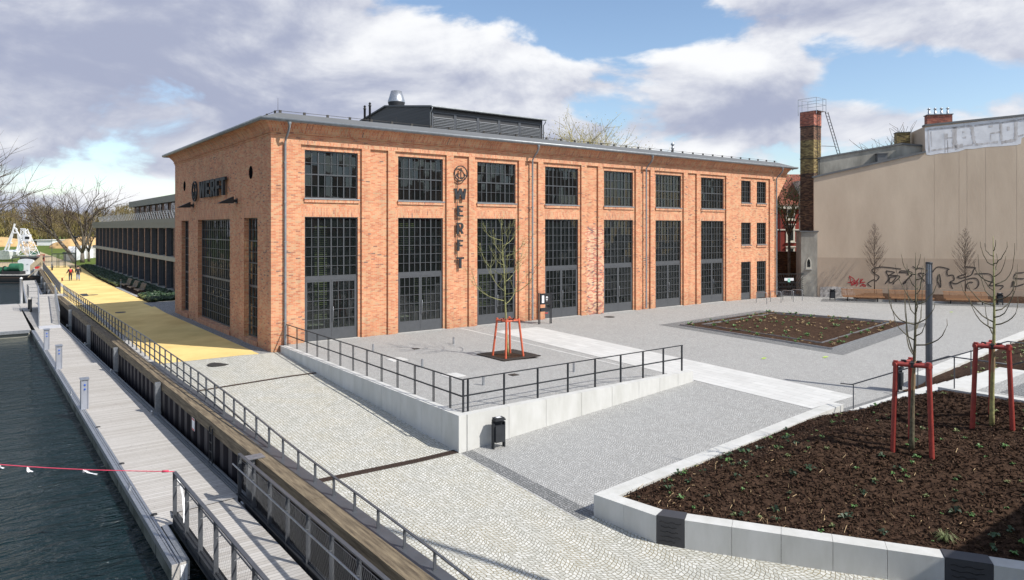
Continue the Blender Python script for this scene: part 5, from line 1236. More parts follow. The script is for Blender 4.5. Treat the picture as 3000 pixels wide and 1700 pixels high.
# ------------------------------------------------------------------ near gangway with mesh railings
gw = empty('gangway', (-6.6, -15.2, -1.8), 'near gangway with wire mesh railings rising from the pontoon towards the bridge', 'gangway')
zt = lambda v: .019*(-15.37-v)
xl = lambda v: -7.53; xr = lambda v: -5.75+.012*(v+14.8)
VE = -33.0
mb = MB()
mb.add([(xl(0)+.16, -15.0, -1.62), (xr(-15)-.14, -14.9, -1.62), (xr(VE)-.14, VE, -1.62+zt(VE)), (xl(0)+.16, VE, -1.62+zt(VE)), (xl(0)+.16, -15.0, -1.70), (xr(-15)-.14, -14.9, -1.70), (xr(VE)-.14, VE, -1.70+zt(VE)), (xl(0)+.16, VE, -1.70+zt(VE))], [(0,3,2,1),(4,5,6,7),(0,1,5,4),(1,2,6,5),(2,3,7,6),(3,0,4,7)])
mb.build('deck', DECK, gw, fix=True)
mb = MB(); mb.add([(xl(0)+.1, -14.3, -1.785), (xr(-15)-.1, -14.1, -1.785), (xr(-15)-.1, -14.92, -1.60), (xl(0)+.1, -15.02, -1.60)], [(0,3,2,1)]); mb.add([(xl(0)+.1, -14.3, -1.795), (xr(-15)-.1, -14.1, -1.795), (xr(-15)-.1, -14.92, -1.61), (xl(0)+.1, -15.02, -1.61)], [(0,1,2,3)]); mb.build('hinged_plate', DECK, gw)
mb = MB()
for x, y0 in ((xl, -15.3), (xr, -14.75)):
    for dz, w, h in ((-1.80, .14, .03), (-1.56, .14, .03), (-1.68, .02, .24)): mb.bar((x(y0), y0, dz), (x(VE), VE, dz+zt(VE)), w, h)
mb.build('side_girder', STEEL2, gw)
wires = 0
for x, y0, lb in ((xl, -15.37, 0), (xr, -14.84, 1)):
    n = 14; vs_ = [y0-1.33*k for k in range(n)]
    for v in vs_:
        mb = MB(); mb.box(x(v)-.05, x(v)+.05, v-.008, v+.008, -1.78+zt(v), -.44+zt(v)); mb.build('post', STEEL, gw)
    mb = MB(); mb.bar((x(y0), y0+.06, -.43+zt(y0)), (x(VE), VE, -.43+zt(VE)), .085, .03); mb.build('top_rail', STEEL, gw)
    s_ = 1 if x is xl else -1
    mb = MB(); mb.path([(x(y0)+s_*.12, y0+.25, -.74+zt(y0)), (x(VE)+s_*.12, VE, -.74+zt(VE))], .021, 8)
    for v in vs_: mb.bar((x(v), v, -.80+zt(v)), (x(v)+s_*.12, v, -.77+zt(v)), .02)
    mb.build('handrail', GALV, gw)
    mb = MB(); z0, z1 = -1.52, -.56; v = y0
    for z in (z0, z1): mb.bar((x(y0), y0, z+zt(y0)), (x(VE), VE, z+zt(VE)), .012)
    H_ = z1-z0; st = .10 if s_ < 0 else .12; k = 0; wr = .0026 if s_ < 0 else .0016
    while v > -30.5:
        for sg in (0, 1):
            a = (x(v), v, (z0 if sg == 0 else z1)+zt(v)); b = (x(v-.55), v-.55, (z1 if sg == 0 else z0)+zt(v)); mb.bar(a, b, wr)
        v -= st
    mb.build('wire_mesh', STEEL if s_ < 0 else STEEL2, gw)
# pink rope with ribbons
rp = empty('rope', (-7.6, -15.2, -.45), 'pink rope strung over the water to the gangway post, with white ribbons tied on', 'rope')
ra, rb_ = Vector((-7.53, -15.32, -.42)), Vector((-12.3, -12.5, .10))
mb = MB(); mb.path([ra.lerp(rb_, k/12)-Vector((0, 0, .07*math.sin(math.pi*k/12))) for k in range(13)], .011, 6); mb.build('line', PINK, rp)
mb = MB(); c = ra.lerp(rb_, .03); mb.path([c+Vector((.02, 0, 0)), c-Vector((.12, -.07, 0))], .03, 6); mb.build('rope_clamp', PINK, rp)
rr_ = random.Random(8)
for s_ in (.40, .64, .76, .86):
    p = ra.lerp(rb_, s_)-Vector((0, 0, .07*math.sin(math.pi*s_)))
    mb = MB()
    for k in range(3):
        q = p; w = Vector((.02, .03, .0)); d = Vector(((rr_.random()-.3)*.35, (rr_.random()-.5)*.2, -.10-.14*rr_.random()))
        mb.add([q-w, q+w, q+d*.6+w*.7, q+d*.6-w*.7, q+d+Vector((.05, 0, .02))+w, q+d+Vector((.05, 0, .02))-w], [(0,1,2,3), (3,2,4,5)])
    mb.build('ribbon', WHITE, rp)
mb = MB(); q = Vector((-7.50, -15.36, -.50))
pts = [q, q+Vector((.10, -.05, -.25)), q+Vector((.16, -.08, -.6)), q+Vector((.14, -.30, -.95)), q+Vector((.10, -.45, -1.3))]
for a, b in zip(pts, pts[1:]): mb.add([a-Vector((.03, 0, 0)), a+Vector((.03, 0, 0)), b+Vector((.025, .01, 0)), b-Vector((.025, -.01, 0))], [(0,1,2,3)])
mb.build('ribbon', WHITE, rp)
mb = MB(); q = Vector((-7.85, -17.68, -1.84))
for dx in (0, .08): mb.add([q+Vector((dx-.03, 0, 0)), q+Vector((dx+.05, 0, 0)), q+Vector((dx+.03, -.03, -.45)), q+Vector((dx-.03, -.03, -.40))], [(0,1,2,3)])
o = mb.build('tied_ribbon', WHITE); tag(o, 'crumpled white warning tape tied round the near end of the pontoon', 'tape')
# ------------------------------------------------------------------ far gangway and landing
g2 = empty('gangway', (-7.2, 30.3, -1.8), 'far aluminium gangway sloping from the quay landing down to the pontoon', 'gangway')
A0, A1 = Vector((-7.95, 30.3, -1.72)), Vector((-6.62, 30.3, -1.72)); B0, B1 = Vector((-7.35, 42.6, -.52)), Vector((-6.06, 42.6, -.52))
def slab4(mb, a, b, c, d, t):
    vs = [a, b, c, d]+[p-Vector((0, 0, t)) for p in (a, b, c, d)]; mb.add(vs, [(0,1,2,3),(7,6,5,4),(0,4,5,1),(1,5,6,2),(2,6,7,3),(3,7,4,0)])
mb = MB(); slab4(mb, A0, A1, B1, B0, .10); mb.build('deck', DECKX, g2)
mb = MB(); slab4(mb, A0+Vector((-.05, -1.2, -.065)), A1+Vector((.05, -1.2, -.065)), A1+Vector((.05, 0, .02)), A0+Vector((-.05, 0, .02)), .015); mb.build('foot_flap', M('bright_tread_plate', (.62,.62,.64), rough=.45, metal=.3, var=.08, scale=14), g2)
for a, b in ((A0, B0), (A1, B1)):
    mb = MB(); mb.bar(a+Vector((0, -.1, -.1)), b+Vector((0, 0, -.1)), .06, .28)
    mb.bar(a+Vector((0, -.1, 1.1)), b+Vector((0, 0, 1.1)), .07, .05)
    for k in range(12): p = a.lerp(b, k/11); mb.bar(p, p+Vector((0, 0, 1.1)), .045)
    for z in (.2, .38, .56, .74, .92): mb.bar(a+Vector((0, -.1, z)), b+Vector((0, 0, z)), .016)
    mb.build('side_railing', GALV, g2)
ld = empty('landing_platform', (-6.6, 44.5, -.6), 'small steel landing platform with open railings at the gap in the quay railing', 'platform')
mb = MB(); mb.box(-8.1, -4.95, 42.6, 46.0, -.62, -.50); mb.build('deck', DECKX, ld)
mb = MB()
for x in (-8.05, -7.2, -6.4, -5.6): mb.bar((x, 45.95, -.5), (x, 45.95, .55), .035)
for y in (43.0, 44.0, 45.0): mb.bar((-8.05, y, -.5), (-8.05, y, .55), .035)
for z in (.55, .2, -.15): mb.bar((-8.05, 45.95, z), (-5.3, 45.95, z), .03); mb.bar((-8.05, 42.8, z), (-8.05, 45.95, z), .03)
mb.build('railing', STEEL, ld)
mb = MB()
for x, y in ((-7.9, 42.9), (-7.9, 45.7)): mb.tube((x, y, -3.0), (x, y, -.62), .10, n=10)
mb.build('support', STEEL2, ld)
# ================================================================== foreground planter with soil mound
PL = [(.85, -22.2), (1.09, -24.06), (1.42, -24.62), (4.17, -29.04), (4.62, -29.76), (8.6, -36.2)]
ZC = -.85
zcop = lambda u: ZC+(.60)*max(0, min(1, (u-.85)/11.6))
pt_ = empty('planter', (6, -26, -1.5), 'large raised planter walled in pale granite with dark steel corner covers', 'planter')
def offpoly(P, d):
    out = []
    for i, p in enumerate(P):
        p = Vector(p); a = (Vector(P[i])-Vector(P[i-1])).normalized() if i else None; b = (Vector(P[i+1])-Vector(P[i])).normalized() if i < len(P)-1 else None
        a = a or b; b = b or a; na = Vector((-a.y, a.x)); nb = Vector((-b.y, b.x)); k = d/max(.4, 1+na.dot(nb)); out.append(p+(na+nb)*k)
    return out
PIn = offpoly(PL, .42)
PIn[0] = Vector((1.29, -22.64))
def seg(mb, p, q, pi, qi, zt0, zt1, zb0, zb1):
    mb.add([(p[0], p[1], zb0), (q[0], q[1], zb1), (qi[0], qi[1], zb1), (pi[0], pi[1], zb0), (p[0], p[1], zt0), (q[0], q[1], zt1), (qi[0], qi[1], zt1), (pi[0], pi[1], zt0)], [(3,2,1,0),(4,5,6,7),(0,1,5,4),(1,2,6,5),(2,3,7,6),(3,0,4,7)])
def panels(i, n, mat, name, zt=ZC):
    a, b = Vector(PL[i]), Vector(PL[i+1]); ai, bi = PIn[i], PIn[i+1]; L_ = (b-a).length
    for k in range(n):
        s, e = k/n+.004/L_, (k+1)/n-.004/L_
        mb = MB(); p, q, pi_, qi = a.lerp(b, s), a.lerp(b, e), ai.lerp(bi, s), ai.lerp(bi, e); seg(mb, p, q, pi_, qi, zt, zt, Gf(p.x, p.y)-.5, Gf(q.x, q.y)-.5); mb.build(name, mat, pt_, fix=True)
COVER = M('dark_steel_cover', (.055,.055,.062), rough=.5, metal=.2, var=.06)
panels(0, 2, GRAN, 'granite_panel'); panels(1, 1, COVER, 'steel_corner_cover', ZC+.02); panels(2, 5, GRAN, 'granite_panel'); panels(3, 1, COVER, 'steel_corner_cover', ZC+.02); panels(4, 6, GRAN, 'granite_panel')
# wavy cuts in the steel covers
for i, n in ((1, 6), (3, 3)):
    a, b = Vector(PL[i]), Vector(PL[i+1]); d = (b-a).normalized(); nn = Vector((d.y, -d.x)); rr_ = random.Random(i)
    mb = MB()
    for k in range(n):
        z = ZC-.12-k*.11; s0 = .10+.08*rr_.random(); s1 = .65+.28*rr_.random(); prev = None
        for j in range(9):
            s = s0+(s1-s0)*j/8; p = a.lerp(b, s)-nn*-.004; z_ = z+.016*math.sin(j*1.7+k); c = (p.x+nn.x*.003, p.y+nn.y*.003, z_)
            if prev: mb.bar(prev, c, .010, .012)
            prev = c
    mb.build('wave_cut', BLK, pt_)
joints = [.85, 2.6, 4.4, 6.2, 8.0, 9.8, 11.3, 12.45]
for a, b in zip(joints, joints[1:]):
    mb = MB(); ai = 1.29 if a == .85 else a+.004
    mb.add([(a+.004, -22.2, -2), (b-.004, -22.2, -1.5), (b-.004, -22.64, -1.5), (ai, -22.64, -2), (a+.004, -22.2, zcop(a)), (b-.004, -22.2, zcop(b)), (b-.004, -22.64, zcop(b)), (ai, -22.64, zcop(a))], [(3,2,1,0),(4,5,6,7),(0,1,5,4),(1,2,6,5),(2,3,7,6),(3,0,4,7)])
    mb.build('granite_panel', GRAN, pt_, fix=True)
def dline(u, v):
    best = 9e9
    for p, q in zip(PIn, PIn[1:]):
        p, q = Vector(p), Vector(q); w = Vector((u, v)); t = max(0, min(1, (w-p).dot(q-p)/(q-p).length_squared)); best = min(best, (w-(p+(q-p)*t)).length)
    return best
def uleft(v):
    for p, q in zip(PIn, PIn[1:]):
        if q[1] <= v <= p[1]: return p[0]+(q[0]-p[0])*(v-p[1])/(q[1]-p[1])
    return PIn[-1][0]
stz = lambda v: pw([(-40, 1.0), (-25.9, .95), (-22.9, -.48)], v)
def soil_h(u, v):
    df = dline(u, v); db = max(0, -22.64-v)
    h1 = ZC-.05+1.36*sstep(-.8, 4.8, df)-1.36*sstep(-.8, 4.8, 0); h2 = zcop(u)-.05+.33*db
    h = min(h1, h2); h += (.60)*sstep(9.5, 12.2, u)*sstep(-23.5, -26, v)
    lim = stz(v)-.06
    t = sstep(10.5, 12.2, u); h = h*(1-t)+min(h, lim)*t
    e = min(df, db, 12.2-u+.2)
    return h+.045*mnoise.noise(Vector((u*1.3, v*1.3, 1)))*min(1, max(0, e*2.5))+.028*mnoise.noise(Vector((u*6, v*6, 4)))*min(1, max(0, e*4))
mb = MB(); vs = []; NV, NU = 150, 130; idx = {}
for j in range(NV+1):
    v = -22.63-(36.2-22.63)*j/NV
    u0 = uleft(v)-.02; u1 = 12.24
    for i in range(NU+1):
        u = u0+(u1-u0)*i/NU; vs.append((u, v, soil_h(u, v)))
mb.add(vs, [(j*(NU+1)+i, (j+1)*(NU+1)+i, (j+1)*(NU+1)+i+1, j*(NU+1)+i+1) for j in range(NV) for i in range(NU)], True)
mb.build('soil', SOIL, pt_)
r = random.Random(21)
def rp_(n, f=None):
    out = []
    while len(out) < n:
        u = 1.2+11*r.random(); v = -22.7-8.6*r.random()
        if u < uleft(v)+.05 or u > 12.1: continue
        if f and r.random() > f(u, v): continue
        out.append((u, v, soil_h(u, v)))
    return out
chips('bark_mulch', rp_(9000), 'light brown bark chips strewn over the planter soil', 'mulch', CHIP, .055, .02, 1)
chips('bark_mulch', rp_(15000), 'dark bark pieces covering the planter soil', 'mulch', CHIPD, .085, .03, 2)
chips('dry_stalks', rp_(520, lambda u, v: sstep(9, 2, u)), 'pale dry stalks lying on the planter soil near the granite corner', 'stalks', STRAW, .16, .05, 9, .05)
sprouts('green_shoots', rp_(85), 'small fresh green shoots scattered over the planter soil', LEAF, .10, 12)
sprouts('broad_shoots', rp_(45, lambda u, v: sstep(9, 3, u)), 'broader leaved seedlings on the planter soil', LEAFD, .16, 14, 4)
sprouts('yellow_shoots', rp_(60), 'tiny yellow green tufts on the planter soil', LEAFY, .08, 15, 9)
def tuft(x, y, z, s, mat, label, n=60):
    rr_ = random.Random(int(x*100)); mb = MB()
    for k in range(n):
        a = rr_.random()*6.28; L_ = s*(.5+.6*rr_.random()); h = s*(.3+.5*rr_.random()); w = .006; b = Vector((x+(rr_.random()-.5)*.08, y+(rr_.random()-.5)*.08, z)); m_ = b+Vector((math.cos(a)*L_*.45, math.sin(a)*L_*.45, h)); t = b+Vector((math.cos(a)*L_, math.sin(a)*L_, h*.5)); e = Vector((-math.sin(a), math.cos(a), 0))*w
        mb.add([b-e, b+e, m_+e, m_-e, t], [(0,1,2,3), (3,2,4)])
    o = mb.build('grass_tuft', mat); tag(o, label, 'grass tuft')
tuft(4.95, -28.75, soil_h(4.95, -28.75), .30, LEAFY, 'spiky grass tuft beside the second dark steel corner cover')
# ------------------------------------------------------------------ stairs, landing, second bed
st = empty('stairs', (14.8, -23, -.5), 'broad pale granite steps rising beside the planter to a landing', 'stairs')
for k in range(9):
    v0 = -22.95-k*.35; z1 = -.5+.161*(k+1); mb = MB(); mb.box(12.22, 17.36, v0-.37 if k < 8 else v0-.9, v0, -.9, z1); mb.build('step', GRAN, st)
mb = MB(); mb.box(12.22, 17.36, -36, -26.66, .2, .955); mb.build('landing', GRY, st)
mb = MB(); mb.box(12.20, 12.50, -36, -26.67, .3, .972); mb.box(17.1, 17.38, -36, -26.67, .3, .972); mb.build('edge_slab', GRAN, st)
mb = MB(); mb.box(12.9, 17.0, -27.9, -27.2, .5, .963); mb.build('dark_band', DRK, st)
def handrail(name, pts, posts, label, r0=.021):
    t = empty(name, posts[0][:3], label, 'handrail'); mb = MB(); mb.path(pts, r0, 8); mb.build('rail', STEEL, t)
    for i, p in enumerate(posts):
        mb = MB(); mb.tube(p[:3], (p[0], p[1], p[2]+p[3]), .019, n=8); mb.build('post', STEEL, t)
handrail('stair_handrail', [(12.42, -22.55, .47), (12.42, -22.95, .50), (12.40, -25.98, 1.92), (12.36, -27.67, 1.92)], [(12.42, -23.0, -.45, .95), (12.39, -26.15, .95, .97), (12.36, -27.66, .95, .97)], 'thin grey handrail along the left side of the granite steps, beside the soil mound')
handrail('stair_handrail', [(12.36, -27.67, 1.92), (12.34, -30.2, 3.1)], [(12.35, -29.6, .95, 1.85)], 'short rising handrail continuing up from the landing edge')
handrail('stair_handrail', [(17.22, -22.65, .55), (17.22, -23.0, .57), (17.2, -26.05, 1.92), (17.2, -29.5, 1.92)], [(17.22, -23.08, -.45, 1.02), (17.21, -24.9, .2, 1.25), (17.2, -26.14, .95, .97), (17.2, -28.4, .95, .97)], 'thin grey handrail along the far side of the granite steps, beside the lamp post')
b2 = empty('planter', (28, -23, -.5), 'second raised bed beyond the steps, edged by a long white granite coping', 'planter')
ca, cb = Vector((18.45, -22.35)), Vector((42, -20.35)); cd = (cb-ca).normalized(); cn = Vector((cd.y, -cd.x))
for k in range(12):
    p, q = ca.lerp(cb, k/12+.0004), ca.lerp(cb, (k+1)/12-.0004); mb = MB(); seg(mb, p, q, p+cn*.62, q+cn*.62, .0, .0, -1, -1); mb.build('granite_panel', GRAN, b2, fix=True)
mb = MB(); vs = []; NU, NV = 70, 24
def s2h(u, v):
    d = max(0, -22.9-v+(u-18)*.085); return -.42*sstep(18.6, 17.4, u)-.10+.30*d*sstep(0, 1.5, d)+.05*mnoise.noise(Vector((u*1.5, v*1.5, 7)))
for j in range(NV+1):
    for i in range(NU+1):
        u = 17.40+(42-17.4)*i/NU; vt = -22.95+(u-18.45)*.085 if u > 18.4 else -22.4-.6*sstep(17.4, 18.4, u); v = vt-8*j/NV; vs.append((u, v, s2h(u, v)))
mb.add(vs, [(j*(NU+1)+i, (j+1)*(NU+1)+i, (j+1)*(NU+1)+i+1, j*(NU+1)+i+1) for j in range(NV) for i in range(NU)], True); mb.build('soil', SOIL, b2)
pp = []
for _ in range(260): u = 17.6+20*r.random(); v = -23.1+(u-18.45)*.085-4.5*r.random(); pp.append((u, v, s2h(u, v)))
sprouts('green_shoots', pp[:150], 'fresh green shoots on the second bed beyond the steps', LEAFY, .13, 31)
chips('dry_stalks', pp[150:], 'dry stalks on the second bed beyond the steps', 'stalks', STRAW, .22, .06, 33, .06)
# ------------------------------------------------------------------ young trees with their stake frames
def limb(mb, pts, r0, r1, n=5):
    m_ = len(pts); mb.path(pts, [r0+(r1-r0)*i/(m_-1) for i in range(m_)], n)
def sapling(base, H, spread, first, nb, r0, mat, label, seed, lean=(0, 0), sub=0, upward=.75, stem_mat=None, wrap=0, cat='young tree', twist=.05, group=None, wrap_r=.046):
    rr_ = random.Random(seed); t = empty('young_tree', base, label, cat, group); b = Vector(base)
    tr_ = []; n = 16
    for i in range(n+1):
        s = i/n; tr_.append(b+Vector((lean[0]*s+twist*math.sin(s*9+seed)*s, lean[1]*s+twist*math.cos(s*7+seed)*s, H*s)))
    mb = MB(); limb(mb, tr_, r0, .006, 7)
    mb.build('trunk', stem_mat or mat, t)
    def pos(s): k = s*n; i = min(n-1, int(k)); return tr_[i].lerp(tr_[i+1], k-i)
    mb = MB(); tw = MB()
    for k in range(nb):
        s = first+(.93-first)*((k+rr_.random()*.8)/nb); a = k*2.4+rr_.random()*.9; L_ = spread*(1.0-.70*((s-first)/(1-first)))*(.75+.45*rr_.random())
        p = pos(s); d = Vector((math.cos(a), math.sin(a), 0)); pts = []; m_ = 7; cv_ = 1.2+1.4*rr_.random(); up_ = .6+.9*rr_.random()
        for i in range(m_+1):
            q = i/m_; out = L_*(1-(1-q)**cv_)*.8; up = L_*upward*up_*(q**1.8)+L_*.22*q; pts.append(p+d*out+Vector((0, 0, up))+Vector((rr_.random()-.5, rr_.random()-.5, rr_.random()-.5))*.03)
        rb = r0*.42*(1-.5*s); limb(mb, pts, rb, .006, 4)
        for c in range(sub):
            i = 2+rr_.randrange(m_-2); a2 = a+(rr_.random()-.5)*2.4; l2 = L_*(.25+.3*rr_.random()); q = pts[i]; d2 = Vector((math.cos(a2), math.sin(a2), .6+.8*rr_.random())).normalized()
            p2 = [q, q+d2*l2*.5+Vector((0, 0, .02)), q+d2*l2+Vector((0, 0, l2*.25))]; limb(tw, p2, rb*.45, .003, 3)
            for e in range(2):
                d3 = (d2+Vector((rr_.random()-.5, rr_.random()-.5, rr_.random()*.8))).normalized(); limb(tw, [p2[1], p2[1]+d3*l2*.4], rb*.3, .002, 3)
    mb.build('branches', mat, t)
    if tw.v: tw.build('twigs', mat, t)
    if wrap:
        mb = MB(); m_ = 8; prof = []
        for i in range(m_+1): prof.append(pos(wrap*i/m_/H))
        mb.path(prof, [wrap_r+.01*math.sin(i*2.3) for i in range(m_+1)], 12); mb.build('reed_wrap', REED, t)
    return t
T1 = (7.56, -26.96); T2 = (10.44, -27.80)
sapling((*T1, soil_h(*T1)-.05), 5.1, .92, .46, 18, .066, BARKD, 'bare young tree in the nearer red three legged stake frame on the soil mound', 5, lean=(.15, -.05), sub=0, upward=.95, stem_mat=BARKD, wrap=2.3, twist=.05)
sapling((*T2, soil_h(*T2)-.05), 5.2, .98, .47, 18, .066, BARKD, 'bare young tree in the right hand red stake frame, nearer the landing', 12, lean=(-.1, -.1), sub=0, upward=.95, stem_mat=BARKG, wrap=2.2, twist=.05)
TT = (7.85, -9.25)
sapling((*TT, -.02), 6.35, 2.05, .37, 17, .062, BARKG, 'greenish bare young tree in the salmon red stake frame on the terrace', 3, sub=6, upward=.62, lean=(-.3, .1), wrap=1.6, wrap_r=.045, cat='young tree')
for t_, h, lb, sd_ in ((4.4, 6.7, 'dense cone shaped bare small tree before the tan wall, behind the first long bench', 41), (11.35, 6.3, 'dense cone shaped bare small tree before the tan wall, behind the third long bench', 42)):
    p = Wp(t_, 1.2, -.25); tt_ = empty('small_tree', p, lb, 'small tree'); rr_ = random.Random(sd_); b = Vector(p)
    mb = MB(); limb(mb, [b, b+Vector((.02, 0, 2)), b+Vector((0, .03, h*.6)), b+Vector((0, 0, h))], .06, .008, 6); mb.build('trunk', BARKT, tt_)
    mb = MB()
    for k in range(135):
        s = .30+.67*(k/135)**.9; a = rr_.random()*6.28; t0 = (s-.30)/.67; env = 1.45*(1-t0)**.85*min(1, .45+2.5*t0)*(.6+.4*rr_.random())+.06
        L_ = env; q = b+Vector((0, 0, h*s)); pts = [q+Vector((math.cos(a)*L_*x_, math.sin(a)*L_*x_, L_*(.95*x_+.35*x_*x_))) for x_ in (0, .35, .7, 1.0)]
        limb(mb, pts, .015*(1.2-s), .005, 3)
        for e in range(4):
            i = 1+rr_.randrange(2); d3 = Vector((math.cos(a+(rr_.random()-.5)*2), math.sin(a+(rr_.random()-.5)*2), .9+.6*rr_.random())).normalized(); limb(mb, [pts[i], pts[i]+d3*L_*(.2+.25*rr_.random())], .006, .004, 3)
    mb.build('branches', BARKT, tt_)
def stake_frame(base, zf, n, R0, R1, h, rad, mat, label, rot, rail_r=None):
    t = empty('tree_stake_frame', base, label, 'tree stakes'); P_, Q_ = [], []
    for k in range(n):
        a = rot+2*math.pi*k/n; x, y = base[0]+R0*math.cos(a), base[1]+R0*math.sin(a); z = zf(x, y); x1, y1 = base[0]+R1*math.cos(a), base[1]+R1*math.sin(a)
        p, q = Vector((x, y, z-.06)), Vector((x1, y1, base[2]+h)); P_.append(p); Q_.append(q); mb = MB(); mb.tube(p, q, rad, rad*.96, n=14); mb.build('stake', mat, t)
    rail_r = rail_r or rad
    for k in range(n):
        a, b = Q_[k], Q_[(k+1) % n]; d = (b-a).normalized(); up = Vector((0, 0, -.10+.004*k)); mb = MB(); mb.tube(a-d*rail_r*1.3+up, b+d*rail_r*1.3+up, rail_r*.92, n=12); mb.build('cross_rail', mat, t)
    mb = MB()
    for k in range(n):
        c = (Q_[k]+Q_[(k+1) % n])/2-Vector((0, 0, .08)); cen = Vector((base[0], base[1], base[2]+h-.02)); mb.bar(c, cen, .045, .012); mb.tube(c-Vector((0, 0, .07)), c+Vector((0, 0, .06)), rail_r*1.02, n=8)
    mb.build('tie_strap', BLK, t); return t
va = math.atan2(-35.07-T1[1], -11.5-T1[0])
stake_frame((*T1, soil_h(*T1)), soil_h, 3, .50, .42, 2.28, .062, REDP, 'red stake frame round the left tree on the soil mound', va+math.pi*1/3+.05)
stake_frame((*T2, soil_h(*T2)), soil_h, 3, .52, .42, 2.25, .062, REDP, 'red stake frame round the right tree on the soil mound', va+math.pi/3-.05)
stake_frame((*TT, 0), lambda x, y: 0, 4, .72, .50, 1.75, .05, REDL, 'salmon red four legged stake frame round the terrace tree', math.pi/4, .045)
tg = empty('tree_grate', (8.0, -9.1, 0), 'square slotted dark steel grate round the terrace tree', 'tree grate')
mb = MB(); x0, x1, y0, y1 = 6.95, 9.05, -10.15, -8.05
for k in range(27):
    y = y0+.04+k*(y1-y0-.08)/26
    if abs(y-TT[1]) < .62: mb.box(x0, TT[0]-.62, y-.022, y+.022, .006, .02); mb.box(TT[0]+.62, x1, y-.022, y+.022, .006, .02)
    else: mb.box(x0, x1, y-.022, y+.022, .006, .02)
mb.box(x0, x1, y0-.03, y0, .006, .024); mb.box(x0, x1, y1, y1+.03, .006, .024); mb.box(x0-.03, x0, y0, y1, .006, .024); mb.box(x1, x1+.03, y0, y1, .006, .024)
mb.build('slats', IRON, tg)
mb = MB(); mb.box(x0, x1, y0, y1, -.02, .005); mb.build('dark_pit', SOIL, tg)
# ------------------------------------------------------------------ bins, info sign, lamp, racks, benches
def bin_(x, y, z, rz, label, h=.97):
    t = empty('litter_bin', (x, y, z), label, 'litter bin', 'dark steel litter bins'); ca, sa = math.cos(rz), math.sin(rz)
    def T(px, py, pz): return (x+px*ca-py*sa, y+px*sa+py*ca, z+pz)
    mb = MB()
    for s_ in (-1, 1): mb.obox(T(s_*.20, 0, -.05), .035, .14, h-.10, rz)
    mb.build('leg', STEEL2, t)
    prof = [(-.17, -.13), (.17, -.13), (.17, .08), (.10, .15), (-.10, .15), (-.17, .08)]
    mb = MB(); mb.prism([T(a, b, 0)[:2] for a, b in prof], z+.20, z+.72); mb.build('body', STEEL2, t, fix=True)
    mb = MB(); mb.prism([T(a*1.1, b*1.1, 0)[:2] for a, b in prof], z+.88, z+.93); mb.obox(T(0, 0, .93), .34, .22, .035, rz); mb.prism([T(a*1.02, (b+.02)*.5+.09, 0)[:2] for a, b in prof], z+.72, z+.88); mb.build('hood', STEEL2, t, fix=True)
    mb = MB(); mb.obox(T(0, 0, .966), .16, .12, .006, rz); mb.build('lid_plate', WHITE, t)
bin_(1.62, -17.05, Gf(1.62, -17.1), -.1, 'dark litter bin standing against the white granite wall')
bin_(17.42, -22.28, Qf(17.4, -22.3), .1, 'dark litter bin at the foot of the steps behind the red stakes')
p = Wp(.69, 3.2); bin_(p[0], p[1], Qf(p[0], p[1]), math.atan2(WD.y, WD.x), 'small dark litter bin left of the first long bench')
p = Wp(13.3, 2.8); bin_(p[0], p[1], Qf(p[0], p[1]), math.atan2(WD.y, WD.x), 'small dark litter bin right of the third long bench')
isg = empty('info_board', (16.4, -1.66, 0), 'dark steel information stand with a poster case in front of the hall doors', 'sign')
ia, ib = Vector((15.98, -1.58, 0)), Vector((16.86, -1.76, 0)); idd = (ib-ia).normalized(); inn = Vector((idd.y, -idd.x, 0)); ang = math.atan2(idd.y, idd.x)
for p in (ia, ia+idd*.09, ib-idd*.09, ib):
    mb = MB(); mb.obox((p.x, p.y, -.05), .045, .05, 1.93, ang); mb.build('post', STEEL2, isg)
c = (ia+ib)/2
mb = MB(); mb.obox((c.x, c.y, 1.16), .66, .10, .68, ang); mb.build('poster_case', STEEL2, isg)
mb = MB(); q = c+inn*.056; mb.obox((q.x, q.y, 1.22), .56, .008, .56, ang); mb.build('poster', BLK, isg)
mb = MB(); q = c+inn*.062-idd*.17; mb.obox((q.x, q.y, 1.26), .16, .006, .46, ang); q = c+inn*.062+idd*.1
for z, w, h_ in ((1.60, .12, .05), (1.54, .16, .04), (1.42, .12, .05), (1.35, .04, .03)): mb.obox((q.x, q.y, z), w, .006, h_, ang)
mb.build('poster_print', WHITE, isg)
mb = MB(); mb.obox((c.x, c.y, .72), .66, .16, .22, ang); mb.build('mail_box', STEEL2, isg)
mb = MB(); q = c+inn*.084+idd*.05; mb.obox((q.x, q.y, .60), .22, .006, .05, ang); mb.build('red_label', REDB, isg)
lp_ = empty('lamp_post', (17.66, -23.3, -.45), 'thick grey cylindrical lamp column with a glass head behind the red stakes', 'lamp post')
mb = MB(); mb.lathe((17.66, -23.3, -.6), [(.118, 0), (.118, 4.35)], 28); mb.build('column', STEEL, lp_)
mb = MB(); mb.lathe((17.66, -23.3, 3.75), [(.10, 0), (.10, .78)], 28); mb.build('lamp_glass', M('frosted_lamp_glass', (.34,.36,.40), rough=.3, var=.1, metal=.3), lp_)
mb = MB()
for k in range(10): a = 2*math.pi*k/10; mb.bar((17.66+.108*math.cos(a), -23.3+.108*math.sin(a), 3.75), (17.66+.108*math.cos(a), -23.3+.108*math.sin(a), 4.55), .014)
mb.lathe((17.66, -23.3, 4.53), [(.125, 0), (.13, .03), (.10, .06)], 28); mb.build('lamp_cap', STEEL2, lp_)
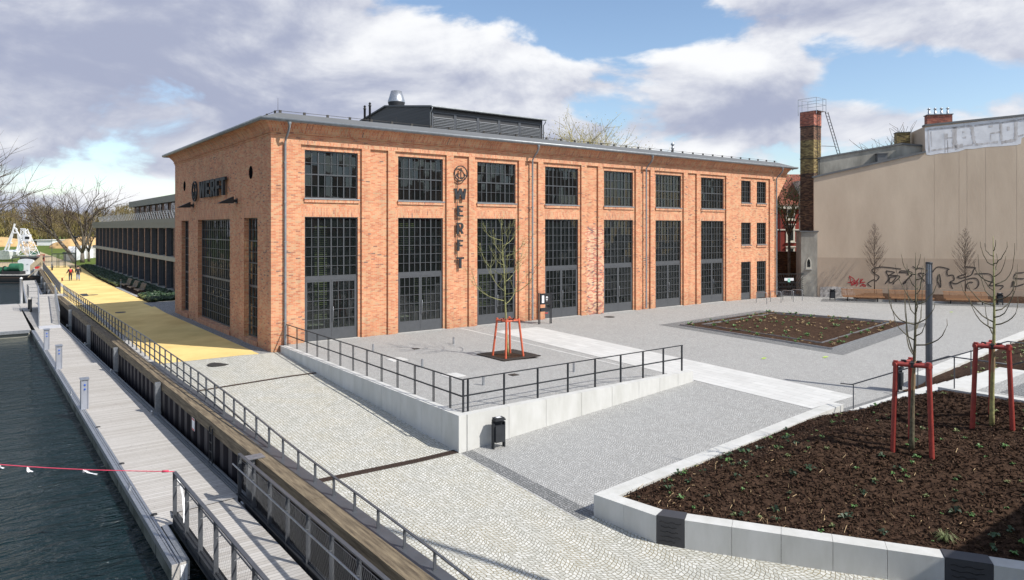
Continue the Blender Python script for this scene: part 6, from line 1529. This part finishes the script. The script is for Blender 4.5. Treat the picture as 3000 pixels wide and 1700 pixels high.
for (x, y), lb in zip(((38.25, -2.1), (40.1, -2.2), (41.9, -2.2), (43.6, -2.0)), ('leftmost bicycle hoop in front of the last hall doors', 'second bicycle hoop from the left by the end of the hall', 'third bicycle hoop from the left by the end of the hall', 'rightmost bicycle hoop, towards the iron gate')):
    z = Qf(x, y); mb = MB(); mb.path([(x, y, z-.05), (x, y, z+.83), (x, y-.05, z+.88), (x, y-.90, z+.88), (x, y-.95, z+.83), (x, y-.95, z-.05)], .024, 8); o = mb.build('bike_rack', GALV); tag(o, lb, 'bike rack', 'bicycle hoops by the hall')
def slat_bench(c, ax, fr, L_, mat, label, group, zg):
    ax = Vector((ax[0], ax[1], 0)).normalized(); fr = Vector((fr[0], fr[1], 0)).normalized(); c = Vector((c[0], c[1], zg)); t = empty('slatted_bench', c, label, 'bench', group)
    prof = [(.36, .38), (.34, .43), (.27, .455), (.19, .45), (.11, .44), (.03, .43), (-.05, .425), (-.12, .44)]; back = [(-.17, .49), (-.20, .56), (-.225, .63), (-.25, .70), (-.275, .77), (-.30, .84), (-.33, .91), (-.37, .97), (-.43, .99)]
    for nm, pr in (('seat', prof), ('backrest', back)):
        mb = MB()
        for k, (f, z) in enumerate(pr):
            nx = pr[min(k+1, len(pr)-1)]; pv = pr[max(k-1, 0)]; tv = Vector((nx[0]-pv[0], nx[1]-pv[1])).normalized(); up = (fr*(-tv.y)+Vector((0, 0, tv.x))); p = c+fr*f+Vector((0, 0, z)); mb.bar(p-ax*L_/2, p+ax*L_/2, .028, .040, up=fr*tv.x+Vector((0, 0, tv.y)))
        mb.build(nm, mat, t)
    for s_ in (-.36, .36):
        mb = MB(); q = c+ax*L_*s_; pl = [q+fr*f+Vector((0, 0, z-.035)) for f, z in prof+back]
        for a, b in zip(pl, pl[1:]): mb.bar(a, b, .05, .03)
        mb.bar(q+Vector((0, 0, -.05)), q+Vector((0, 0, .40)), .07); mb.build('leg', STEEL2, t)
for k, (t_, lb) in enumerate(((3.05, 'leftmost long larch slatted bench before the tan wall'), (6.75, 'middle long larch slatted bench, partly behind the lamp post'), (10.80, 'rightmost long larch slatted bench before the tan wall'))):
    p = Wp(t_, 3.1); slat_bench(p, WD, WN, 3.2, WOODB, lb, 'long benches along the tan wall', Qf(p[0], p[1]))
for v, lb in ((48.6, 'farthest of the three weathered slatted benches beside the yellow path'), (44.6, 'middle weathered slatted bench beside the yellow path'), (40.6, 'nearest of the three weathered slatted benches beside the yellow path')):
    slat_bench((.72, v), (0, 1), (-1, 0), 2.3, WOODG, lb, 'weathered benches beside the yellow path', -.46)
mb = MB(); mb.box(-.05, 1.45, 37.9, 50.6, -.55, -.455); o = mb.build('pavement', CONC); o['kind'] = 'structure'
mb = MB(); mb.lathe((.45, 50.1, -.5), [(.10, 0), (.10, .62), (.07, .64), (.07, .80), (.12, .82), (.12, .90)], 14); o = mb.build('bollard_light', STEEL); tag(o, 'round grey bollard light beside the weathered path benches', 'bollard')
# ground cover beds between path and office
mb = MB(); vs = []; n = 60
for k in range(n+1):
    v = 31+(100.8-31)*k/n
    for i in range(5): u = EDGE(v)+(3.05-EDGE(v))*i/4; vs.append((u, v, -.50+.10*(0 if i == 0 else 1)))
mb.add(vs, [(k*5+i, k*5+i+1, (k+1)*5+i+1, (k+1)*5+i) for k in range(n) for i in range(4)], True); o = mb.build('planting_bed', SOIL); tag(o, 'long planted strip between the yellow path and the office', 'planting bed')
r = random.Random(77); pa, pb_ = [], []
for _ in range(6000):
    v = 31+69*r.random()**1.2; u = EDGE(v)+.1+(2.9-EDGE(v))*r.random()
    if 37.6 < v < 50.9 and u < 1.5: continue
    (pb_ if (u-EDGE(v) < .75 and r.random() < .7) else pa).append((u, v, -.42+.12*r.random()))
sprouts('ground_cover', pa, 'dark green ground cover filling the strip along the office', LEAFD, .30, 51, 6)
sprouts('ground_cover', pb_, 'lighter green and yellow plants edging the yellow path', LEAFY, .20, 52, 5)
for (x0, x1, y0, y1, lb) in ((-3.9, -3.3, 41.8, 44.8, 'grey steel grate let into the yellow path by the railing gap'),):
    mb = MB(); mb.add([(x0, y0, -.52), (x1, y0, -.52), (x1, y1, -.51), (x0, y1, -.51)], [(0,1,2,3)]); o = mb.build('path_grate', IRON); tag(o, lb, 'drain grate')
# ------------------------------------------------------------------ walkers
def skin_mesh(name, pts, edges, rad, mat, parent=None, loc=None, sub=2):
    o3 = origin(parent) if parent else Vector(loc); me = bpy.data.meshes.new(name); me.from_pydata([tuple(Vector(p)-o3) for p in pts], edges, []); me.materials.append(mat)
    ob = bpy.data.objects.new(name, me); COL.objects.link(ob)
    if parent: ob.parent = parent
    else: ob.location = o3
    m_ = ob.modifiers.new('skin', 'SKIN'); me.skin_vertices.new() if not me.skin_vertices else None
    for i, rr_ in enumerate(rad):
        sv = me.skin_vertices[0].data[i]; sv.radius = (rr_, rr_) if not isinstance(rr_, tuple) else rr_
    me.skin_vertices[0].data[0].use_root = True
    s_ = ob.modifiers.new('sub', 'SUBSURF'); s_.levels = sub; s_.render_levels = sub; return ob
def person(x, y, z, h, coat, trousers, hair, label, pack=None, step=1, hold=0):
    k = h/1.75
    def P(a, b, c): return (x+a*k, y+b*k, z+c*k)
    J = [P(0, 0, .95), P(0, 0, 1.15), P(0, .01, 1.40), P(0, .01, 1.52), P(0, .0, 1.66),
         P(-.20, .01, 1.40), P(-.27, -.02, 1.14), P(-.30-.14*hold, .04-.1*hold, .92+.05*hold), P(-.30-.16*hold, .07-.12*hold, .84+.05*hold),
         P(.20, .01, 1.40), P(.27, -.02, 1.14), P(.29, .05, .92), P(.29, .08, .84),
         P(-.10, 0, .88), P(-.11, .06*step, .50), P(-.11, -.06*step, .09), P(-.11, .08-.06*step, .04),
         P(.10, 0, .88), P(.11, -.04*step, .50), P(.11, .10*step, .09), P(.11, .20*step, .04)]
    E_ = [(0,1),(1,2),(2,3),(3,4),(2,5),(5,6),(6,7),(7,8),(2,9),(9,10),(10,11),(11,12),(0,13),(13,14),(14,15),(15,16),(0,17),(17,18),(18,19),(19,20)]
    Rr = [.14,.14,.15,.05,.095,.06,.045,.035,.03,.06,.045,.035,.03,.085,.06,.04,.04,.085,.06,.04,.04]
    t = skin_mesh('person', J, E_, [a*k for a in Rr], SKIN, None, (x, y, z), 1)
    tag(t, label, 'person')
    skin_mesh('coat', [J[0], J[1], J[2], J[5], J[6], J[7], J[9], J[10], J[11], P(0, 0, .80)], [(0,1),(1,2),(2,3),(3,4),(4,5),(2,6),(6,7),(7,8),(0,9)], [a*k for a in (.19,.18,.19,.10,.08,.065,.10,.08,.065,.19)], coat, t, sub=1)
    skin_mesh('trousers', [J[0], J[13], J[14], J[15], J[17], J[18], J[19]], [(0,1),(1,2),(2,3),(0,4),(4,5),(5,6)], [a*k for a in (.13,.105,.082,.07,.105,.082,.07)], trousers, t, sub=1)
    mb = MB(); mb.ico(P(0, -.015, 1.69), .115*k, 2, (1, 1.05, .95)); mb.build('hair', hair, t)
    for s_, j in ((-.11, 16), (.11, 20)):
        q = J[j]; mb = MB(); mb.ico((q[0], q[1], q[2]+.0), .075*k, 2, (.7, 1.7, .65)); mb.build('shoe', BLK, t)
    if pack: mb = MB(); mb.ico(P(0, -.22, 1.24), .19*k, 2, (.85, .6, 1.2)); mb.build('backpack', pack, t)
    return J
J = person(-2.86, 65.4, -.515, 1.70, COATB, JEAND, COATB, 'walker with a red backpack and brown coat holding a dog lead on the yellow path', REDB, 1, 1)
person(-2.05, 65.6, -.51, 1.78, COAT, JEANS, COAT, 'walker in a black jacket and light blue jeans on the yellow path', None, -1)
dg_ = skin_mesh('dog', [(-3.72, 65.15, -.24), (-3.72, 65.32, -.25), (-3.72, 65.0, -.25), (-3.72, 65.42, -.15), (-3.72, 65.52, -.14), (-3.77, 65.34, -.38), (-3.77, 65.35, -.51), (-3.67, 65.34, -.38), (-3.67, 65.33, -.51), (-3.77, 65.0, -.38), (-3.77, 64.97, -.51), (-3.67, 65.0, -.38), (-3.67, 65.02, -.51), (-3.72, 64.88, -.12)],
    [(0,1),(0,2),(1,3),(3,4),(1,5),(5,6),(1,7),(7,8),(2,9),(9,10),(2,11),(11,12),(2,13)], [.10,.10,.09,.06,.035,.03,.022,.03,.022,.035,.022,.035,.022,.02], FOX, None, (-3.72, 65.2, -.5), 1)
tag(dg_, 'small reddish brown dog on a lead at the edge of the yellow path', 'dog')
mb = MB(); mb.path([J[8], (-3.5, 65.2, -.02), (-3.72, 65.38, -.12)], .008, 4); o = mb.build('dog_lead', COATB); tag(o, 'thin lead between the walker with the red backpack and the dog', 'lead')
# ================================================================== bare trees
def bare_tree(base, H, spread, label, seed, mat=BARKF, twig=BARKT, lean=Vector((0, 0, 0)), first=.22, lv=4, r0=.35, bud=None, name='bare_tree', cat='tree', group=None, nmain=6, budn=2, rmin=0.0):
    rr_ = random.Random(seed); t = empty(name, base, label, cat, group); b = Vector(base); tk, tw, bd = MB(), MB(), MB()
    def grow(p, d, L_, r_, lev):
        pts = [p]; q = p; dd = d.copy(); m_ = 4 if lev < 3 else 2
        for i in range(m_):
            dd = (dd+Vector((rr_.random()-.5, rr_.random()-.5, rr_.random()*.25))*.28).normalized(); q = q+dd*L_/m_; pts.append(q)
        limb(tk if lev < 2 else tw, pts, max(r_, rmin), max(rmin, r_*(.5 if lev < lv else .3)), 6 if lev < 2 else 3)
        if lev >= lv:
            if bud:
                for _ in range(budn):
                    c = pts[-1]+Vector((rr_.random()-.5, rr_.random()-.5, rr_.random()-.5))*L_*.9; s = .05+.10*rr_.random(); e1 = Vector((rr_.random()-.5, rr_.random()-.5, rr_.random()-.5)).normalized()*s; e2 = e1.cross(Vector((rr_.random()-.5, rr_.random()-.5, 1))).normalized()*s*.6; bd.add([c-e1, c-e2, c+e1, c+e2], [(0,1,2,3)])
            return
        nb = 4 if lev < 2 else 4
        for k in range(nb):
            s = .35+.65*(k+rr_.random())/nb; i = min(m_-1, int(s*m_)); pp_ = pts[i].lerp(pts[i+1], s*m_-i)
            az_ = rr_.random()*6.28; side = Vector((math.cos(az_), math.sin(az_), .15)).normalized(); side = (side-dd*side.dot(dd)).normalized()
            nd_ = (dd*(.75 if k < nb-1 else 1.1)+side*(.75+.3*rr_.random())+Vector((0, 0, .22))).normalized(); grow(pp_, nd_, L_*(.55+.2*rr_.random()), r_*.48, lev+1)
    top = b+Vector((0, 0, H*first))+lean*first
    limb(tk, [b, b+Vector((0, 0, H*first*.5))+lean*first*.4, top], r0*1.25, r0*.9, 8)
    for k in range(nmain):
        a = 6.28*k/nmain+rr_.random()*.7; o_ = .25+.45*rr_.random() if k else .05
        d = (Vector((math.cos(a)*o_*spread, math.sin(a)*o_*spread, 1))+lean/H*1.2).normalized(); grow(top, d, H*(1-first)*(.50+.12*rr_.random()), r0*(.62 if k else .8), 1)
    tk.build('trunk', mat, t); tw.build('crown', twig, t)
    if bud: bd.build('buds', bud, t)
    return t
bare_tree((3.6, 118.2, -.55), 14.5, 1.0, 'tall bare multi-stemmed tree beyond the office, standing upright', 1, r0=.32, first=.12, nmain=6)
bare_tree((2.5, 119.6, -.55), 14.0, .8, 'bare tree with a long limb leaning left over the sandy path', 2, r0=.30, lean=Vector((-8.5, 2, 0)), first=.30, nmain=5)
bare_tree((5.0, 121.5, -.55), 9, .9, 'smaller bare tree half hidden behind the far end of the office', 3, r0=.2, first=.2, lv=3)
p = at_px(-75, 700, 62); bare_tree((p.x, p.y, -.57), 14.5, 1.1, 'bare tree whose twigs reach in at the left edge', 4, r0=.25, first=.3, twig=BARKF)
p = at_px(1700, 668, 108); bare_tree((p.x, p.y, -.5), 21.5, 1.0, 'budding tree whose crown rises behind the hall roof', 6, r0=.35, first=.32, twig=PALEB, bud=PALEB, nmain=16, budn=4, rmin=.022)
p = at_px(1835, 668, 116); bare_tree((p.x, p.y, -.5), 18.5, .9, 'smaller bare crown behind the hall roof, to the right', 7, r0=.28, first=.35, twig=PALEB, bud=PALEB, nmain=9, rmin=.02)
p = at_px(2640, 668, 84); bare_tree((p.x, p.y, -.5), 17.5, 1.2, 'bare reddish twigged tree behind the grey gable', 8, r0=.3, first=.45, twig=BARKT, nmain=10, rmin=.018)
p = at_px(2830, 668, 90); bare_tree((p.x, p.y, -.5), 18.8, 1.0, 'bare tree whose tips show over the parapet near the four pots', 9, r0=.3, first=.5, twig=BARKT)
p = at_px(2312, 668, 68); bare_tree((p.x, p.y, -.5), 11.2, .9, 'thin tree with yellow green buds in the gap before the red house', 10, r0=.14, first=.5, twig=BARKG, bud=LEAFY, nmain=7)
p = at_px(1322, 668, 375); bare_tree((p.x, p.y, -.5), 9, 1, 'pale tree on the skyline', 11, r0=.3) if False else None
# ------------------------------------------------------------------ the wood on the far shore: one countless mass
r = random.Random(99); tw, tk = MB(), MB()
for k in range(235):
    px = (-160+760*r.random()) if k < 150 else (-900+740*r.random()); d = 300+130*r.random(); p = at_px(px, 700, d); H = (12.5+4.5*r.random())*d/350*(1.0+.12*math.sin(px*.02)); cx, cy, cz = p.x, p.y, -.6; w = 3.2+2.2*r.random()
    limb(tk, [(cx, cy, cz), (cx+.3, cy, cz+H*.75)], .3, .08, 4)
    for j in range(330 if k < 150 else 150):
        a = r.random()*6.28; e = r.random(); rad = w*(r.random()**.5)*math.sin(math.pi*min(1, .12+e*.88))**.55; z = cz+H*(.10+.90*e)
        q = Vector((cx+math.cos(a)*rad, cy+math.sin(a)*rad, z)); L_ = .9+1.3*r.random(); dd = Vector(((r.random()-.5)*.9+math.cos(a)*.3, (r.random()-.5)*.9, .9)).normalized()*L_; e2 = Vector((r.random()-.5, r.random()-.5, .1)).normalized()*.10
        tw.add([q-e2, q+e2, q+dd+e2*.4, q+dd-e2*.4], [(0,1,2,3)])
o = tw.build('woodland', WOODS1); tag(o, 'hazy brown spring woodland on the horizon at left', 'woodland', kind='stuff')
o = tk.build('woodland', BARKF); tag(o, 'grey trunks inside the distant woodland', 'woodland', kind='stuff')
tw = MB()
for k in range(16):
    px = -40+420*r.random(); d = 290+40*r.random(); p = at_px(px, 700, d); H = 5+5*r.random(); w = 2+2.5*r.random()
    for j in range(260):
        a = r.random()*6.28; e = r.random(); rad = w*(r.random()**.5)*math.sin(math.pi*min(1, .2+e*.8))**.6; q = Vector((p.x+math.cos(a)*rad, p.y+math.sin(a)*rad, -.5+H*e)); dd = Vector(((r.random()-.5), (r.random()-.5), .7)).normalized()*(.6+.7*r.random()); e2 = Vector((r.random()-.5, r.random()-.5, .1)).normalized()*.12; tw.add([q-e2, q+e2, q+dd+e2, q+dd-e2], [(0,1,2,3)])
o = tw.build('woodland', WOODS2); tag(o, 'yellow green budding trees along the front of the distant woodland', 'woodland', kind='stuff')
# distant cabins, sand heaps
def cabin(px, py, d, w, h, dp, wm, rm, label, roofh=.5):
    p = at_px(px, py, d); t = empty('cabin', (p.x, p.y, -.55), label, 'cabin'); a = -YAW
    mb = MB(); mb.obox((p.x, p.y, -.6), w, dp, h, a); mb.build('wall', wm, t)
    mb = MB(); mb.obox((p.x, p.y, -.6+h), w+.8, dp+.8, roofh, a); mb.build('roof', rm, t)
    mb = MB(); q = at_px(px, py, d-dp/2-.1); mb.obox((q.x+.4, q.y, .0), w*.2, .15, h*.45, a); mb.build('window', BLK, t)
cabin(112, 702, 270, 11, 1.5, 5, BLK, M('dull_green_roof', (.16,.20,.17)), 'low flat roofed dark cabin before the wood', .45)
cabin(140, 706, 262, 5.5, 2.0, 4, WHITE, WHITE, 'small white caravan like cabin before the wood', .2)
cabin(190, 706, 268, 8, 1.7, 4, INT, PLAST, 'low grey cabin with a pale roof before the wood', .3)
cabin(165, 706, 275, 3.5, 1.7, 4, BEIGE, BEIGE, 'little beige hut before the wood', .4)
for px, w, h, d, lb in ((-20, 26, 3.6, 245, 'broad heap of pale sand at the left behind the boat'), (262, 22, 3.9, 230, 'heap of pale sand behind the far tree trunks')):
    p = at_px(px, 700, d); mb = MB(); mb.ico((p.x, p.y, -.9), 1.0, 4, (w/2, 6, h), .10); o = mb.build('sand_heap', M('ochre_sand', (.55,.36,.17), rough=1, var=.15, scale=.5)); tag(o, lb, 'sand heap')
p = at_px(152, 704, 180); mb = MB(); mb.tube((p.x, p.y, -.5), (p.x, p.y, 3.9), .06, n=6); mb.ico((p.x, p.y, 4.0), .28, 2, (1, 1, .4)); o = mb.build('street_lamp', STEEL); tag(o, 'slim park lamp on the lawn before the wood', 'lamp')
p = at_px(222, 768, 112); mb = MB(); mb.tube((p.x, p.y, -.5), (p.x, p.y, 4.2), .07, n=8); mb.lathe((p.x, p.y, 4.2), [(.1, 0), (.42, .30), (.42, .36), (.1, .42)], 12); o = mb.build('street_lamp', STEEL2); tag(o, 'dark park lamp with a flared head by the leaning tree', 'lamp')
# white crates / stacked panels behind the trunks
t = empty('stacked_panels', at_px(245, 745, 140), 'stacks of pale white panels behind the far tree trunks', 'stack')
for k in range(10):
    p = at_px(205+6.5*k, 752, 138+k*1.5); mb = MB(); mb.obox((p.x, p.y, -.5), 1.8, 1.2, 1.0+1.4*((k*37) % 5)/5+.6, -YAW+.1*k); mb.build('panel_stack', WHITE if k % 3 else CONC, t)
# ------------------------------------------------------------------ gate, barge, derricks
g_ = empty('turnstile_gate', (-.8, 99.6, -.5), 'dark green turnstile gate with horizontal bars at the end of the yellow path', 'gate')
GRN = M('dark_green_steel', (.018,.035,.032), rough=.5)
mb = MB()
for u in (-2.45, -1.75, -1.5, -.78, -.6, .75): mb.bar((u, 99.6, -.55), (u, 99.6, 1.75), .10)
mb.bar((-2.45, 99.6, 1.75), (.75, 99.6, 1.75), .12); mb.obox((-.7, 99.6, 1.8), .6, .4, .2); mb.build('frame', GRN, g_)
mb = MB()
for k in range(10): mb.bar((-1.5, 99.6, -.4+k*.21), (-.78, 99.6, -.4+k*.21), .05); mb.bar((-.6, 99.6, -.4+k*.21), (.75, 99.6, -.4+k*.21), .05)
for k in range(8): mb.bar((-2.4+k*.09, 99.6, -.5), (-2.4+k*.09, 99.6, 1.7), .025)
mb.build('bars', GALV, g_)
mb = MB()
for k in range(8):
    u = -5.0-k*2.5; mb.bar((u, 104.6, -.55), (u, 104.6, 1.4), .06)
mb.bar((-22.5, 104.6, 1.4), (-2.5, 104.6, 1.4), .04); mb.bar((-22.5, 104.6, .3), (-2.5, 104.6, .3), .03)
for k in range(60): mb.bar((-22+k*.33, 104.6, -.5), (-22+k*.33, 104.6, 1.4), .014)
o = mb.build('wire_fence', STEEL); tag(o, 'thin wire fence left of the turnstile gate', 'fence')
p0, p1 = at_px(84, 760, 122), at_px(116, 760, 122); mb = MB(); mb.bar(p0+Vector((0, 0, .75)), p1+Vector((0, 0, .75)), .08, 1.3); o = mb.build('banner', GREENP); tag(o, 'green banner on the fence behind the lattice tower', 'banner')
for u, lb in ((-3.55, 'left brown notice board at the start of the sandy path'), (-2.9, 'right brown notice board at the start of the sandy path')):
    mb = MB(); mb.bar((u-.25, 112, -.5), (u-.25, 112, 1.4), .06); mb.bar((u+.25, 112, -.5), (u+.25, 112, 1.4), .06); mb.box(u-.27, u+.27, 111.9, 111.95, .1, 1.35); o = mb.build('notice_board', CHR); tag(o, lb, 'sign')
# parked motorcycle by the gate
mc = empty('motorcycle', (-2.9, 92.5, -.5), 'parked dark motorcycle by the far end of the quay railing', 'motorcycle')
for y in (91.8, 93.2):
    mb = MB()
    for k in range(14):
        a, b = 2*math.pi*k/14, 2*math.pi*(k+1)/14; mb.tube((-2.9, y+.3*math.cos(a), -.2+.3*math.sin(a)), (-2.9, y+.3*math.cos(b), -.2+.3*math.sin(b)), .05, n=6)
    mb.build('wheel', BLK, mc)
mb = MB(); mb.ico((-2.9, 92.6, .25), .3, 2, (.45, 1.3, .5)); mb.ico((-2.9, 92.2, .42), .22, 2, (.7, 1.4, .3)); mb.bar((-3.25, 93.0, .65), (-2.55, 93.0, .65), .04); mb.bar((-2.9, 93.2, -.2), (-2.9, 92.95, .65), .06); mb.ico((-2.9, 92.5, -.05), .22, 2); mb.build('body', GALV, mc)
# barge with white tank and machinery
D0 = 107
bp = at_px(40, 806, D0)
bg = empty('work_barge', (bp.x, bp.y, -2.3), 'dark hulled work barge moored at the end of the basin', 'barge')
q0, q1 = at_px(-60, 806, D0), at_px(124, 803, D0); dirb = (q1-q0); dirb.z = 0; Lb = dirb.length; dirb.normalize(); nb_ = Vector((-dirb.y, dirb.x, 0)); ang = math.atan2(dirb.y, dirb.x)
c = (q0+q1)/2+nb_*3.2
mb = MB(); mb.obox((c.x, c.y, -2.6), Lb, 6.2, 1.25, ang); mb.build('hull', BLK, bg)
mb = MB(); mb.obox((c.x, c.y, -1.348), Lb+.2, 6.4, .10, ang); mb.build('deck', CONC, bg)
mb = MB(); c2 = (q0+q1)/2-nb_*.2; mb.obox((c2.x, c2.y, -1.75), Lb, .14, .14, ang); mb.build('rubbing_rail', RUST, bg)
tc = at_px(75, 800, D0+2)
tk_ = empty('white_tank', (tc.x, tc.y, -1.25), 'white rounded tank standing on the work barge', 'tank')
mb = MB(); prof = []
for k in range(17): a = math.pi*k/16; prof.append((-1.22*math.cos(a), 1.75+.32*math.sin(a)+.0))
pts3 = [(-1.22, 0)]+prof+[(1.22, 0)]
mb.extr([(tc+dirb*a+Vector((0, 0, 0)))[:2]+(-1.25+z*1.15,) for a, z in pts3], tuple(nb_*2.2)); mb.build('shell', WHITE, tk_, fix=True)
mb = MB(); cc = tc+dirb*.3-nb_*.03; mb.obox((cc.x, cc.y, .25), .25, .05, .06, ang); mb.obox((cc.x, cc.y, -.7), .25, .05, .06, ang); mb.build('hinge', GALV, tk_)
pc = tc+dirb*.2+nb_*1.2; mb = MB(); mb.obox((pc.x, pc.y, 1.30), 4.6, 2.4, .12, ang); mb.obox((pc.x-.0, pc.y, .9), 2.4, 2.0, .4, ang); o = mb.build('platform', INT); tag(o, 'grey platform above the white tank carrying the lattice tower', 'platform')
gm = empty('green_machine', at_px(40, 800, D0+1), 'green winch and drum machinery on the work barge left of the white tank', 'machinery')
mc_ = at_px(42, 802, D0+1.5); a_ = mc_-dirb*.5+Vector((0, 0, 1.0)); b_ = mc_+dirb*1.1+Vector((0, 0, 1.0))
mb = MB(); mb.tube(a_, b_, .62, n=16); mb.tube(a_-dirb*.9-Vector((0, 0, .3)), a_-dirb*.1-Vector((0, 0, .3)), .38, n=14); mb.obox((mc_.x-dirb.x*2.6, mc_.y-dirb.y*2.6, -1.25), .9, .8, 1.1, ang); mb.build('drum', GREENP, gm)
mb = MB(); mb.obox((mc_.x, mc_.y, -1.25), 2.8, 1.6, .5, ang); mb.tube(a_-dirb*.95-Vector((0, 0, .3)), a_-dirb*1.05-Vector((0, 0, .3)), .5, n=14); mb.build('base', BLK, gm)
rbx = at_px(104, 800, D0+.5); mb = MB(); mb.obox((rbx.x, rbx.y, -1.25), 1.1, .8, .9, ang+.2); o = mb.build('grey_pump', CONC); tag(o, 'small grey pump unit on the barge beside the sloping beige panel', 'machinery')
mb = MB(); mb.obox((rbx.x+.25, rbx.y, -.35), .55, .5, .35, ang+.2); mb.build('red_lid', REDB, o)
s0, s1 = at_px(88, 795, D0-1), at_px(123, 762, D0-1); mb = MB(); mb.bar(s0, s1, 1.4, .9, up=(nb_.x, nb_.y, 0)); mb = MB()
for off in (0,): mb.add([s0+Vector((0, 0, .9)), s1+Vector((0, 0, .75)), s1+Vector((0, 0, -.15)), s0, s0+Vector((0, 0, .9))+nb_*.1, s1+Vector((0, 0, .75))+nb_*.1, s1+Vector((0, 0, -.15))+nb_*.1, s0+nb_*.1], [(0,1,2,3),(7,6,5,4),(0,4,5,1),(3,2,6,7),(0,3,7,4),(1,5,6,2)])
mb.bar(s0-dirb*.3-Vector((0, 0, .9)), s1-Vector((0, 0, .9)), .09); mb.bar(s1-Vector((0, 0, 1.9)), s1, .08); o = mb.build('access_ramp', BEIGE); tag(o, 'sloping beige boarded ramp from the barge up to the quay', 'ramp')
# lattice tower
lt_ = empty('lattice_tower', at_px(70, 749, 112), 'white lattice crane tower above the barge tank', 'derrick')
def px3(x, y, d): return at_px(x/6.067, 620+y/6.067, d)
mb = MB(); dd_ = 112
bl = [px3(318, 780, dd_), px3(535, 780, dd_), px3(535, 780, dd_)+nb_*2.2, px3(318, 780, dd_)+nb_*2.2]; tp = [px3(375, 310, dd_), px3(440, 310, dd_), px3(440, 310, dd_)+nb_*.6, px3(375, 310, dd_)+nb_*.6]
for a, b in zip(bl, tp): mb.bar(a, b, .09)
lv = [0, .25, .48, .68, .86, 1.0]
for s0_, s1_ in zip(lv, lv[1:]):
    for i in range(4):
        j = (i+1) % 4; p0, p1 = bl[i].lerp(tp[i], s0_), bl[j].lerp(tp[j], s0_); q0_, q1_ = bl[i].lerp(tp[i], s1_), bl[j].lerp(tp[j], s1_); mb.bar(p0, p1, .06); mb.bar(p0, q1_, .045); mb.bar(p1, q0_, .045)
mb.bar(px3(365, 308, dd_), px3(450, 308, dd_), .16); mb.build('mast', WHITE, lt_)
mb = MB(); cbn = px3(480, 500, dd_); mb.obox((cbn.x, cbn.y, cbn.z-.3), .9, .8, 1.1, ang); mb.build('cabin', WHITE, lt_)
mb = MB(); mb.obox((cbn.x, cbn.y-.5, cbn.z+.1), .7, .05, .4, ang); mb.build('cabin_window', BLK, lt_)
# boat with A-frame
bo = empty('white_boat', px3(60, 830, 138), 'white boat hull carrying a tall A shaped derrick at the left edge', 'boat')
dd_ = 138; h0 = px3(-160, 700, dd_); h1 = px3(250, 730, dd_); hb0 = px3(-160, 850, dd_); hb1 = px3(190, 845, dd_)
mb = MB(); w = nb_*4.5
mid = [(h0, hb0), (px3(30, 690, dd_), px3(30, 855, dd_)), (px3(160, 708, dd_), px3(140, 850, dd_))]
vs = []
for (a, b), k in zip(mid, (1, 1, .7)): vs += [a-nb_*0, a+w*k, b+w*k*.6+nb_*.6, b+nb_*.6]
vs += [h1+w*.35]; mb.add(vs, [(0,1,5,4),(4,5,9,8),(3,0,4,7),(7,4,8,11),(1,2,6,5),(5,6,10,9),(2,3,7,6),(6,7,11,10),(8,9,12),(11,8,12),(9,10,12),(10,11,12),(3,2,1,0)]); mb.build('hull', WHITE, bo, fix=True)
mb = MB()
for a, b in (((85, 690), (235, 330)), ((235, 330), (262, 220)), ((140, 700), (240, 350)), ((265, 290), (370, 480)), ((370, 480), (430, 700)), ((285, 300), (300, 330)), ((220, 380), (300, 380)), ((150, 560), (215, 560)), ((320, 400), (350, 700))): mb.bar(px3(*a, dd_), px3(*b, dd_), .22)
for a, b in (((180, 690), (255, 420)),): mb.bar(px3(*a, dd_)+nb_*2, px3(*b, dd_)+nb_*2, .3)
mb.build('derrick', WHITE, bo)
# lower quay strip beside the barge: floating rubbish boom
mb = MB(); a, b = at_px(-60, 832, 104), at_px(60, 822, 104); mb.tube((a.x, a.y, -2.25), (b.x, b.y, -2.25), .05, n=8); o = mb.build('floating_boom', RUST); tag(o, 'rust coloured floating boom on the water before the barge', 'boom')
# ------------------------------------------------------------------ the road bridge the picture was taken from
br = empty('road_bridge', (0, -40, 4), 'road bridge passing behind the viewpoint', 'bridge')
mb = MB(); mb.box(-60, 60, -50, -36.4, 3.4, 4.25); mb.box(-2, 60, -36.4, -34.2, 3.4, 4.25); mb.box(-60, -14, -36.4, -34.2, 3.4, 4.25); mb.build('deck', CONC, br)
mb = MB(); mb.box(2, 60, -34.5, -34.2, 4.25, 4.80); mb.build('parapet', CONC, br)
mb = MB()
for x in (-40, -26, 24, 50): mb.box(x-1, x+1, -48, -38, -3, 3.4)
mb.build('pier', CONC, br)
mb = MB(); mb.lathe((3.1, -34.9, 4.2), [(.15, 0), (.12, 5), (.09, 11.0), (.03, 11.2)], 14); o = mb.build('street_lamp', GALV); tag(o, 'tall lamp mast standing on the road bridge', 'lamp')
